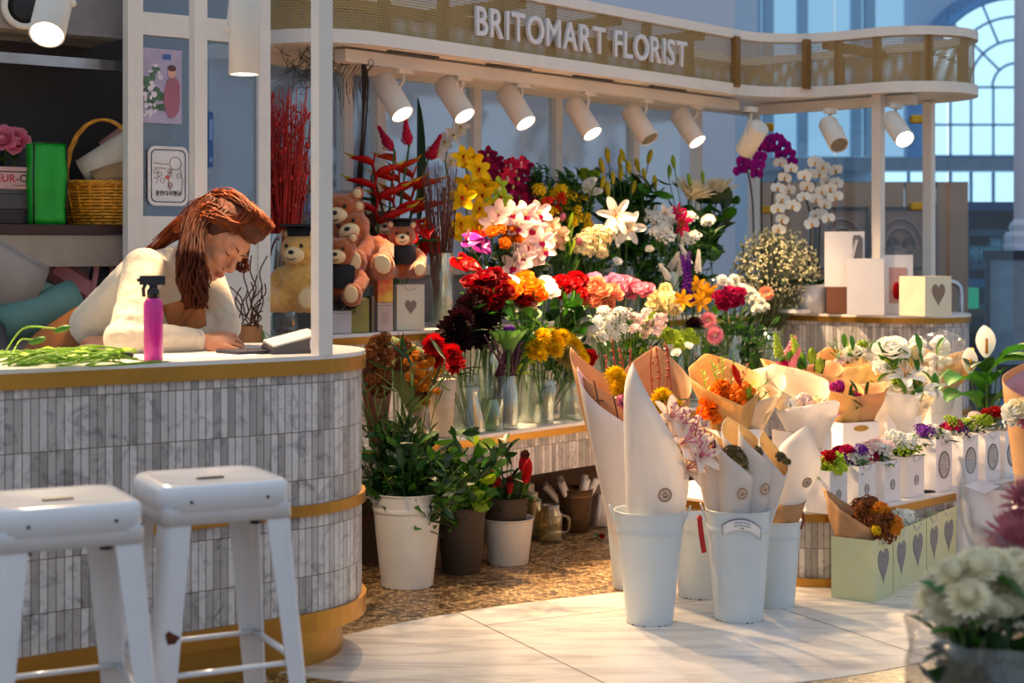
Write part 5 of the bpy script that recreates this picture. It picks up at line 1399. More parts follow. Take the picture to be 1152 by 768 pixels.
YCLU = BL('yclu', lambda: bloom_cluster(.045, 34, .012), [C_CRM, STEM]); YECL = BL('yecl', lambda: bloom_cluster(.04, 34, .009, 2), [C_YEL, STEM]); WCLU = BL('wclu', lambda: bloom_cluster(.05, 34, .012, 3), [C_WHT, STEM]); PCLU = BL('pclu', lambda: bloom_cluster(.045, 30, .014, 4), [C_PALE, STEM]); LCLU = BL('lclu', lambda: bloom_cluster(.05, 50, .012, 5), [C_LIME, STEM]); OCLU = BL('oclu', lambda: bloom_cluster(.05, 34, .014, 6), [C_ORG, STEM]); PPCL = BL('ppcl', lambda: bloom_cluster(.05, 40, .010, 7), [C_PUR, STEM]); MCLU = BL('mclu', lambda: bloom_cluster(.05, 34, .013, 8), [C_MAG, STEM]); GCLU = BL('gclu', lambda: bloom_cluster(.045, 50, .010, 9, kind='b'), [C_LIME, STEM]); DCLU = BL('dclu', lambda: bloom_cluster(.05, 50, .014, 10), [pm('dried_orange', (206, 120, 16), var=.3), BROWN]); DBCL = BL('dbcl', lambda: bloom_cluster(.05, 46, .013, 11), [pm('dried_brown', (122, 66, 26), var=.4), BROWN])
MCAR = BL('mcar', lambda: bloom_carn(.036), C_MAG); RCAR = BL('rcar', lambda: bloom_carn(.034), C_RED); YCAR = BL('ycar', lambda: bloom_carn(.026), C_YEL)
def vp(px, t, z): s, d = ST(px, t); return S(s, t, z)
def many(name, label, group, heads, t, base, me, sc_=1.0, cat='flower', up_=.45, **k):
    """one stem after another out of the same vessel"""
    for i, h in enumerate(heads):
        p = WT(h[0], h[1], t+(h[2] if len(h) > 2 else U(-.05, .05))); b_ = Vector(base)+Vector((U(-.02, .02), U(-.02, .02), .02)); lb = label
        if isinstance(label, (list, tuple)): lb = label[i]
        stemflower(name, lb, group, p, b_, me, aim(p, up_), sc_*1.27*U(.9, 1.1), **k)
def stalk(name, label, base, path, blooms, me, sc_=1.0, cat='flower', sr=.004, group=None, up_=.15, side=.02, stem_m=None):
    """a flower stalk with several blooms along it: one thing, each bloom a part"""
    base = Vector(base); t = thing(name, label, cat, base, 0, group); P = [Vector(p) for p in path]
    b = MB(); b.tube([p-base for p in cr([base]+P, 5)], sr, 6); b.build('stem', stem_m or STEM, t, world=False)
    for i, p in enumerate(blooms):
        p = Vector(p); d_ = aim(p, up_); put('bloom', me, t, p+d_*side-base, face(d_, U(-.4, .4)), sc_*1.25*U(.88, 1.1))
    return t
random.seed(21)
ZT2, ZT1 = .982, .542
# ================================================================== top shelf, left to right
# red twigs in a tall vase
v1 = vp(319, .62, ZT2); vase(v1, .062, .42, 'tall clear vase of red twigs standing left of the bears', water=.5)
def twigs(name, label, base, n, px0, px1, py0, py1, t, m, r=.0026, side=0, zig=.006, top_sp=1.0, cat='twigs'):
    b = MB(); d0 = ST((px0+px1)/2, t)[1]
    for i in range(n):
        a = U(0, 1); tp = W(px0+(px1-px0)*a, U(py0, py1), d0+U(-.10, .10)); p0 = base+Vector((U(-.04, .04)*.8, U(-.04, .04)*.8, U(.005, .02)))
        pts = [p0]+[p0.lerp(tp, q)+rv(zig) for q in (.3, .6, .85)]+[tp]; b.tube(pts, [r, r, r*.8, r*.6, r*.35], 5)
        for k in range(side):
            q = U(.55, .97); p = p0.lerp(tp, q); e = p+Vector((U(-.05, .05), U(-.03, .03), U(.0, .05))); b.tube([p, p.lerp(e, .5)+rv(.004), e], [r*.7, r*.5, r*.3], 4)
            if random.random() < .5: b.ell(e, (r*1.6, r*1.6, r*3), None, 5, 4)
    o = b.tag(name, m, label, cat, origin=Vector(base)); o['kind'] = 'stuff' if n > 40 else ''
    if n <= 40: del o['kind']
    return o
twigs('red_twigs', 'tall bundle of bright red twigs in the vase left of the counter post', v1, 130, 290, 350, 95, 185, .62, mat('red_twig', (178, 26, 12), rough=.6, var=.35), r=.0042, side=3)
twigs('grey_twigs', 'grey-brown twig bundle leaning against the red twigs', v1+Vector((.02, .02, 0)), 34, 318, 352, 110, 210, .66, mat('grey_twig', (112, 82, 66), rough=.7, var=.3), r=.0034, side=2)
b = MB(); c_ = W(385, 75, 7.0)                          # dark curled fronds up behind the post
for i in range(26):
    p0 = W(402+U(-6, 10), 66+U(-5, 5), 7.05); x0 = 355+i*2.4
    b.tube(cr([p0+(W(412, 92, 7.05)-p0)*.0+rv(.01), W(x0+10, 62+U(-5, 5)+abs(i-16)*.6, 7.05+U(-.05, .05)), W(x0-4, 88, 7.05), W(x0-3+U(-3, 3), 118+U(-14, 16), 7.05)], 6), .0016, 5)
for i in range(60):
    p0 = W(345+U(-25, 20), 75+U(-12, 15), 7.0+U(-.1, .1)); e = p0+rv(.09); b.tube(cr([p0, p0.lerp(e, .5)+rv(.05), e], 5), .0014, 4)
v1b = vp(402, .84, ZT2)
for q in range(4): b.tube(cr([v1b+rv(.01)+Vector((0, 0, .02)), v1b+Vector((U(-.02, .02), 0, .5)), W(408+q*2, 92, 7.05), W(405-q*3, 64, 7.05)], 6), .004, 6)
b.tag('curled_frond', mat('dark_frond', (38, 26, 20), rough=.6), 'dark dried frond curling under the canopy behind the counter post', 'frond', origin=v1b)
b = MB(); b.lathe([(.001, 0), (.045, 0), (.05, .30), (.046, .30), (.042, .01), (.001, .01)], 24, v1b); b.tag('glass_vase', GLASS, 'clear vase behind the brown bears', 'vase', origin=v1b)
# curly willow in kraft paper on the floor behind the counter
p = W(281, 400, 6.2); p.z = 0; t = thing('wrapped_twig_bunch', 'curly brown twigs wrapped in kraft paper behind the writing hand', 'twigs', p)
KRAFT = mat('kraft_paper', (206, 160, 112), rough=.7, var=.06, trans=.35); KRAFTY = mat('golden_kraft_paper', (228, 188, 122), rough=.65, var=.06, trans=.45); WPAP = mat('white_wrap_paper', (238, 233, 228), rough=.6, var=.03, trans=.35); LILP = mat('lilac_lining', (206, 168, 186), rough=.6, var=.05, trans=.3); CELL = clear('cellophane', tint=(.97, .97, .98), gloss=.05, rough=.15, facing=.25, body=.03, bodycol=(.8, .78, .8), top=.4); WPAPT = mat('sheer_white_paper', (240, 228, 206), rough=.5, var=.05, trans=.55)
b = MB(); b.lathe([(.04, 0), (.05, .4), (.055, .92), (.05, 1.04), (.045, 1.04), (.05, .92), (.045, .4), (.036, .01)], 20); b.build('kraft_wrap', mat('shaded_kraft', (104, 72, 42), rough=.8), t, world=False)  # shaded copy of the kraft paper, the shade put into its colour
b = MB()
for i in range(16):
    a = U(0, 6.28); top_ = W(U(258, 303), U(285, 350), 6.2+U(-.06, .06))-p; pts = [Vector((.02*math.cos(a), .02*math.sin(a), .5)), Vector((.04*math.cos(a), .04*math.sin(a), 1.0))]
    for k in range(1, 6): q = k/5; pts.append(Vector((.04*math.cos(a), .04*math.sin(a), 1.0)).lerp(top_, q)+Vector((.012*math.sin(k*2.3+i), 0, 0)))
    b.tube(cr(pts, 3), .0028, 5)
b.build('twigs', BROWN, t, world=False)
b = MB()
for i in range(6): e = W(U(285, 310), U(362, 388), 6.18)-p; petal_ = b.tube(cr([Vector((.02, 0, .98)), Vector((.05, -.01, 1.02)), e], 4), [.004]*8+[.001], 5, flat=.3)
b.build('green_blades', G1, t, world=False)
# ---- teddies
FURB = mat('brown_plush', (172, 80, 10), rough=.95, var=.2, scale=50, bump=.6, bscale=260, sheen=.5); FURC = mat('cream_plush', (226, 168, 82), rough=.95, var=.15, scale=50, bump=.6, bscale=260, sheen=.5); FURD = mat('dark_plush', (84, 46, 24), rough=.95, var=.2, bump=.6, bscale=260); PADM = mat('cream_pad', (232, 200, 152), rough=.9, var=.06, bump=.3, bscale=200)
CAPM = mat('black_felt', (16, 15, 18), rough=.8)
def teddy(p, s_, rz, label, fur=FURB, cap=False, tilt=0.0, gown=False):
    """sitting plush bear facing local -y"""
    t = thing('teddy_bear', label, 'teddy bear', p, rz); 
    if tilt: t.rotation_euler = (0, tilt, rz)
    k = s_
    def fz(b, nm, m):
        q = voxel(b, .011*k if k > .8 else .010*k, 2); q.v = [v+Vector((mnoise.noise(v*90/k), mnoise.noise(v*90/k+Vector((9, 0, 0))), mnoise.noise(v*90/k+Vector((0, 9, 0)))))*.0045*k for v in q.v]; return q.build(nm, m, t, world=False)
    b = MB(); b.ell((0, 0, .10*k), (.085*k, .075*k, .10*k), None, 16, 10); b.ell((0, -.005*k, .23*k), (.075*k, .068*k, .068*k), None, 16, 10)
    for sx in (-1, 1):
        b.tube([(sx*.06*k, .0, .15*k), (sx*.105*k, -.03*k, .11*k), (sx*.10*k, -.075*k, .085*k)], [.034*k, .032*k, .03*k], 10); b.ell((sx*.10*k, -.08*k, .083*k), .031*k, None, 10, 6)
        b.tube([(sx*.045*k, -.02*k, .045*k), (sx*.075*k, -.09*k, .045*k), (sx*.085*k, -.125*k, .05*k)], [.045*k, .042*k, .044*k], 10); b.ell((sx*.085*k, -.13*k, .055*k), (.042*k, .032*k, .05*k), None, 12, 8)
        b.ell((sx*.058*k, .0, .295*k), (.027*k, .016*k, .027*k), None, 10, 6)
    fz(b, 'body', fur)
    b = MB(); b.ell((0, -.062*k, .215*k), (.040*k, .032*k, .032*k), None, 14, 8); b.build('muzzle', PADM, t, world=False)
    for sx in (-1, 1):
        b = MB(); b.ell((sx*.087*k, -.157*k, .057*k), (.031*k, .008*k, .037*k), None, 12, 6); b.build('foot_pad', PADM, t, world=False)
        b = MB(); b.ell((sx*.030*k, -.067*k, .250*k), .0075*k, None, 8, 6); b.build('eye', BLACK, t, world=False)
        b = MB(); b.ell((sx*.058*k, -.012*k, .295*k), (.017*k, .010*k, .017*k), None, 8, 6); b.build('inner_ear', PADM, t, world=False)
    b = MB(); b.ell((0, -.093*k, .226*k), (.012*k, .007*k, .008*k), None, 8, 6); b.tube([(-.016*k, -.089*k, .203*k), (0, -.093*k, .198*k), (.016*k, -.089*k, .203*k)], .002*k, 5); b.build('nose_and_mouth', BLACK, t, world=False)
    if cap:
        b = MB(); b.lathe([(.048*k, .285*k), (.05*k, .318*k), (.001, .32*k)], 16); b.box((0, 0, .325*k), (.15*k, .15*k, .008*k), rz=.5); cp_ = b.build('mortarboard', CAPM, t, world=False)
    if gown:
        b = MB(); b.lathe([(.092*k, .08*k), (.09*k, .13*k), (.075*k, .175*k), (.05*k, .185*k)], 18); b.build('black_gown', CAPM, t, world=False)
    return t
def bag(p, w_, d_, h_, rz, m, label, emblem=None, group=None, handle='ribbon', ew=.3, name='gift_bag', em=None, side_em=False, cat='bag', ez=.5, lining=None):
    t = thing(name, label, cat, p, rz, group); th = .0022
    o_ = [(-w_/2, -d_/2), (0, -d_/2), (w_/2, -d_/2), (w_/2, 0), (w_/2, d_/2), (0, d_/2), (-w_/2, d_/2), (-w_/2, 0)]; gx = .006
    og = [(x*(1-(.06 if abs(y) < 1e-6 else 0)), y) for x, y in o_]
    b = MB(); rings = []
    for z, L_ in ((0, o_), (h_*.5, og), (h_, o_)): rings.append([Vector((x, y, z)) for x, y in L_])
    for z, L_ in ((h_, o_), (h_*.5, og), (.003, o_)): rings.append([Vector((x*(1-2*th/w_), y*(1-2*th/d_), z)) for x, y in L_])
    b.loft(rings, True, True, smooth=False); b.build('bag_body', m, t, world=False)
    if handle == 'ribbon':
        b = MB(); pts = [(w_*.22*math.cos(PI*i/10), -d_/2-.003, h_*.985-h_*.10*math.sin(PI*i/10)*1.0) for i in range(11)]; b.tube(pts, .0028, 6, flat=.6); b.build('handle', WPAP, t, world=False)
    elif handle == 'hole':
        b = MB(); b.prism([(w_*.20*math.cos(2*PI*i/20), h_*.05*math.sin(2*PI*i/20)) for i in range(20)], 0, .0012); b.v = [Vector((v.x, -d_/2-.0004-v.z, v.y+h_*.90)) for v in b.v]; b.build('handle_hole', mat('hole_gold', (176, 128, 40), rough=.5), t, world=False)
    if emblem:
        def flat_(poly, z): q = MB(); q.prism(poly, 0, .0012); q.v = [Vector((v.x, -d_/2-.0005-z-v.z, v.y+h_*ez)) for v in q.v]; return q
        if emblem == 'heart':
            hp = []
            for i in range(36):
                a = 2*PI*i/36; hp.append((16*math.sin(a)**3/32*ew*w_*1.0, (13*math.cos(a)-5*math.cos(2*a)-2*math.cos(3*a)-math.cos(4*a)+2.5)/32*ew*w_*1.35))
            flat_(hp, 0).build('heart_emblem', em or HEARTG, t, world=False)
        else:
            r = ew*w_/2; disc = flat_([(r*math.cos(2*PI*i/32), r*1.25*math.sin(2*PI*i/32)) for i in range(32)], 0).build('round_emblem', em or SEALG, t, world=False)
            q = MB(); q.ring([(r*1.14*math.cos(2*PI*i/32), r*1.40*math.sin(2*PI*i/32)) for i in range(32)], [(r*1.05*math.cos(2*PI*i/32), r*1.30*math.sin(2*PI*i/32)) for i in range(32)], 0, .0012); q.v = [Vector((v.x, -d_/2-.0005-v.z, v.y+h_*ez)) for v in q.v]; q.build('emblem_ring', INK, disc, world=False)
    return t
HEARTG = mat('heart_grey', (126, 122, 124), rough=.5, var=.15, scale=120); HEARTT = mat('heart_taupe', (136, 116, 98), rough=.5, var=.15, scale=120)
SEALG = mat('seal_grey', (172, 168, 166), rough=.6, var=.35, scale=110); CREAMB = mat('cream_card', (226, 216, 190), rough=.5, var=.02); WHITEB = mat('white_card', (232, 228, 228), rough=.5, var=.02); LIMEB = mat('pale_green_card', (204, 206, 160), rough=.5, var=.03)
def sfront(px, t, z=ZT2): s, d = ST(px, t); return S(s, t, z)
# boxes under the bears
bag(sfront(459, .50), .125, .10, .20, SR-.55, CREAMB, 'cream gift bag with taupe heart in front of the brown willow sticks', 'heart', em=HEARTT, ew=.42)
def gbox(px, t, z, w_, d_, h_, m, label, rz=SR-.55, face_m=None, group=None, name='gift_box', lines=0):
    p = sfront(px, t, z); tt = thing(name, label, 'box', p, rz, group); b = MB(); b.box((0, 0, h_/2), (w_, d_, h_), bev=.002); b.build('box_body', m, tt, world=False)
    b = MB(); b.box((0, 0, h_*.9), (w_+.0016, d_+.0016, .002)); b.build('lid_seam', mat('seam_grey', (120, 110, 100), rough=.6), tt, world=False)
    if lines:
        b = MB()
        for k in range(lines): b.box((0, -d_/2-.0008, h_*(.62-.09*k)), (w_*(.5 if k % 2 else .35), .001, .0022))
        b.build('printed_lines', mat('print_grey', (120, 104, 96), rough=.6), tt, world=False)
    return tt
def sunset_mat():
    m = bpy.data.materials.new('sunset_print'); t = NT(m); p = t.new('BsdfPrincipled'); tc = t.new('TexCoord'); n = t.new('TexNoise'); set_in(n, Scale=14.0, Detail=2.0); t.link(tc.outputs['Object'], n.inputs['Vector'])
    r = t.new('ValToRGB'); e = r.color_ramp.elements; e[0].position = .35; e[0].color = rgb((222, 92, 40)); e[1].position = .65; e[1].color = rgb((236, 186, 70)); t.link(n.outputs['Fac'], r.inputs[0]); t.link(r.outputs[0], p.inputs['Base Color']); t.link(p.outputs[0], t.out.inputs[0]); return m
PINKB = mat('pinkish_card', (206, 180, 164), rough=.5); OLIVEB = mat('olive_card', (150, 142, 62), rough=.5, var=.06)
gbox(431, .50, ZT2, .068, .075, .125, PINKB, 'pinkish printed box under the sunset box beside the heart bag', lines=5)
gbox(431, .50, ZT2+.1265, .068, .085, .115, sunset_mat(), 'orange sunset printed box stacked on the pinkish box')
gbox(417, .50, ZT2, .014, .09, .155, mat('brown_slim', (120, 96, 74), rough=.5), 'slim brown boxed book between the olive and pinkish boxes')
gbox(402, .50, ZT2, .085, .08, .145, OLIVEB, 'olive-green box with grey print on the bear shelf', lines=4)
gbox(382, .50, ZT2, .085, .085, .095, mat('pale_grey_box', (196, 190, 190), rough=.4), 'pale grey box beside the counter post under the bears')
b = MB(); p = sfront(384, .50, ZT2+.0965)
for i in range(70): e = p+Vector((U(-.05, .06), U(-.03, .03), U(0, .05))); b.tube(cr([e, e+rv(.03)+Vector((0, 0, .01)), e+rv(.03)], 3), .0015, 4)
o = b.tag('shredded_filler', mat('black_tissue', (40, 38, 42), rough=.7), 'dark shredded tissue under the small bear in the gown', 'tissue', origin=p); o['kind'] = 'stuff'
def tp(px, py, t): return WT(px, py, t)
teddy(tp(338, 352, .52), 1.12, -.25, 'cream teddy bear with black cap between red twigs and counter post', FURC, cap=True)
teddy(tp(418, 322, .56), 1.18, -.05, 'large brown teddy bear sprawled with both feet up, middle of the bears', FURB, tilt=-.35)
teddy(tp(383, 345, .55), 1.0, -.15, 'small brown teddy in black gown on dark tissue beside the post', FURB, gown=True)
teddy(tp(385, 312, .68), 1.25, -.2, 'brown teddy with cream muzzle, topmost beside the counter post', FURB)
teddy(tp(452, 314, .51), .82, .12, 'small brown teddy in black cap and gown sitting on the heart bag', FURB, cap=True, gown=True)
teddy(tp(428, 310, .76), 1.0, .3, 'dark brown teddy facing away at the back of the bears', FURD)
for px, lb in ((346, 'pale picture card on the glass behind the cream teddy'), (387, 'pale blue picture card on the glass above the brown teddies')):
    p = WT(px, 231, .93); t = thing('picture_card', lb, 'card', p); Mz = Matrix.Rotation(SR-1.1, 3, 'Z')
    for nm, w_, h_, dy, m in (('backing', .085, .14, 0, mat('card_greige', (176, 172, 176), rough=.5)), ('print', .066, .10, -.004, mat('card_print', (150, 166, 204), rough=.4, var=.5, scale=30))):
        b = MB(); b.box((0, dy, 0), (w_, .004, h_)); b.v = [Mz @ v for v in b.v]; b.build(nm, m, t, world=False)
# ---- heliconias, gingers, anthuriums
v2 = vp(432, .74, ZT2); vase(v2, .065, .30, 'clear vase of heliconias and red anthuriums behind the bears')
for i, (px, py, px2, py2, me, lb, sc_) in enumerate(((425, 252, 420, 165, HELI, 'red heliconia with drooping pointed bracts, leftmost in its vase', .95), (445, 262, 442, 190, HELI, 'red-orange heliconia in the middle of its vase', .85), (462, 240, 468, 175, HELO, 'orange heliconia spreading right below the pink gingers', .95), (452, 215, 440, 150, HELO, 'tall red heliconia behind the others', .8))):
    h_ = tp(px, py, .70+.03*i); e = tp(px2, py2, .70+.03*i); d_ = (e-h_).normalized(); stemflower('heliconia', lb, None, h_, v2+Vector((0, 0, .02)), me, d_, sc_*1.15, 1, LM5, .006, roll=.25-.2*i, lsc=.9, xr=True)
for i, (px, py, lb) in enumerate(((441, 158, 'pink ginger spike, leftmost of the three'), (459, 152, 'tall pink ginger spike, middle of the three'), (482, 168, 'pink ginger spike, rightmost of the three'))):
    h_ = tp(px, py+12, .74); stemflower('ginger_flower', lb, None, h_, v2+Vector((0, 0, .02)), GING, (Vector((.25*(i-1)+(.25 if i == 2 else -.3 if i == 0 else -.1), 0, 1))), 1.2, 1, LM5, .005, roll=i)
for i, (px, py, lb) in enumerate(((437, 268, 'red anthurium behind the bears, leftmost of its bunch'), (457, 266, 'red anthurium above the heart bag, facing down'), (476, 256, 'red anthurium turned sideways, topmost of its bunch'), (484, 272, 'red anthurium low on the right of its bunch'), (470, 282, 'large red anthurium right above the heart bag'))):
    h_ = tp(px, py, .56+.02*i); stemflower('anthurium', lb, None, h_, v2+Vector((.0, 0, .02)), RANT, (U(-.3, .5), -.8, U(.2, .8)), 1.05, 0, sr=.004, roll=U(-.6, .6))
b = MB()
for px, py, px1, py1, w_, m in ((428, 290, 412, 195, .03, 0), (470, 260, 490, 115, .07, 0), (445, 280, 402, 188, .03, 1)):
    p0, p1 = tp(px, py, .76), tp(px1, py1, .78); d_ = (p1-p0)
    t = thing('tall_leaf', 'upright dark leaf rising highest in the heliconia vase' if w_ > .05 else ('narrow red-edged leaf at the left of the heliconias' if m else 'narrow green leaf beside the left heliconia'), 'leaf', v2)
    q = MB(); q.tube([v2+Vector((0, 0, .02)), p0], .004, 6); q.build('stem', STEM, t); q = MB(); f = MB(); petal(f, d_.length, w_, 0, PI/2-.1, -.15, .3, 0, 0, 10, 4, .8, .15); q.merge(f, Matrix.Translation(p0) @ basis(d_).to_4x4() @ Matrix.Rotation(1.3, 4, 'Z')); q.build('leaf_blade', G2 if not m else mat('red_green_leaf', (120, 60, 20), rough=.5, trans=.2), t)
# ---- brown willow sticks
v3 = vp(497, .60, ZT2); vase(v3, .055, .34, 'tall vase of brown budded sticks right of the heart bag')
b = MB()
for i in range(60):
    tp_ = WT(U(474, 516), U(180, 215), .60+U(-.06, .06)); p0 = v3+Vector((U(-.035, .035), U(-.035, .035), .015)); b.tube([p0, p0.lerp(tp_, .6)+rv(.004), tp_], [.0026, .0024, .0014], 5)
    for k in range(7): q = .35+.09*k; c_ = p0.lerp(tp_, q); b.ell(c_+rv(.004), (.0035, .0035, .008), None, 5, 4)
o = b.tag('budded_sticks', mat('bud_brown', (84, 40, 22), rough=.6, var=.4, scale=50), 'dense sheaf of dark brown budded sticks between anthuriums and yellow orchids', 'twigs', origin=v3); o['kind'] = 'stuff'
# ---- orchids in sprays
v4 = vp(538, .70, ZT2); vase(v4, .06, .28, 'clear vase holding the yellow, white and burgundy orchid sprays')
def px_list(t, L): return [WT(x, y, t+U(-.03, .03)) for x, y in L]
stalk('orchid_spray', 'white orchid spray reaching up to the second spotlight', v4+Vector((0, 0, .02)), px_list(.76, [(505, 205), (502, 175), (512, 148)]), px_list(.74, [(512, 150), (502, 161), (492, 172), (507, 180), (520, 146)]), WCYM, .85)
stalk('orchid_spray', 'large yellow orchid spray right of the budded sticks', v4+Vector((0, 0, .02)), px_list(.66, [(525, 240), (527, 205), (520, 172)]), px_list(.62, [(520, 178), (535, 193), (526, 208), (541, 219), (523, 224), (537, 236), (518, 252), (538, 254), (512, 262), (547, 208), (532, 178)]), YCYM, 1.0)
stalk('orchid_spray', 'green orchid spray between the yellow and burgundy ones', v4+Vector((0, 0, .02)), px_list(.64, [(555, 255), (562, 220)]), px_list(.62, [(562, 210), (565, 222), (553, 229)]), GCYM, .8)
stalk('orchid_spray', 'burgundy orchid spray, the upper left one', v4+Vector((.02, 0, .02)), px_list(.76, [(548, 230), (550, 190)]), px_list(.74, [(548, 176), (557, 183), (543, 190), (560, 195), (550, 201), (572, 192)]), BCYM, .95)
v6 = vp(590, .58, ZT2); vase(v6, .06, .26, 'clear vase holding blush orchids and a bordeaux spray')
stalk('orchid_spray', 'bordeaux orchid spray above the blush orchids', v6+Vector((0, 0, .02)), px_list(.74, [(588, 240), (585, 200)]), px_list(.72, [(578, 196), (590, 189), (583, 205), (597, 211), (577, 215), (592, 222), (601, 224), (585, 229)]), BCYM, 1.0)
stalk('orchid_spray', 'bright pink orchid spray among the bordeaux ones', v6+Vector((0, 0, .02)), px_list(.70, [(585, 230), (580, 195)]), px_list(.68, [(577, 188), (586, 186), (571, 199)]), PKCYM, .75)
stalk('orchid_spray', 'blush orchid spray, large open blooms above the orange posy', v6+Vector((0, 0, .02)), px_list(.55, [(588, 265), (580, 242)]), px_list(.50, [(562, 242), (577, 241), (590, 243), (556, 254), (583, 256), (598, 256), (605, 243)]), PCYM, 1.05)
stalk('orchid_spray', 'blush orchid spray hanging low over the red roses', v6+Vector((0, 0, .02)), px_list(.52, [(600, 268), (605, 258)]), px_list(.46, [(608, 272), (597, 287), (613, 283), (588, 292), (603, 296), (580, 300), (592, 277)]), PCYM, 1.0)
stalk('orchid_spray', 'peachy orchid spray at the right of the blush ones', v6+Vector((0, 0, .02)), px_list(.56, [(615, 270), (622, 256)]), px_list(.52, [(621, 253), (630, 260), (617, 265), (628, 272), (634, 264)]), BL('pecym', lambda: bloom_cym(.042, 2), [pm('petal_pale_peach', (244, 206, 170)), C_PEACH, C_CRM]), .85)
many('orange_flower', 'small orange and yellow flower in the posy under the blush orchids', 'orange posy flowers', [(563, 260), (572, 268), (581, 271), (567, 275), (576, 259), (553, 262)], .46, v6+Vector((-.05, -.05, 0)), BL('ocar', lambda: bloom_carn(.024), C_ORG), 1.0)
many('purple_anthurium', ['purple anthurium above the red roses, left of the pair', 'purple anthurium above the red roses, right of the pair'], None, [(527, 271), (541, 276)], .46, v6+Vector((-.10, -.02, 0)), PANT, 1.0)
many('red_anthurium', ['red anthurium peeping behind the purple pair', 'flat red flower under the purple anthuriums', 'dark red flower right above the red roses'], None, [(540, 265), (528, 297), (516, 293)], .47, v6+Vector((-.10, -.02, 0)), RANT, .75)
foliage('dark_foliage', 'dark leaves under the orange posy', tp(562, 290, .5), (.07, .05, .05), [G2], 60, (.04, .07), .5, 3, base=v6+Vector((-.04, -.03, .05)))
# ---- green and yellow stocks
v7 = vp(632, .72, ZT2); vase(v7, .065, .26, 'clear vase of green and yellow spikes behind the tulips')
for k, (x0, x1, y0, m, lb, sd) in enumerate(((592, 640, 188, [G2, G1], 'dark green leafy spikes left of the lily buds', 31), (635, 675, 190, [G1, G2], 'mid green leafy spikes behind the yellow flowers', 32))):
    tb_ = v7+Vector((.03*k, 0, .02)); b_t = thing('leafy_spikes', lb, 'foliage', tb_); rd = random.Random(sd); b1, b2 = MB(), MB()
    for i in range(26):
        e = WT(rd.uniform(x0, x1), y0+rd.uniform(-6, 18), .72+rd.uniform(-.08, .06)); b1.tube([tb_, tb_.lerp(e, .5)+rv(.01), e], .002, 5)
        for j in range(34):
            q = .45+.55*j/34; c_ = tb_.lerp(e, q); f = MB(); petal(f, .05*(1.25-q*.6), .021, 0, R(35), -.3, .2, 0, 0, 3, 2, .7, .2); b2.cur = rd.randint(0, 1); b2.merge(f, Matrix.Translation(c_) @ Matrix.Rotation(j*2.4, 4, 'Z'))
    b2.cur = 0; b1.build('twigs', STEM, b_t); b2.build('leaves', m, b_t)
many('yellow_spray_flower', 'small yellow-green flower cluster on the green spikes behind the tulips', 'yellow clusters on green spikes', [(607, 215), (612, 228), (622, 222), (633, 232), (641, 221), (648, 238), (655, 226), (645, 250), (658, 246), (660, 255), (630, 215), (618, 240)], .66, v7, YECL, .75)
many('orange_berry_flower', 'small coral flower among the yellow clusters', 'coral flowers among the yellow clusters', [(617, 228), (631, 224), (625, 236)], .62, v7, BL('cfl', lambda: bloom_cluster(.03, 16, .012, 14), [C_VERM, STEM]), .8)
many('yellow_carnation', 'lime-yellow flower head behind the white ranunculus', 'lime-yellow heads by the lily buds', [(660, 200), (668, 199), (657, 196)], .74, v7, BL('lcar', lambda: bloom_carn(.026), C_LIME), 1.0)
many('white_ranunculus', ['round white flower left of the lily buds', 'smaller white flower above the round one'], None, [(669, 219), (665, 210)], .62, v7, RWHT, .75)
v8 = vp(640, .50, ZT2); vase(v8, .045, .22, 'small clear vase of pink tulips')
many('pink_tulip', ['pink tulip standing left of the yellow cluster vase', 'coral tulip bud low above the peach roses'], None, [(632, 248), (651, 275)], .48, v8, PTUL, .62, up_=.85)
foliage('tulip_foliage', 'upright tulip leaves around the pink tulips', tp(638, 285, .5), (.06, .05, .12), [G1, G3], 26, (.09, .14), .16, 7, base=v8+Vector((0, 0, .05)), droop=-.2, up_=2.2)
v9 = vp(670, .52, ZT2); vase(v9, .05, .20, 'clear vase of pale yellow stock clusters')
many('pale_yellow_stock', 'pale yellow flower cluster in the vase right of the tulips', 'pale yellow stock clusters', [(655, 272), (663, 266), (673, 262), (668, 276), (678, 274), (684, 266), (660, 283), (676, 284), (686, 262), (652, 280)], .48, v9, YCLU, .72)
# ---- lilies
v10 = vp(703, .66, ZT2); vase(v10, .065, .27, 'clear vase of lily buds and open white lilies')
many('lily_bud', 'yellow-green lily bud standing above the open white lilies', 'lily buds', [(685, 184), (679, 196), (697, 189), (703, 182), (709, 196), (690, 208), (719, 194), (729, 185), (726, 204), (711, 218), (727, 221), (676, 214), (737, 214), (698, 204), (684, 222)], .68, v10, YBUD, .8, up_=.95, leaves=3, lm=LM3, lsc=.75)
many('white_lily', ['open white lily with drooping petals, left of its vase', 'open white lily below the lily buds, right of its vase', 'half-open white lily facing down above the white stems'], None, [(692, 244), (706, 256), (697, 262)], .52, v10, WLIL, .95, up_=.1)
many('white_tulip_bud', ['small white bud on a bent stem right of the white lilies', 'round cream bud hanging below the white lilies'], None, [(731, 281), (694, 295)], .46, v10, RWHT, .42)
foliage('lily_foliage', 'dense dark lily leaves around the buds', tp(708, 225, .7), (.19, .08, .12), [G1, G2, G2], 230, (.09, .16), .3, 12, base=v10+Vector((0, 0, .1)), stems=12)
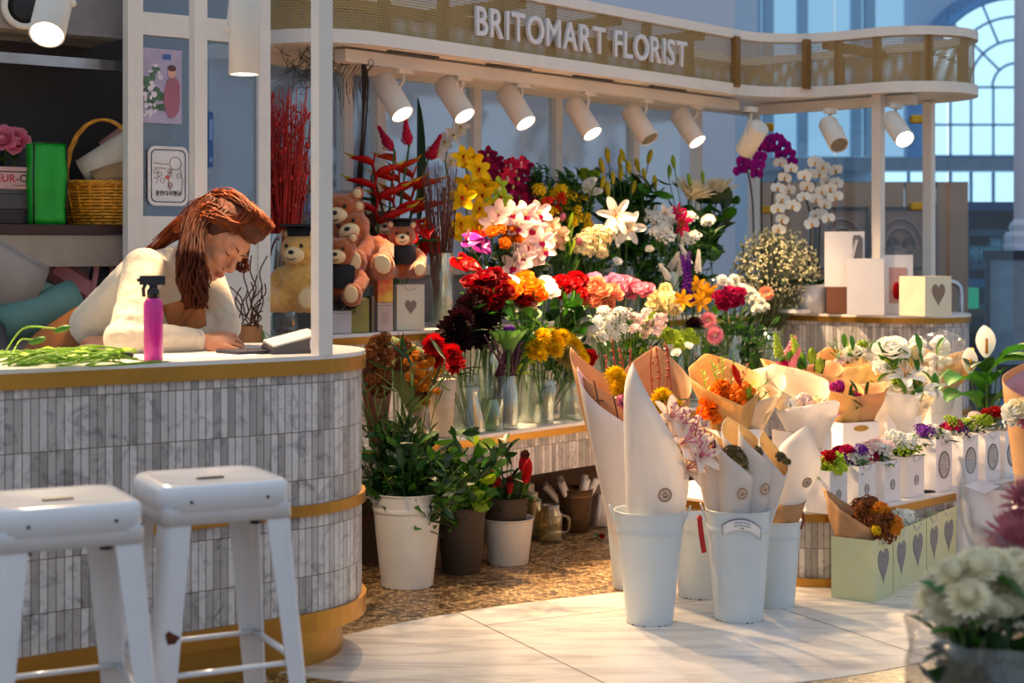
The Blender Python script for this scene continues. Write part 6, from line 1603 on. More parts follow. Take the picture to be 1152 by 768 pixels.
# ---- proteas, white mixed
v11 = vp(778, .68, ZT2); vase(v11, .06, .26, 'clear vase of pale king proteas')
many('king_protea', ['pale king protea with spiky petals, the left one', 'large pale king protea opening right, the right one'], None, [(776, 224), (806, 222)], .66, v11, KPRO, .95, up_=.75, leaves=5, lm=LM5, lsc=.5, sr=.006)
many('lily_bud', ['green bud between the two king proteas', 'slim green bud left of the king proteas', 'tall green bud highest left of the king proteas', 'yellowish bud in front of the left king protea'], None, [(791, 206), (753, 200), (759, 190), (777, 210)], .66, v11, GBUD, 1.0, up_=.95, leaves=1, lm=LM3)
foliage('protea_foliage', 'broad green leaves under the king proteas', tp(795, 240, .66), (.24, .08, .09), [G2, G1], 90, (.09, .14), .5, 14, base=v11+Vector((0, 0, .12)), stems=12)
v12 = vp(752, .52, ZT2); vase(v12, .06, .24, 'clear vase of mixed white and magenta flowers')
many('white_mixed_flower', 'white flower cluster in the vase below the proteas', 'white clusters below the proteas', [(735, 247), (746, 257), (757, 252), (738, 262), (764, 262), (775, 246), (750, 268), (770, 270), (781, 268)], .48, v12, WCLU, .72)
many('white_lily', ['white lily left of the magenta lilies', 'white lily facing left above the mixed vase'], None, [(737, 243), (748, 240)], .5, v12, WLIL, .6, up_=.2)
many('magenta_lily', ['magenta lily in the white mixed vase, upper one', 'magenta lily in the white mixed vase, right one', 'magenta lily bud in the white mixed vase, lowest'], None, [(762, 239), (768, 248), (765, 256)], .46, v12, MLIL, .75, up_=.2)
many('white_spike_flower', 'white flower spike hanging below the mixed white vase', 'white spikes below the mixed vase', [(755, 300), (765, 308), (775, 296), (785, 305), (752, 312)], .40, v12+Vector((.0, -.02, 0)), WSTK, .55)
v13 = vp(803, .56, ZT2); vase(v13, .045, .20, 'clear vase of the big white pompon')
stemflower('pompon_chrysanthemum', 'round white pompon chrysanthemum right of the white mixed vase', None, tp(797, 249, .5), v13+Vector((0, 0, .02)), BL('pomp', lambda: bloom_mum(160, .042, .010, 0, 1.1), C_WHT), aim(tp(797, 249, .5), .5), 1.0, 5, LM3)
# green posts of foliage filling between top vases
for k, (px, py, lb) in enumerate(((575, 300, 'dark stems and leaves behind the blush orchids'), (655, 290, 'dark green stems behind the pale yellow stock'), (725, 285, 'tangled green stems between lilies and mixed whites'), (770, 290, 'dark green stems under the mixed whites'))):
    p = tp(px, py, .62); foliage('foliage_bunch', lb, p, (.17, .06, .12), [G2, G1], 170, (.06, .11), .3, 40+k, base=Vector((p.x, p.y, ZT2+.004)), stems=22, droop=-.3)
random.seed(33)
# ================================================================== middle row: tall vases at the back of the lower shelf
w1 = vp(548, .30, ZT1); vase(w1, .06, .34, 'tall clear vase of dark red roses')
many('red_rose', 'dark red rose in the cluster at the left of the middle row', 'dark red roses', [(532, 321), (545, 315), (556, 312), (565, 318), (538, 332), (550, 328), (558, 334), (566, 330), (543, 340), (558, 343), (549, 320), (534, 342)], .26, w1, RRED, 0.84, leaves=2, lm=LM2, lsc=.7)
w2 = vp(597, .28, ZT1); vase(w2, .06, .34, 'tall clear vase of orange and white roses')
many('orange_rose', 'orange rose between the red and peach roses', 'orange roses', [(580, 325), (590, 319), (600, 326), (604, 332), (586, 331), (575, 330)], .24, w2, RORG, 0.9, leaves=2, lm=LM2, lsc=.8)
many('red_rose', 'dark red rose below the orange roses', None, [(589, 344)], .20, w2, RRED, 1.0)
many('white_rose', ['white rosebud at the left of the orange roses', 'white rose at the right of the orange roses', 'white rose lowest beside the orange roses'], None, [(572, 320), (613, 324), (617, 330)], .24, w2, RWHT, .85)
many('yellow_rosebud', 'small yellow rosebud hanging under the orange roses', None, [(602, 346)], .18, w2, WTUL, .5)
w3 = vp(643, .28, ZT1); vase(w3, .055, .34, 'tall clear vase of bright red roses')
many('red_rose', 'bright red rose between orange and peach roses', 'bright red roses', [(624, 322), (634, 321), (646, 323), (652, 333), (649, 318), (629, 328)], .24, w3, M_ROSE(C_RED, 'rr'), 0.82, leaves=3, lm=LM2)
foliage('rose_foliage', 'large dark green rose leaves under the orange and red roses', vp(622, .25, 1.0), (.16, .07, .10), [G2, G2, G1], 120, (.06, .10), .6, 51, base=w3+Vector((0, 0, .05)), stems=16, droop=-.6)
w4 = vp(685, .28, ZT1); vase(w4, .06, .34, 'tall clear vase of peach and pink roses')
many('peach_rose', 'peach rose at the left of the pink ones', 'peach roses', [(663, 328), (670, 322), (676, 330), (664, 341), (683, 345), (687, 330), (691, 334)], .24, w4, RPCH, 0.86, leaves=2, lm=LM2, lsc=.7)
many('pink_rose', 'pink or mauve rose right of the peach ones', 'pink roses', [(700, 320), (694, 324), (712, 325), (720, 327), (727, 328), (706, 331)], .26, w4, RPNK, 0.82, leaves=1, lm=LM2, lsc=.7)
many('mauve_rose', 'mauve rose among the pink and peach roses', 'mauve roses', [(684, 320), (668, 317), (690, 318), (697, 328)], .29, w4, RMAU, 0.73)
w5 = vp(705, .24, ZT1); vase(w5, .06, .28, 'clear vase of white and blush spray flowers')
many('white_spray_flower', 'small white flower cluster hanging below the pink roses', 'white spray clusters', [(680, 352), (687, 358), (672, 364), (693, 363), (683, 371), (700, 370), (690, 378), (677, 380), (668, 372), (704, 354), (697, 352)], .14, w5, WCLU, .55)
many('blush_spray_flower', 'blush spray flower right of the white clusters', 'blush spray clusters', [(727, 353), (735, 358), (742, 366), (720, 360), (729, 368), (737, 374), (715, 371), (724, 377), (712, 358), (745, 358)], .14, w5, PCLU, .55)
foliage('spray_foliage', 'fresh green leaves behind the white and blush sprays', vp(710, .18, .92), (.17, .06, .09), [G1, G3], 110, (.04, .07), .5, 52, base=w5+Vector((0, 0, .05)), stems=16)
w6 = vp(757, .26, ZT1); vase(w6, .06, .32, 'clear vase of small yellow roses and lime flowers')
many('yellow_spray_rose', 'small pale yellow rose right of the pink roses', 'yellow spray roses', [(737, 335), (745, 340), (752, 334), (758, 342), (742, 349), (750, 352), (748, 326), (760, 350), (735, 345)], .24, w6, M_ROSE(C_CRM, 'cy'), .62)
many('lime_spray_flower', 'lime-green flower cluster hanging lowest at the right of the blush sprays', 'lime clusters', [(757, 378), (767, 380), (775, 376), (763, 388), (772, 386), (752, 386), (780, 382), (746, 376)], .14, w6, LCLU, .55)
many('white_bud_flower', 'white round bud under the lime clusters', 'white round buds', [(753, 393), (761, 398), (774, 390)], .12, w6, RWHT, .42)
w7 = vp(778, .32, ZT1); vase(w7, .055, .34, 'tall clear vase of purple delphinium and yellow lilies')
many('purple_delphinium', ['tall purple delphinium spike, the left one', 'purple delphinium spike behind the yellow lilies'], None, [(772, 330), (779, 338)], .30, w7, PDEL, .95, up_=.98, sr=.004)
many('yellow_lily', 'golden yellow lily beside the purple delphinium', 'golden lilies', [(784, 322), (792, 331), (787, 340), (767, 338), (798, 330)], .26, w7, YLIL, .9, up_=.2)
many('pink_gerbera', ['pink gerbera on a bent stem above the wrapped bouquets', 'pale pink gerbera above the bent one'], None, [(804, 377), (797, 360)], .12, w7, PGER, .78, up_=.15)
w8 = vp(822, .24, ZT1); vase(w8, .065, .34, 'tall clear vase of white chrysanthemums and magenta carnations')
many('magenta_carnation', 'magenta carnation under the arc of white chrysanthemums', 'magenta carnations', [(810, 336), (820, 333), (828, 338), (815, 343), (832, 333)], .20, w8, MCAR, 1.05)
many('white_chrysanthemum', 'white chrysanthemum in the arc above the magenta carnations', 'arc of white chrysanthemums', [(812, 316), (820, 319), (828, 322), (836, 325), (843, 329), (849, 334), (855, 340), (860, 346), (846, 338), (852, 348), (838, 332), (826, 315)], .22, w8, WMUM, .62)
many('salmon_gerbera', 'salmon flower right of the white chrysanthemum arc', None, [(862, 330)], .24, w8, BL('sger', lambda: bloom_daisy(22, .04, .011, 3), [C_PEACH, C_CRM]), .75)
foliage('chrysanthemum_foliage', 'dark leafy stems below the white chrysanthemum arc', vp(832, .22, .84), (.18, .08, .20), [G2, G1], 150, (.05, .09), .35, 53, base=w8+Vector((0, 0, .05)), stems=22)
for k, (px, lb) in enumerate(((760, 'upright green stems in the vases below the lime clusters'), (800, 'upright green stems left of the chrysanthemum vase'), (850, 'upright green stems right of the chrysanthemum vase'))):
    p = vp(px, .28, .80); foliage('foliage_bunch', lb, p, (.12, .06, .12), [G2, G1], 60, (.05, .09), .2, 60+k, base=Vector((p.x, p.y, ZT1+.004)), stems=26, droop=-.2)
    vase(vp(px+14, .34, ZT1), .055, .36, ('tall clear vase behind the lime clusters', 'tall clear vase behind the magenta carnations', 'tall clear vase under the gypsophila')[k])
many('burgundy_dahlia', ['dark burgundy dahlia under the yellow lilies', 'dark purple flower low behind the kraft bouquets'], None, [(781, 366), (790, 410)], .2, w7, BDAH, .75)
# gypsophila bush at the corner
gp = vp(868, .34, ZT1); vase(gp, .07, .34, 'tall clear vase of gypsophila at the shelf corner')
GYP = mat('gypsophila_cream', (232, 224, 176), rough=.7, var=.1); GYPG = mat('gypsophila_stem', (88, 96, 58), rough=.7, var=.2)
t = thing('gypsophila_bush', 'large cloud of tiny cream gypsophila flowers at the shelf corner', 'flowers', gp); b1, b2 = MB(), MB()
c_ = WT(868, 300, .38)
for i in range(1100):
    d_ = Vector((random.gauss(0, 1), random.gauss(0, 1), random.gauss(.1, 1))).normalized()*U(.35, 1)**.5; e = c_+Vector((d_.x*.27+.02, d_.y*.15, d_.z*.25-.02))
    if i % 5 == 0: b1.tube([gp+Vector((0, 0, .3)), gp.lerp(e, .6)+Vector((0, 0, .12)), e], .0013, 4)
    b1.tube([e-d_*.04+rv(.01), e], .0009, 4)
    for q in range(2): b2.ell(e+rv(.009), U(.004, .0075), None, 5, 4)
b1.build('stems', GYPG, t); o = b2.build('florets', GYP, t); o['kind'] = 'stuff'
# ================================================================== front row on the lower shelf
f1 = vp(568, .19, ZT1); vase(f1, .062, .235, 'wide clear vase with purple stems and ornamental kale on the lower shelf')
b = MB()
for i in range(26): a = U(0, 6.28); b.tube([f1+Vector((.035*math.cos(a), .035*math.sin(a), .02)), f1+Vector((.045*math.cos(a*1.3), .045*math.sin(a*1.3), .24)), WT(U(545, 590), U(375, 392), .13)], .0035, 5)
b.tag('stem_sheaf', mat('purple_stem', (84, 34, 58), rough=.5), 'bunch of purple-brown stems in the wide vase', 'stems', origin=f1+Vector((0, 0, .01)))
kl = WT(573, 385, .12); t = thing('ornamental_kale', 'green ornamental kale head with violet heart above the wide vase', 'kale', f1+Vector((0, 0, .03)))
b = MB()
for i in range(26): q = i/26; f = MB(); petal(f, .075+.035*q, .045+.03*q, i*2.4, R(88-30*q), R(12-40*q), .45, .006+.012*q, 0, 6, 5, .6, .5, ruf=.003, ph=i); b.merge(f, Matrix.Translation(kl+Vector((0, 0, -.03))))
b.build('leaves', [mat('kale_green', (92, 142, 58), rough=.5, var=.3, trans=.25)], t); b = MB(); b.ell(kl+Vector((-.0, -.02, .06)), (.026, .022, .018)); b.build('violet_heart', C_PUR, t); b = MB(); b.tube([f1+Vector((0, 0, .03)), kl], .008, 8); b.build('stem', STEM, t)
foliage('feathery_greens', 'bright feathery greens right of the ornamental kale', WT(596, 378, .14), (.08, .05, .07), [G3, G1], 130, (.04, .07), .25, 71, base=f1+Vector((.02, 0, .1)), stems=14)
many('burgundy_dahlia', 'almost black burgundy dahlia left of the ornamental kale', 'almost black dahlias', [(517, 362), (532, 358), (545, 366), (524, 376), (538, 380), (514, 384), (550, 352), (528, 346), (508, 372)], .24, vp(527, .31, ZT1), BDAH, 1.1, leaves=2, lm=LM3)
vase(vp(527, .31, ZT1), .05, .24, 'clear vase of almost black dahlias')
f2 = vp(612, .19, ZT1); vase(f2, .062, .20, 'flared clear vase of yellow chrysanthemums', [(.045, 0), (.048, .02), (.05, .1), (.066, .2)])
many('yellow_chrysanthemum', 'yellow chrysanthemum above the flared vase', 'yellow chrysanthemums', [(603, 390), (613, 383), (621, 379), (628, 386), (615, 393), (606, 400), (633, 380), (640, 383), (646, 390), (650, 398), (625, 395), (642, 392), (610, 378), (632, 394), (655, 404), (598, 396)], .13, f2, YMUM, 1.0, leaves=2, lm=LM3, lsc=.6)
many('faded_chrysanthemum', ['greenish faded chrysanthemum facing forward among the yellow ones'], None, [(638, 402)], .08, f2, BL('fmum', lambda: bloom_mum(120, .04, .007, 0, .9), pm('faded_olive', (150, 140, 80))), 1.15, up_=.1)
many('red_gerbera', 'single red flower at the right of the yellow chrysanthemums', None, [(663, 404)], .1, f2, RCAR, 1.1)
f3 = vp(643, .19, ZT1); vase(f3, .06, .18, 'conical clear flask behind the flared vase on the lower shelf', [(.056, 0), (.058, .01), (.034, .11), (.028, .14), (.034, .18)], water=.3)
vase(vp(662, .18, ZT1), .05, .19, 'green-tinted square vase at the right end of the front row', m=GREENG, n=4, water=0)
f4 = vp(528, .185, ZT1); vase(f4, .075, .20, 'wide conical clear flask left of the kale vase', [(.072, 0), (.075, .012), (.07, .05), (.042, .15), (.04, .175), (.05, .20)], water=.35)
many('red_dahlia', ['red dahlia leaning left out of the conical flask, upper one', 'red dahlia leaning left, lower one behind the first', 'small red dahlia right of the pair', 'dark red dahlia bud lowest at the right of the trio'], None, [(488, 388), (492, 402), (508, 399), (513, 412)], .10, f4, RDAH, .9, up_=.3)
vase(vp(553, .16, ZT1), .05, .14, 'square green-tinted vase with round white label in front of the kale vase', m=GREENG, n=4, water=0)
f5 = vp(497, .17, ZT1); b = MB(); b.lathe([(.001, 0), (.045, 0), (.047, .01), (.052, .12), (.062, .245), (.058, .245), (.048, .12), (.042, .012), (.001, .012)], 40, f5)
b.tag('textured_vase', mat('cream_textured_ceramic', (206, 186, 160), rough=.4, var=.15, bump=.8, bscale=130), 'cream crackle-textured vase left of the conical flask', 'vase', origin=f5)
# dried bouquet in felt wrap
FELT = mat('sage_felt', (132, 138, 84), rough=.9, var=.06, bump=.3, bscale=200, trans=.1)
def wrap(root, p0, p1, r0, r1, hmin, peak, m, name='paper_wrap', pw_=1.6, thick=.002, flare=0.0, lean=1.0, back=None, seam=.02, flat=1.0, nu=40, nv=10, crumple=.0):
    """rolled sheet of paper: a cone whose rim climbs towards the peak direction"""
    p0 = Vector(p0); p1 = Vector(p1); B = basis(p1-p0); pk = B.inverted() @ Vector(peak); a0 = math.atan2(pk.y, pk.x); ax = p1-p0
    def fn(u, v):
        th = a0+PI+2*PI*u*1.06; c_ = math.cos(th-a0); da = abs((th-a0+PI) % (2*PI)-PI)/PI; hv = hmin+(1-hmin)*(1-da)**pw_; q = v*hv
        r = (r0+(r1-r0)*q**(1+flare))*(1+seam*u)*(1-.25*max(0, q-.72)*lean); cr_ = crumple*(math.sin(th*5+q*7)+math.sin(th*9-q*11))*q
        return p0+ax*q+B @ Vector(((r+cr_)*math.cos(th), (r+cr_)*math.sin(th)*flat, 0))
    b = MB(); b.sheet(fn, nu, nv, thick, back=1 if back else 0)
    mm = [m, back] if back else [m]
    o = b.build(name, mm, root); o['fn'] = 0; del o['fn']
    return o, fn, a0, B
def seal(root, fn, p_dir, p0, p1, B, a0, q, hmin, r=.02, name='round_seal', toward=(0, -1, .1)):
    """round paper seal lying on the side of a wrap that faces the aisle"""
    best = None
    for i in range(80):
        for j in range(4, 38):
            pt = fn(i/80, j/40); d_ = (pt-Vector(p0)-(Vector(p1)-Vector(p0))*0)
            s_ = (pt-q).length
            if best is None or s_ < best[0]: best = (s_, i/80, j/40)
    _, u, v = best; pt = fn(u, v); n = (fn(u+.01, v)-pt).cross(fn(u, v+.02)-pt).normalized()
    if n.dot(CAMP-pt) < 0: n = -n
    M3 = basis(n)
    b = MB(); b.prism([(r*math.cos(2*PI*i/28), r*math.sin(2*PI*i/28)) for i in range(28)], .0028, .0042); b.v = [M3 @ x+pt for x in b.v]; o = b.build(name, SEALT, root)
    b = MB(); b.ring([(r*.92*math.cos(2*PI*i/28), r*.92*math.sin(2*PI*i/28)) for i in range(28)], [(r*.80*math.cos(2*PI*i/28), r*.80*math.sin(2*PI*i/28)) for i in range(28)], .0040, .0052)
    b.tube([(-r*.4, -r*.1, .005), (0, r*.35, .005), (r*.4, -r*.1, .005), (-r*.3, -r*.3, .005), (r*.3, -r*.3, .005)], r*.05, 5); b.v = [M3 @ x+pt for x in b.v]; b.build('seal_print', mat('seal_brown', (128, 92, 70), rough=.6), o)
SEALT = mat('seal_tan', (206, 178, 154), rough=.5, var=.2, scale=150)
def put_b(root, me, p, d_, s_=1.0, nm='bloom'):
    put(nm, me, root, Vector(p)-root.location, face(Vector(d_), U(0, 6.28)), s_*1.38)
dq = thing('dried_bouquet', 'dried orange flower bouquet in sage felt hanging over the lower shelf', 'bouquet', WT(462, 452, .06))
p0 = WT(468, 462, .14); p1 = WT(452, 372, .20)
wrap(dq, p0, p1, .035, .135, .35, (-.5, .6, .55), FELT, 'felt_wrap', thick=.004, pw_=1.0, crumple=.004)
for i, (px, py) in enumerate(((460, 412), (470, 405), (478, 415), (466, 423), (484, 425), (475, 432), (486, 436), (480, 405), (490, 420), (462, 432), (472, 440), (482, 447))): [put_b(dq, DCLU if (i+j) % 3 else DBCL, WT(px+U(-6, 6), py+U(-6, 6), .08+U(-.03, .03)), (U(-.6, .6), -.8, U(-.3, .7)), .26) for j in range(3)]
for px, py in ((452, 400), (456, 388), (462, 396), (450, 412)): put_b(dq, DBCL, WT(px, py, .14), (U(-.4, .3), -.6, .6), .4)
b = MB(); b.tube([WT(470, 452, .14), WT(474, 478, .14)+Vector((0, 0, -.0)), vp(474, .14, ZT1+.003)], [.03, .022, .024], 12); b.build('stem_bundle', mat('clear_wrap_stems', (176, 146, 120), rough=.4), dq)
hb = thing('dried_bouquet', 'brown dried bunch in the shadow between counter end and sage felt', 'bouquet', vp(424, .14, ZT1))
for px, py in ((418, 392), (428, 398), (436, 388), (422, 412), (432, 418), (420, 430), (440, 402), (414, 405), (428, 440)): [put_b(hb, DBCL, WT(px+U(-8, 8), py+U(-8, 8), .15+U(-.03, .03)), (U(-.4, .4), -.6, .6), .4) for j in range(3)]
wrap(hb, vp(424, .14, ZT1), WT(424, 395, .16), .03, .08, .5, (-.3, .8, .3), mat('shaded_tan_wrap', (104, 62, 38), rough=.8), 'brown_wrap')  # brown wrap coloured darker for the shadow around it
# ================================================================== buckets on the pebble floor
BKW = mat('white_enamel_bucket', (214, 212, 206), rough=.35, var=.05, scale=6); BKG = mat('dark_brown_pot', (62, 52, 44), rough=.55, var=.08); BKB = mat('pale_blue_white_enamel', (202, 212, 216), rough=.3, var=.04, scale=6); TIN = mat('old_tin', (104, 84, 62), rough=.4, metal=.7, var=.25)
q1 = OZ(458, 658.5, 0); bucket(q1, .142, .103, .375, BKW, 'large white enamel bucket of dark greens beside the service counter', chip=True, rz=.35)
q2 = OZ(519, 643, 0); bucket(q2, .103, .080, .275, BKG, 'tall dark brown pot of leafy branches right of the white bucket', ears=False, bands=False, name='plant_pot')
q3 = OZ(572, 633, 0); bucket(q3, .108, .085, .195, BKW, 'small white bucket under the dark protea pot', ears=False, bands=False)
q3b = q3+Vector((0, 0, .12)); bucket(q3b+Vector((-.012, -.004, 0)), .098, .082, .165, BKG, 'dark pot of proteas standing in the small white bucket', ears=False, bands=False, name='plant_pot')
foliage('green_branches', 'mass of dark green branches in the large white bucket', q1+Vector((.02, -.02, .36)), (.26, .13, .30), [G2, G1, G2], 900, (.05, .10), .36, 81, base=q1+Vector((0, 0, .1)), stems=46, droop=-.5)
foliage('grass_branches', 'long feathery grass branches behind the white bucket', q1+Vector((-.08, .02, .42)), (.18, .06, .50), [G2, mat('olive_blade', (78, 92, 34), rough=.6, trans=.2)], 260, (.08, .15), .09, 82, base=q1+Vector((-.02, .0, .08)), stems=34, droop=-.4, up_=1.0)
foliage('fine_dill_greens', 'fine soft greens at the front of the white bucket', q1+Vector((.03, -.06, .36)), (.18, .07, .13), [G1, G3], 300, (.025, .05), .12, 83, base=q1+Vector((0, -.02, .2)), stems=36)
foliage('leafy_branches', 'round-leaved green branches in the tall brown pot', q2+Vector((-.03, -.04, .27)), (.125, .08, .27), [G1, G3, G1], 420, (.055, .09), .6, 84, base=q2+Vector((0, 0, .1)), stems=34, droop=-.6)
many_p = [((553, 533), PPRO, 1.0, 'salmon protea at the left of the pot'), ((560, 545), RPRO, .9, 'dark-tipped red protea low in the middle of the pot'), ((587, 527), RPRO, .95, 'dark-tipped red protea at the top of the pot'), ((591, 541), CPRO, 1.15, 'glossy crimson protea at the right of the pot'), ((573, 553), RPRO, .8, 'small dark red protea right at the rim of the pot'), ((555, 556), BL('rbud', lambda: bloom_protea(.02, .045, -.3, False), [C_RED, C_RED]), 1.0, 'small round red bud at the left rim of the protea pot')]
for (px, py), me, s_, lb in many_p:
    h_ = W(px, py+1, q3.y-.06+U(-.04, .03)); stemflower('protea', lb, None, h_, q3b+Vector((U(-.02, .02), U(-.02, .02), .02)), me, Vector((U(-.25, .25), -.25, 1)), s_, 2, LM3, .006)
foliage('protea_branches', 'long pointed leaves around the proteas in the dark pot', q3b+Vector((0, 0, .15)), (.14, .08, .15), [G2, G1], 26, (.09, .14), .2, 85, base=q3b+Vector((0, 0, .05)), stems=14, droop=-.3, up_=1.2)
def jar(px, py, r, h, label, m=AMBG, handle=True):
    p = OZ(px, py, 0); t = vase(p, r, h, label, [(r*.9, 0), (r, h*.06), (r*1.02, h*.3), (r*.97, h*.34), (r*1.02, h*.4), (r, h*.75), (r*.78, h*.86), (r*.8, h)], .35, m, name='glass_jar')
    t['category'] = 'jar'
    if handle: b = MB(); b.tube(cr([(r*.95, 0, h*.25), (r*1.5, 0, h*.3), (r*1.55, 0, h*.62), (r*.95, 0, h*.72)], 5), .006, 8); b.build('handle', m, t, world=False)
    return t
jar(619, 609, .055, .17, 'ribbed amber glass jar with handle left of the tin bucket'); jar(600, 604, .05, .18, 'amber glass jar half behind the white bucket', handle=False)
b = MB(); p = OZ(600, 604, 0)
for i in range(6): e = p+Vector((U(-.03, .03), U(-.03, .03), U(.2, .25))); b.tube([p+Vector((0, 0, .08)), p.lerp(e, .6), e], [.004, .012, .016], 8)
b.tag('tissue_bundle', WPAP, 'rolled pale tissue standing in the rear amber jar', 'tissue', origin=p+Vector((0, 0, .08)))
p = OZ(646, 597, 0); bucket(p, .092, .068, .205, TIN, 'dark tin bucket of white paper rolls under the shelf', ears=False)
for i in range(7):
    a = .9*i; d_ = Vector((math.cos(a)*.6-.2, math.sin(a)*.3, .8)).normalized(); c_ = p+Vector((.035*math.cos(a), .035*math.sin(a), .10)); b = MB()
    b.lathe([(.012, 0), (.017, .0), (.0175, .165), (.0125, .165), (.012, 0)], 14, c_, basis(d_)); b.tag('white_roll', PAP, 'white paper roll poking out of the tin bucket', 'paper roll', 'white rolls in the tin bucket')
p = OZ(681, 594, 0); t = thing('plastic_bag', 'clear plastic bag of tubes right of the tin bucket', 'bag', p)
b = MB(); b.sheet(lambda u, v: (( .07*(1-.35*v)*math.cos(2*PI*u)+.008*math.sin(9*u+7*v*3)), .05*(1-.4*v)*math.sin(2*PI*u)+.008*math.sin(23*u+5*v), .20*v), 24, 8); b.build('bag_body', CELL, t, world=False)
for i in range(5): b = MB(); x = -.04+.02*i; b.tube([(x, 0, .01), (x*.7+.01, .01, .16)], .014, 10); b.build('tube', PAP, t, world=False)
p = OZ(684, 585, 0)+Vector((.03, .25, 0)); t = thing('red_parcel', 'dark red round parcel in the shadow under the shelf', 'parcel', p)
b = MB(); b.ell(p+Vector((0, 0, .12)), (.14, .10, .12), None, 18, 10); b.build('parcel_body', mat('dark_red_wrap', (110, 20, 16), rough=.5), t)
p = OZ(677, 607, 0.004); stemflower('fallen_petals', 'small red flower dropped on the pebble floor', None, p+Vector((.0, 0, .012)), p+Vector((-.05, .01, .003)), RCAR, (0, -.5, .9), .45, 1, LM2, lsc=.4)
# ================================================================== buckets and wrapped flowers in front of the plinth
B1 = OZ(731, 700, 0); B2 = OZ(722, 664, 0); B3 = OZ(788, 670, 0); B4 = OZ(831, 696, 0); B5 = OZ(871, 681, 0)
B2 = Vector((B2.x-.03, B2.y+.05, 0))
bucket(B1, .126, .082, .405, BKB, 'pale enamel bucket holding the tallest white paper cone, nearest the camera', chip=True, rz=-.1)
bucket(B2, .115, .08, .42, BKB, 'pale enamel bucket half hidden behind the left front bucket', rz=.5)
bucket(B3, .10, .085, .31, BKB, 'short pale enamel bucket between and behind the two front buckets', chip=True, ears=False)
k4 = bucket(B4, .117, .087, .40, BKB, 'pale enamel bucket with a paper label in the middle front', chip=True, rz=-.15)
bucket(B5, .100, .075, .325, BKB, 'pale enamel bucket at the right holding the leaning cone', ears=False)
# paper label on the labelled bucket
def on_b(a, z, e): r = .087+(.117-.087)*z/.40+e; return Vector((r*math.sin(a), -r*math.cos(a), z))
b = MB()
def lab(u, v): a = -.62+1.24*u+.12; z = .385-.040*v-.030*(2*u-1)**2+ -.012*u; return on_b(a, z, .0045)
b.sheet(lab, 16, 4, .001); lb_ = b.build('paper_label', PAP, k4, world=False)
b = MB(); b.tube([lab(i/16, 0) for i in range(17)], .0018, 5); b.tube([lab(0, j/4) for j in range(5)], .0016, 5); b.tube([lab(1, j/4) for j in range(5)], .0016, 5); b.build('label_border', mat('label_maroon', (70, 44, 50), rough=.6), lb_, world=False)
b = MB()
for (u0, u1, v) in ((.30, .42, .28), (.44, .52, .28), (.55, .70, .28), (.30, .40, .55), (.43, .52, .55), (.55, .70, .55), (.47, .53, .80)):
    n_ = 6; b.tube([lab(u0+(u1-u0)*i/n_, v+.05*(1 if i % 2 else -1))+Vector((0, -.0012, 0)) for i in range(n_+1)], .0011, 4)
b.build('handwriting', INK, lb_, world=False)
# big white cone
def at(px, py, y): return W(px, py, y)
y1 = B1.y
t = thing('paper_cone_bouquet', 'tallest white paper cone with a round seal in the left front bucket', 'bouquet', B1+Vector((0, 0, .02)))
p0 = B1+Vector((0, 0, .10)); p1 = at(748, 408, y1+.03); o, fn, a0, B = wrap(t, p0, p1, .075, .155, .36, (-.9, -.55, 0), WPAP, pw_=1.25, back=WPAP, thick=.0025)
seal(t, fn, None, p0, p1, B, a0, at(750, 560, y1-.12), .3, .026)
b = MB(); 
for s_ in (-1, 1): b.tube([fn(.62+.0*s_, .40), fn(.60, .30)], .001, 4)
LILW = pm('glad_cream', (246, 226, 206), var=.06)
GLAD = BL('glad', lambda: bloom_lily(.06, .9), [LILW, C_PINK])
for px, py in ((760, 478), (772, 486), (765, 500), (780, 500), (752, 470), (786, 515), (775, 515), (770, 528)): put_b(t, GLAD, at(px, py, y1+U(-.05, .05)), (U(.2, .9), -.6, U(.2, .6)), 1.0)
b = MB()
for x0, y0, x1_, y1_ in ((770, 520, 772, 462), (775, 520, 790, 455), (765, 520, 748, 450)): b.tube([at(x0, y0, y1), at((x0+x1_)/2, (y0+y1_)/2, y1), at(x1_, y1_, y1)], [.004, .003, .0015], 5)
b.build('pink_bud_stems', C_PEACH, t)
# left cone behind, lilac lined
y2 = B2.y
t = thing('paper_cone_bouquet', 'white paper cone with lilac lining leaning left behind the tallest cone', 'bouquet', B2+Vector((0, 0, .02)))
p0 = B2+Vector((0, -.02, .12)); p1 = at(682, 408, y2-.04); o, fn, a0, B = wrap(t, p0, p1, .07, .125, .62, (-1, .25, 0), WPAP, pw_=1.3, back=LILP, thick=.0025)
for px, py in ((668, 428), (690, 445)):
    b = MB(); b.tube(cr([at(px+12, 520, y2-.1), at(px+6, py+30, y2-.1), at(px, py, y2-.1)], 4), .003, 5); b.build('brown_twig', BROWN, t)
put_b(t, BL('pcar', lambda: bloom_carn(.03), C_PINK), at(702, 455, y2-.10), (.2, -.6, .6), .9)
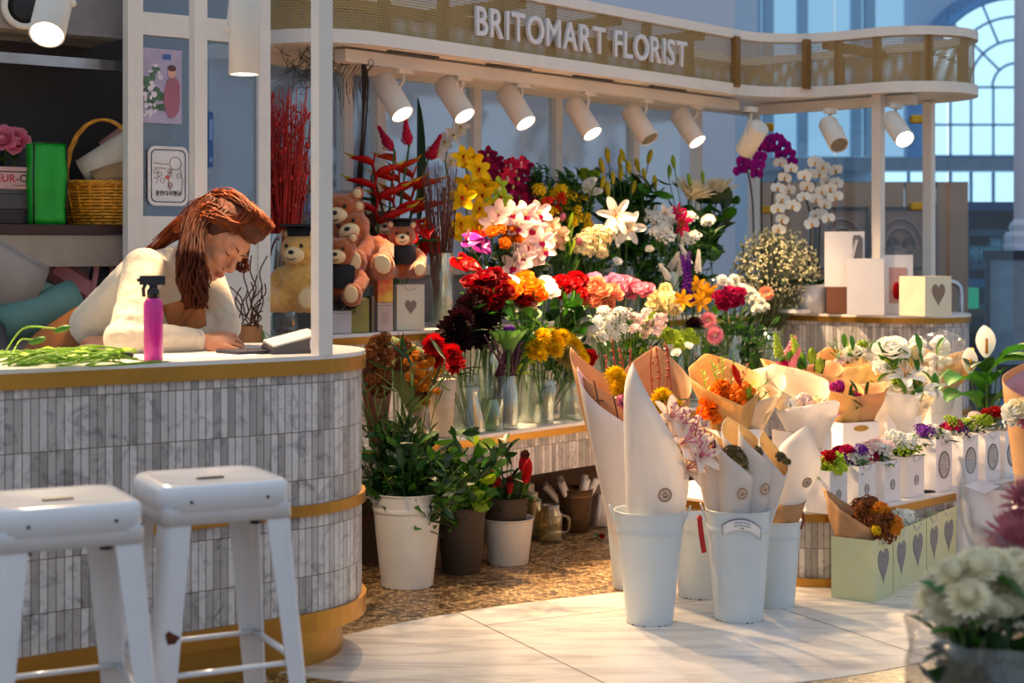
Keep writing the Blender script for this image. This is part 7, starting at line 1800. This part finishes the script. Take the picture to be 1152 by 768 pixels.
# kraft bouquets at the back of the same bucket
for k, (x0, x1_, yy, pk, lb, flw) in enumerate(((688, 678, y2+.02, (-.85, .4, 0), 'kraft paper bouquet of yellow chrysanthemums and red twigs, left of the two', [(692, 424), (703, 432), (697, 440)]), (722, 733, y2+.04, (.05, .9, 0), 'kraft paper bouquet with a tall pointed back, right of the two', [(745, 448), (752, 456), (738, 458), (760, 462), (748, 466)]))):
    t = thing('kraft_bouquet', lb, 'bouquet', B2+Vector((.02+.04*k, .02, .02)))
    p0 = B2+Vector((.0+.05*k, .02, .14)); p1 = at(x1_+8*k, 384, yy+.10); wrap(t, p0, p1, .06, .15+.02*k, .62, pk, KRAFT, pw_=1.2, thick=.002)
    for px, py in flw: put_b(t, YMUM, at(px, py, yy-.02), (U(-.2, .3), -.6, .7), 1.05)
    for i in range(4):
        px = (686 if k == 0 else 732)+i*7; b = MB(); tp_ = at(px+U(-5, 5), 386+U(-6, 14), yy+.02); q_ = at(px+2, 440, yy+.02); b.tube(cr([q_, q_.lerp(tp_, .5)+rv(.01), tp_], 4), .003, 5)
        for j in range(5): b.ell(q_.lerp(tp_, .3+.16*j)+rv(.006), .005, None, 6, 4)
        b.build('red_twig', mat('orange_red_twig', (176, 66, 26), rough=.6), t)
    for i in range(5): put('leaf', LM3, t, at((695 if k == 0 else 748)+U(-10, 10), 455, yy)-t.location, Matrix.Rotation(U(0, 6.28), 3, 'Z'), .8)
# small cones in the labelled bucket
y4 = B4.y
DRY = BL('dryl', lambda: bloom_cluster(.03, 26, .012, 15), [mat('dry_olive', (104, 86, 44), rough=.7, var=.3), BROWN])
cones = [((812, 570), (792, 470), .02, .045, .085, .55, (-.7, .6, 0), 'small cone with red flowers at the left of the labelled bucket', None, 'white_kraft', [(806, 506, RCAR, .7), (800, 498, DRY, .6)]),
         ((826, 572), (823, 492), -.045, .045, .080, .52, (-.9, .1, 0), 'small sealed cone with dry olive sprigs in front of the labelled bucket', (835, 556), 'white_kraft', [(828, 512, DRY, 1.0), (835, 518, DRY, .9), (822, 508, DRY, .8), (840, 525, DRY, .7)]),
         ((845, 572), (847, 480), -.01, .042, .075, .60, (-.9, .2, 0), 'small sealed cone second from the right in the labelled bucket', (867, 552), 'white_kraft', [(853, 508, DRY, .6)]),
         ((836, 560), (828, 470), .05, .04, .08, .62, (-.5, .8, 0), 'small cone with golden kraft lining at the back of the labelled bucket', None, 'white_kraft', []),
         ((853, 575), (870, 488), .02, .04, .07, .6, (-.7, .6, 0), 'small cone with dry twigs at the right of the labelled bucket', None, 'white_kraft', [(878, 515, DRY, .7), (884, 520, DRY, .6)])]
for i, ((xb, yb), (xt, yt), dy, r0, r1, hm, pk, lb, sl, mm, fl_) in enumerate(cones):
    yy = y4+dy; p0 = at(xb, yb+22, yy); p1 = at(xt+6, yt, yy); t = thing('paper_cone_bouquet', lb, 'bouquet', p0)
    o, fn, a0, B = wrap(t, p0, p1, r0, r1, hm, pk, WPAP, pw_=1.1, back=KRAFTY, thick=.002)
    if sl: seal(t, fn, None, p0, p1, B, a0, at(sl[0], sl[1], yy-.07), .3, .021)
    for px, py, me, s_ in fl_: put_b(t, me, at(px, py, yy), (U(-.2, .5), -.5, .8), s_*.68)
t = thing('paper_cone_bouquet', 'white cone leaning right with a kraft base and round seal', 'bouquet', B5+Vector((0, 0, .03)))
p0 = B5+Vector((-.0, -.02, .25)); p1 = at(912, 474, B5.y-.06); o, fn, a0, B = wrap(t, p0, p1, .04, .105, .50, (-.25, -.8, 0), WPAP, pw_=1.7, thick=.0022)
seal(t, fn, None, p0, p1, B, a0, at(913, 546, B5.y-.14), .3, .021)
wrap(t, p0+Vector((0, 0, -.05)), p0.lerp(p1, .38), .036, .072, .8, (1, -.3, 0), KRAFT, 'kraft_base', thick=.002)
b = MB(); b.tube(cr([B4+Vector((-.14, .02, .37)), B4+Vector((-.135, -.01, .30)), B4+Vector((-.125, -.0, .24))], 4), .010, 8, flat=.4); b.tag('red_ribbon', mat('red_ribbon', (180, 12, 22), rough=.4), 'red ribbon hanging between the front buckets', 'ribbon', origin=B4+Vector((-.13, 0, .24)))
b = MB(); b.tube(cr([at(893, 573, 6.02), at(902, 575, 5.98), at(904, 585, 5.97), at(901, 595, 5.97)], 5), .005, 8, flat=.5); b.tag('red_ribbon', mat('dark_red_ribbon', (120, 20, 20), rough=.4), 'dark red ribbon loop on the plinth rim right of the buckets', 'ribbon')
# ================================================================== bags and bouquets on the plinth
PR = math.atan2(PV.y, PV.x); ZP = .301
def plin(px, b_): 
    k = (px-576)/F; P0 = PA+PW*b_; a = (k*P0.y-P0.x)/(PV.x-k*PV.y); q = PL(a, b_); q.z = ZP; return q
small = [(930, 'left of the four', [(915, 520, MCAR, .6), (925, 523, OCLU, .5), (932, 517, RCAR, .8), (938, 522, GCLU, .8), (930, 530, GCLU, .8), (922, 531, GCLU, .7), (943, 528, LCLU, .6), (910, 528, PPCL, .5)]),
         (962, 'second of the four', [(945, 512, MCAR, .8), (953, 508, MCAR, .6), (960, 515, WCLU, .6), (966, 520, PPCL, .5), (958, 524, WCLU, .6), (972, 515, WCLU, .5), (950, 520, PPCL, .55), (968, 508, PPCL, .5)]),
         (991, 'third of the four', [(977, 506, PCLU, .6), (985, 503, PCLU, .6), (993, 508, WCLU, .55), (987, 513, LCLU, .55), (998, 504, PCLU, .55), (980, 515, MCLU, .5), (995, 515, WCLU, .5)]),
         (1018, 'right of the four', [(1003, 500, WCLU, .6), (1012, 496, WCLU, .6), (1020, 500, WCLU, .6), (1026, 505, GCLU, .6), (1008, 507, GCLU, .7), (1017, 508, GCLU, .7), (1004, 492, WCLU, .5), (1025, 496, WCLU, .5)])]
def posy(root_p, label, items, yy, base, cat='bouquet', leafn=12, lm=LM2):
    t = thing('posy', label, cat, base)
    for px, py, me, s_ in items: 
        p = at(px, py, yy+U(-.05, .04)); put_b(t, me, p, (U(-.4, .4), -.45, .85), s_); b = MB(); b.tube([Vector((0, 0, .01)), p-base], .002, 5); b.build('stem', STEM, t, world=False)
    xs = [i[0] for i in items]; ys = [i[1] for i in items]
    for i in range(leafn): put('leaf', lm, t, at(U(min(xs)-3, max(xs)+3), U(min(ys)+4, max(ys)+10), yy+U(-.05, .05))-base, Matrix.Rotation(U(0, 6.28), 3, 'Z') @ Matrix.Rotation(U(-.4, .4), 3, 'Y'), U(.4, .75))
    return t
for px, lb, it in small:
    c_ = plin(px, .085); bag(c_, .125, .11, .168, PR, WHITEB, 'small white bag with little oval seal, '+lb, 'seal', ew=.24, ez=.42, group='small white posy bags')
    posy(None, {'left of the four': 'posy of red carnation and lime berries in the left small bag', 'second of the four': 'magenta and white posy in the second small bag', 'third of the four': 'blush and white posy in the third small bag', 'right of the four': 'white and green posy in the right small bag'}[lb], it, c_.y, c_+Vector((0, 0, .05)))
med = [(1048, [(1035, 494, WCLU, .5), (1042, 488, PPCL, .6), (1050, 486, WCLU, .5), (1056, 490, GCLU, .6), (1036, 484, PPCL, .5), (1062, 492, WCLU, .5)], 'purple and white posy in the first medallion bag'), (1078, [(1065, 484, MCAR, .7), (1073, 480, MCLU, .6), (1080, 483, PPCL, .55), (1087, 479, GCLU, .6), (1070, 476, GCLU, .6)], 'magenta posy in the second medallion bag'), (1103, [(1092, 478, PCLU, .55), (1100, 475, GCLU, .6), (1108, 474, LCLU, .5), (1097, 470, PCLU, .5)], 'pale pink posy in the third medallion bag'), (1125, [(1112, 468, RCAR, .8), (1120, 466, RCAR, .8), (1128, 467, OCLU, .55), (1134, 466, YECL, .5), (1118, 474, GCLU, .5)], 'red and orange posy in the last medallion bag')]
for i, (px, it, lb) in enumerate(med):
    c_ = plin(px, .085); bag(c_, .135, .12, .225-.004*i, PR, WHITEB, 'tall white bag with large grey medallion, '+('first from the left', 'second from the left', 'third from the left', 'last on the right')[i], 'seal', ew=.62, ez=.50, group='white medallion bags')
    posy(None, lb, it, c_.y, c_+Vector((0, 0, .08)), leafn=16, lm=LM3)
# larger bags behind with bouquets
big = [(822, .62, .28, 'white bag under the orange-flowered bouquet', None), (902, .42, .27, 'white bag with gold handle hole, behind the leaning cone', 1), (957, .48, .27, 'white bag with gold handle hole under the purple bouquet', 1), (1006, .52, .28, 'white bag with gold handle hole under the white lily bouquet', 1), (1054, .74, .36, 'tall pale bag with gold handle hole holding cotton stems', 1)]
bigp = []
for px, b_, h_, lb, hh in big:
    c_ = plin(px, b_); bigp.append(c_); bag(c_, .20, .15, h_, PR-.35, WHITEB, lb, None, handle='hole' if hh else 'ribbon', group='large white bouquet bags')
def bouquet(label, c_, items, wraps, nm='wrapped_bouquet', leaves=(), twigs_=()):
    t = thing(nm, label, 'bouquet', c_+Vector((0, 0, .03)))
    for (xb, yb, xt, yt, r0, r1, hm, pk, m, dy) in wraps: wrap(t, at(xb, yb, c_.y+dy), at(xt, yt, c_.y+dy), r0, r1, hm, pk, m, pw_=1.0, thick=.0016, crumple=.005, nu=48)
    b = MB(); b.tube([c_+Vector((0, 0, .03)), at(wraps[0][0], wraps[0][1]-10, c_.y)], .018, 8); b.build('stem_bundle', STEM, t)
    for px, py, me, s_ in items: put_b(t, me, at(px, py, c_.y+U(-.08, .02)), (U(-.35, .35), -.55, .75), s_)
    for px, py, lm, s_ in leaves: put('leaf', lm, t, at(px, py, c_.y+U(-.08, .0))-t.location, Matrix.Rotation(U(0, 6.28), 3, 'Z') @ Matrix.Rotation(U(-1.2, -.3), 3, 'Y'), s_)
    for x0, y0, x1_, y1_, m in twigs_:
        b = MB(); p_, q_ = at(x0, y0, c_.y-.03), at(x1_, y1_, c_.y-.03); b.tube(cr([p_, p_.lerp(q_, .5)+rv(.012), q_], 4), .0018, 5)
        for j in range(14): f = MB(); petal(f, .028, .007, 0, R(40), -.3, .2, 0, 0, 3, 2, .7, .3); b.merge(f, Matrix.Translation(p_.lerp(q_, .25+.75*j/14)) @ Matrix.Rotation(j*2.4, 4, 'Z'))
        b.build('sprig', m, t)
    return t
BERRY = BL('berry', lambda: bloom_cluster(.035, 16, .022, 20, kind='b'), [C_ORG, STEM])
bouquet('golden kraft bouquet of orange ranunculus and green sprigs above the labelled bucket', bigp[0], [(812, 437, BL('ocar2', lambda: bloom_carn(.03), C_ORG), .9), (806, 447, RORG, .8), (818, 452, BL('vcar', lambda: bloom_carn(.032), C_VERM), .9), (824, 445, RORG, .75), (833, 450, BERRY, .9), (815, 462, BL('vcar', None, None), .8), (800, 458, RORG, .8), (838, 440, BERRY, .7), (826, 462, RORG, .8), (843, 455, GBUD, 1.1), (808, 470, BERRY, .8), (840, 470, RORG, .6), (833, 434, BL('cone_', lambda: bloom_bud(.10, .012), C_VERM), .9), (795, 466, RORG, .7)],
        [(826, 512, 816, 398, .045, .185, .50, (-.35, .9, .1), KRAFTY, 0), (832, 508, 850, 408, .04, .17, .45, (.6, .7, 0), WPAPT, .05)], leaves=[(U(785, 860), U(440, 475), LM4, .6) for _ in range(10)], twigs_=[(812, 450, 800, 405, G3), (815, 450, 812, 400, G3), (820, 450, 826, 398, G1), (800, 455, 790, 415, G3), (835, 460, 868, 425, G1), (840, 465, 865, 440, G1), (806, 445, 806, 410, G3), (830, 440, 842, 408, DRIED)])
bouquet('pale bouquet in sheer white paper behind the leaning cone', bigp[1], [(905, 452, PCLU, .6), (890, 455, WCLU, .5), (918, 455, YCLU, .5), (900, 478, BL('gt', lambda: bloom_tulip(.02, .05), G3), .7)], [(908, 500, 896, 408, .05, .17, .5, (-.5, .8, 0), WPAPT, .06), (908, 505, 908, 447, .06, .15, .62, (.5, -.7, 0), WPAP, -.04)], leaves=[(U(890, 930), U(452, 462), LM2, .5) for _ in range(5)])
bouquet('kraft bouquet of purple tulips and mauve roses in the middle of the plinth', bigp[2], [(945, 440, PUTUL, .95), (939, 448, PUTUL, .8), (943, 460, RMAU, .9), (953, 455, PPCL, .6), (962, 448, MCLU, .5), (972, 457, PPCL, .5), (950, 466, RMAU, .7), (936, 438, PUTUL, .6), (958, 464, GCLU, .5)], [(955, 495, 938, 412, .05, .15, .5, (-.75, .5, 0), KRAFTY, 0), (958, 495, 968, 425, .05, .14, .6, (.8, .3, 0), KRAFT, .03)], leaves=[(U(945, 975), U(440, 470), LM3, .6) for _ in range(14)])
WLB = bouquet('large white lily bouquet in white paper at the right of the plinth', bigp[3], [(1003, 398, RWHT, 1.3), (995, 402, WMUM, .8), (1018, 425, WLIL, .9), (1028, 418, BL('wbud', lambda: bloom_bud(.11, .017), C_CRM), 1.1), (1005, 418, WCLU, .6), (1012, 440, RWHT, 1.0), (1000, 412, GCLU, .7), (1035, 440, WLIL, .8), (1040, 455, WMUM, .6), (1025, 450, WCLU, .7), (990, 415, WCLU, .6), (1008, 430, GCLU, .6), (1050, 445, RWHT, .6), (1020, 400, RWHT, .7)], [(1010, 500, 1000, 430, .06, .16, .6, (-.7, -.4, 0), WPAP, 0), (1012, 500, 1022, 415, .05, .17, .5, (.4, .8, 0), WPAPT, .05)], leaves=[(U(985, 1055), U(395, 460), LM1, .9) for _ in range(34)])
bouquet('kraft bouquet of cream flowers and green sprigs, back row of the plinth', plin(955, .80), [(962, 400, RWHT, .9), (955, 405, WCLU, .6), (970, 388, BL('gball', lambda: bloom_cluster(.02, 40, .009, 22, kind='b'), [G3, STEM]), .9), (975, 405, WCLU, .5), (945, 408, PCLU, .5)], [(958, 470, 950, 390, .05, .15, .58, (-.4, .8, 0), KRAFTY, .03), (962, 470, 965, 408, .05, .14, .8, (.3, -.7, 0), pm('cream_paper', (240, 214, 150), trans=.4), -.02)], leaves=[(U(940, 985), U(390, 410), LM1, .7) for _ in range(12)], twigs_=[(945, 410, 940, 380, G1), (950, 410, 932, 385, G1), (958, 405, 952, 382, G3)])
bouquet('kraft bouquet of pink snapdragons and green spikes, back left of the plinth', plin(890, .85), [(877, 400, GSN, 1.0), (884, 405, PKSN, .9), (898, 402, GSN, 1.0), (890, 412, PKSN, .7), (880, 412, MCLU, .5)], [(893, 470, 884, 400, .04, .12, .6, (-.8, .3, 0), KRAFTY, .02), (895, 470, 912, 408, .04, .13, .6, (.6, .7, 0), KRAFT, .05)], leaves=[(U(870, 910), U(405, 420), LM2, .6) for _ in range(8)])
bouquet('two closed tulips in kraft paper left of the cream bouquet', plin(916, .74), [(913, 408, BL('gt2', lambda: bloom_tulip(.02, .06), G3), 1.1), (921, 418, BL('gt2', None, None), 1.0)], [(920, 470, 924, 405, .04, .12, .6, (.5, .7, 0), KRAFT, .02)], leaves=[(U(908, 925), U(405, 425), LM5, .35) for _ in range(5)])
COT = BL('cotton', lambda: bloom_cluster(.03, 9, .036, 24, kind='b'), [C_WHT, BROWN])
ct_ = bouquet('cotton stems in cellophane and kraft at the far right of the plinth', bigp[4], [(1032, 388, COT, .8), (1056, 388, COT, .8), (1060, 396, COT, .7), (1048, 408, COT, .8), (1062, 410, COT, .7), (1045, 422, COT, .7), (1030, 396, COT, .7), (1058, 425, COT, .6)], [(1052, 470, 1072, 385, .05, .13, .5, (.9, .3, 0), KRAFTY, .02), (1048, 470, 1036, 386, .05, .12, .55, (-.2, .8, 0), KRAFTY, .04)], twigs_=[])
b = MB(); wrap(ct_, at(1052, 465, bigp[4].y-.05), at(1052, 372, bigp[4].y-.05), .08, .17, .75, (.3, .5, 0), CELL, 'cellophane_wrap', thick=.001, crumple=.008)
# peace lily behind the medallion bags
pl = W(1112, 470, 8.0); pl.z = 0; t = thing('peace_lily', 'peace lily plant with two white spathes behind the medallion bags', 'plant', pl)
b = MB(); b.lathe([(.001, 0), (.10, 0), (.14, .40), (.135, .42), (.125, .40), (.001, .38)], 28); b.build('pot', mat('plain_pot', (120, 130, 140), rough=.5), t, world=False)
for px, py, s_, az in ((1118, 412, 1.3, 0), (1128, 400, 1.2, .2), (1100, 432, 1.25, 2.8), (1122, 448, 1.2, -.3), (1097, 450, 1.2, 3.4), (1108, 425, 1.3, 1.8), (1130, 440, 1.1, .5), (1112, 452, 1.1, -1), (1105, 410, 1.0, 2.2)):
    p = at(px-6*math.cos(az), py+8, 8.0+U(-.1, .1)); b = MB(); b.tube(cr([(0, 0, .38), (p-pl)*.6+Vector((0, 0, .1)), p-pl], 4), .004, 6); b.build('leaf_stem', G1, t, world=False)
    f = MB(); petal(f, .22*s_, .15*s_, R(-90)+1.1*math.cos(az), R(62), R(-105), .25, 0, 0, 10, 6, .75, .08); f.v = [v+(p-pl) for v in f.v]; f.build('leaf', G1 if s_ > 1.15 else G2, t, world=False)
for px, py, s_ in ((1109, 386, 1.0), (1091, 404, .8)):
    p = at(px, py+16, 7.9); b = MB(); b.tube(cr([(0, 0, .38), (p-pl)*.5+Vector((0, 0, .15)), p-pl], 4), .004, 6); b.build('flower_stem', STEM, t, world=False)
    f = MB(); petal(f, .16*s_, .10*s_, R(90), R(75), R(10), .35, 0, 0, 9, 6, .8, .12); f.v = [v+(p-pl) for v in f.v]; f.build('spathe', C_WHT, t, world=False)
    b = MB(); b.tube([p-pl+Vector((0, -.015, .02)), p-pl+Vector((0, -.015, .095*s_))], [.008, .006], 8); b.build('spadix', POLLEN, t, world=False)
# pink lined house-shaped wrap at the right edge
pp = W(1163, 500, 6.5); t = thing('kraft_bouquet', 'kraft wrap with dusty pink lining at the right edge', 'bouquet', Vector((pp.x, pp.y, .0)))
wrap(t, Vector((pp.x+.02, pp.y, .30)), at(1166, 402, 6.6), .08, .15, .62, (.1, .9, 0), KRAFT, pw_=.9, back=None, thick=.003); wrap(t, Vector((pp.x+.02, pp.y, .30)), at(1166, 410, 6.59), .076, .14, .6, (.1, .9, 0), mat('rose_lining', (196, 140, 146), rough=.7), 'pink_lining', pw_=.9)
for px, py, me, s_ in ((1143, 466, RWHT, .9), (1150, 462, YCLU, .8), (1148, 480, PTUL, .8), (1140, 474, WCLU, .6), (1152, 476, RPNK, .9)): put_b(t, me, at(px, py, 6.45), (U(-.3, .3), -.6, .7), s_)
b = MB(); b.lathe([(.001, .0), (.09, .0), (.105, .31), (.10, .31), (.086, .012), (.001, .012)], 28, Vector((pp.x+.02, pp.y, 0))); b.tag('white_pot', WHITEB, 'white round pot under the pink lined wrap at the right edge', 'pot', origin=Vector((pp.x+.02, pp.y, 0)))
# heart bags standing in a row on the marble
h0 = OZ(985, 679, 0); h1 = OZ(1077, 631, 0); hd = (h1-h0).normalized(); hn = Vector((-hd.y, hd.x, 0)); hr = math.atan2(hd.y, hd.x); Lh = (h1-h0).length
hb_ = []
for i in range(5):
    c_ = h0+hd*(Lh*(i+.5)/5)+hn*.09; c_.z = .002; hb_.append(c_)
    bag(c_, Lh/5-.004, .17, .235, hr+(.03 if i % 2 else -.03), LIMEB, 'pale green bag with grey heart, '+('nearest of the row of five', 'second of the row of five', 'middle of the row of five', 'fourth of the row of five', 'farthest of the row of five')[i], 'heart', 'pale green heart bags', ew=.56, ez=.52)
t = thing('dried_bouquet', 'dried brown flowers in kraft and cellophane in the nearest heart bag', 'bouquet', hb_[0]+Vector((0, 0, .03)))
p0 = hb_[0]+Vector((0, 0, .05)); yy = hb_[0].y; wrap(t, p0, at(960, 545, yy), .05, .12, .40, (-.9, .25, 0), KRAFT, 'kraft_wrap', pw_=1.0, crumple=.005)
for px, py in ((968, 575), (978, 572), (988, 578), (972, 588), (984, 590), (994, 588), (964, 595), (978, 600), (992, 600), (1002, 594), (975, 583)): put_b(t, DBCL if (px+py) % 3 else DCLU, at(px, py, yy+U(-.05, .05)), (U(-.4, .5), -.5, .75), .72)
put_b(t, YECL, at(985, 597, yy-.08), (0, -.7, .6), .4)
t = thing('posy', 'white and red tissue posy in the middle heart bag', 'posy', hb_[2]+Vector((0, 0, .04)))
for px, py, me, s_ in ((1012, 588, RWHT, .9), (1020, 584, WCLU, .6), (1008, 592, RCAR, .4)): put_b(t, me, at(px, py, hb_[2].y), (0, -.5, .8), s_); b = MB(); b.tube([Vector((0, 0, 0)), at(px, py, hb_[2].y)-hb_[2]-Vector((0, 0, .04))], .004, 5); b.build('stem', STEM, t, world=False)
teddy(hb_[4]+hn*.03+Vector((-.0, .0, .13)), .54, hr+.3, 'dark brown teddy in black cap peeping out of the farthest heart bag', FURD, cap=True)
# white open cartons behind the heart bags
def carton(px, py, y_, w_, d_, h_, rz, label):
    p = W(px, py, y_); p.z = .002; t = thing('open_carton', label, 'box', p, rz, 'white open cartons'); b = MB(); th = .004
    o_ = [(-w_/2, -d_/2), (w_/2, -d_/2), (w_/2, d_/2), (-w_/2, d_/2)]; i_ = [(x*(1-2*th/w_), y*(1-2*th/d_)) for x, y in o_]; b.ring(o_, i_, .0, h_); b.prism(o_, 0, .004); b.build('carton_body', WHITEB, t, world=False)
    b = MB(); b.box((0, -d_/2-.045, h_-.012), (w_*.96, .09, .003), M=Matrix.Rotation(.25, 3, 'X')); b.build('flap', WHITEB, t, world=False)
carton(1068, 600, 7.02, .24, .20, .32, hr, 'white open carton behind the farthest heart bag')
carton(1112, 600, 7.0, .22, .20, .30, hr+.1, 'white open carton at the right, under the medallion bags')
# orchids and bags on the far counter
def rcp(px, y_): return W(px, 352, y_)*1.0
RZ = .982
def farp(px, y_): p = W(px, 350, y_); p.z = RZ; return p
def orchid(px, y_, label, stalks, me, pot=True, potm=None):
    p = farp(px, y_); t = thing('potted_orchid', label, 'orchid', p)
    if pot: b = MB(); b.lathe([(.001, 0), (.075, 0), (.095, .16), (.09, .162), (.082, .15), (.001, .14)], 30); b.build('pot', potm or mat('white_ceramic_pot', (206, 208, 214), rough=.3, var=.03), t, world=False)
    for k in range(6):
        f = MB(); petal(f, .17, .075, k*1.05+.3, R(50), R(-80), .2, .01, .14, 8, 4, .7, .2); f.build('leaf', G2, t, world=False)
    for path, blooms in stalks:
        P = [W(a, c_, y_)-p for a, c_ in path]; b = MB(); b.tube(cr([Vector((0, 0, .13))]+P, 6), .005, 7); b.build('flower_stem', mat('orchid_stem', (44, 46, 30), rough=.5), t, world=False)
        for a, c_ in blooms: q = W(a, c_, y_-.04+U(-.03, .03)); d_ = aim(q, .1); put('bloom', me, t, q-p, face(d_, U(-.3, .3)), U(.85, 1.05))
orchid(860, 9.25, 'purple orchid with two dark arching stems at the corner', [([(858, 300), (857, 190), (866, 152), (880, 158)], [(866, 158), (874, 156), (882, 163), (860, 166), (870, 168), (879, 174), (888, 172), (855, 176), (852, 186), (864, 163), (890, 183), (851, 196)]), ([(850, 300), (846, 220), (838, 180)], [(836, 182), (833, 192), (842, 188)])], FPHA, False)
orchid(882, 9.15, 'white orchid arching from behind the gypsophila', [([(872, 300), (868, 240), (872, 205), (882, 195)], [(878, 184), (883, 200), (875, 212), (880, 224), (875, 235), (880, 247), (876, 258), (890, 190), (888, 214), (892, 232)])], WPHA, False)
orchid(915, 9.15, 'white orchid in white pot left of the white bags', [([(920, 310), (922, 240), (916, 205)], [(917, 183), (922, 196), (912, 196), (926, 188), (930, 205), (925, 215), (918, 224), (928, 230), (934, 212), (924, 240), (932, 246), (940, 192), (941, 206), (918, 242), (913, 252), (940, 222)]), ([(910, 300), (912, 250), (905, 215)], [(905, 198), (908, 210), (904, 222)])], WPHA, True)
b = MB(); p = farp(893, 9.2); b.box(p+Vector((.05, .02, .01)), (.34, .22, .02), rz=SR); b.tag('white_tray', WHITEB, 'white tray under the orchid pot on the far counter', 'tray')
def fbag(px, y_, w_, d_, h_, rz, m, label, emblem=None, z=RZ, hole=False, **k):
    p = farp(px, y_); p.z = z; return bag(p, w_, d_, h_, rz, m, label, emblem, handle='none', **k)
b = MB(); p = farp(946, 9.05); b.box((p.x, p.y, RZ+.075), (.16, .14, .15), rz=-.2, bev=.004); b.tag('brown_box', mat('brown_gift_box', (110, 66, 40), rough=.5), 'brown box under the upper white bag on the far counter', 'box', origin=Vector((p.x, p.y, RZ)))
t = fbag(950, 9.05, .22, .13, .31, -.2, WHITEB, 'white bag with dark window raised on the brown box', z=RZ+.151)
b = MB(); b.prism([(.045, .12), (.10, .12), (.10, .27), (.085, .29), (.05, .29), (.045, .27)], 0, .002); b.v = [Vector((v.x, -.066-v.z, v.y)) for v in b.v]; b.build('dark_window', mat('window_grey', (112, 104, 104), rough=.3), t, world=False)
b = MB(); b.box((.052, -.069, .20), (.016, .003, .13), M=Matrix.Rotation(.25, 3, 'Y')); b.build('ribbon', WPAP, t, world=False)
fbag(974, 8.85, .20, .10, .31, -.25, WHITEB, 'plain tall white bag left of the canopy post')
t = fbag(1008, 9.0, .18, .12, .33, -.2, WHITEB, 'white bag with pink window and cellophane bow between the posts')
b = MB(); b.prism([(-.04, .06), (.055, .06), (.055, .26), (-.04, .26)], 0, .002); b.v = [Vector((v.x, -.061-v.z, v.y)) for v in b.v]; b.build('pink_window', mat('pinkish_window', (196, 150, 146), rough=.3, var=.2), t, world=False)
b = MB(); b.ell((.0, -.066, .13), (.022, .006, .05), None, 10, 6); b.build('red_item', C_RED, t, world=False)
b = MB(); b.sheet(lambda u, v: (.10*math.cos(2*PI*u)*(.5+.8*v)*(1+.12*math.sin(14*PI*u)), .05*math.sin(2*PI*u)*(.5+.8*v), .30+.07*v+.02*math.sin(10*PI*u)), 40, 4); b.build('cellophane_top', CELL, t, world=False)
t = fbag(1041, 8.72, .20, .19, .215, .55, CREAMB, 'cream bag with taupe heart at the rounded end of the far counter', 'heart', em=HEARTT, ew=.5, ez=.52)
p = farp(838, 9.32); 
# ================================================================== blurred flowers in the foreground
fy = 2.95
fb = W(1125, 700, fy); fb.z = 0
bucket(fb, .16, .12, .42, mat('dark_bucket', (46, 52, 50), rough=.5), 'dark bucket of white chrysanthemums at the lower right corner', ears=False)
def fp(px, py, y_): return W(px, py, y_)
rows = [(1058, 662), (1075, 650), (1095, 642), (1118, 640), (1142, 640), (1165, 645), (1066, 690), (1090, 676), (1112, 668), (1138, 668), (1162, 672), (1085, 700), (1108, 692), (1132, 694), (1156, 698), (1075, 712), (1100, 640), (1128, 655), (1052, 680)]
FW = BL('fgmum', lambda: bloom_mum(150, .042, .010, 0, 1.0), pm('chrysanthemum_ivory', (246, 240, 214), trans=.2))
for i, (px, py) in enumerate(rows):
    h_ = fp(px, py, fy+U(-.06, .14)); stemflower('white_chrysanthemum', 'big ivory chrysanthemum in the foreground bucket', 'foreground chrysanthemums', h_, fb+Vector((U(-.04, .04), U(-.04, .04), .03)), FW, aim(h_, .6), 1.0, 2, LM1, .004, z0=.72)
foliage('dark_foliage', 'dark green leaves under the foreground chrysanthemums', fb+Vector((0, -.02, .46)), (.17, .10, .18), [G2], 170, (.07, .11), .45, 91, base=fb+Vector((0, 0, .1)), stems=26)
t = thing('cellophane_sleeve', 'clear cellophane sleeve around the foreground chrysanthemums', 'wrapping', fb+Vector((0, 0, .30))); wrap(t, fb+Vector((0, 0, .30)), fb+Vector((0, 0, .66)), .15, .165, .9, (0, 1, 0), CELL, 'cellophane', thick=.001, crumple=.010)
gy = 3.35; gb_ = W(1165, 700, gy); gb_.z = 0
gb_.x += .06; gb_.y += .12
bucket(gb_, .14, .11, .42, mat('dark_bucket', (46, 52, 50)), 'dark bucket behind the foreground chrysanthemums', ears=False)
t = thing('pink_bouquet', 'dusky pink feathery bouquet in a cellophane cone at the right edge', 'bouquet', gb_+Vector((0, 0, .05)))
PMUM = BL('pmum', lambda: bloom_mum(140, .06, .007, 0, .5), pm('dusky_pink', (206, 128, 138)))
for px, py in ((1135, 588), (1150, 575), (1128, 605), (1148, 600), (1140, 560), (1160, 590), (1122, 618), (1144, 620), (1165, 565), (1118, 600)): put_b(t, PMUM, fp(px+18, py+8, gy+U(-.08, .08)), (U(-.4, .2), -.5, .8), .75)
b = MB(); b.tube([gb_+Vector((0, 0, .05)), gb_+Vector((0, -.03, .55)), fp(1160, 630, gy)], [.03, .03, .05], 10); b.build('stem_bundle', STEM, t)
wrap(t, gb_+Vector((0, 0, .35)), fp(1160, 520, gy), .05, .17, .68, (-.6, .3, .4), CELL, 'cellophane', thick=.001, crumple=.012)
# pink roses behind the flat boxes on the cupboard shelf
rb_ = on_shelf(4, SHB+.33)
for px, py, lb in ((5, 159, 'pink rose on the cupboard shelf at the left edge of the picture'), (20, 161, 'pink rose on the cupboard shelf left of the green bag')):
    h_ = C3(px, py, SHB+.20); stemflower('pink_rose', lb, None, h_, rb_+Vector((0, 0, .002)), RPNK, (U(-.2, .3), -.8, .4), 1.2, 2, LM2, lsc=.6)
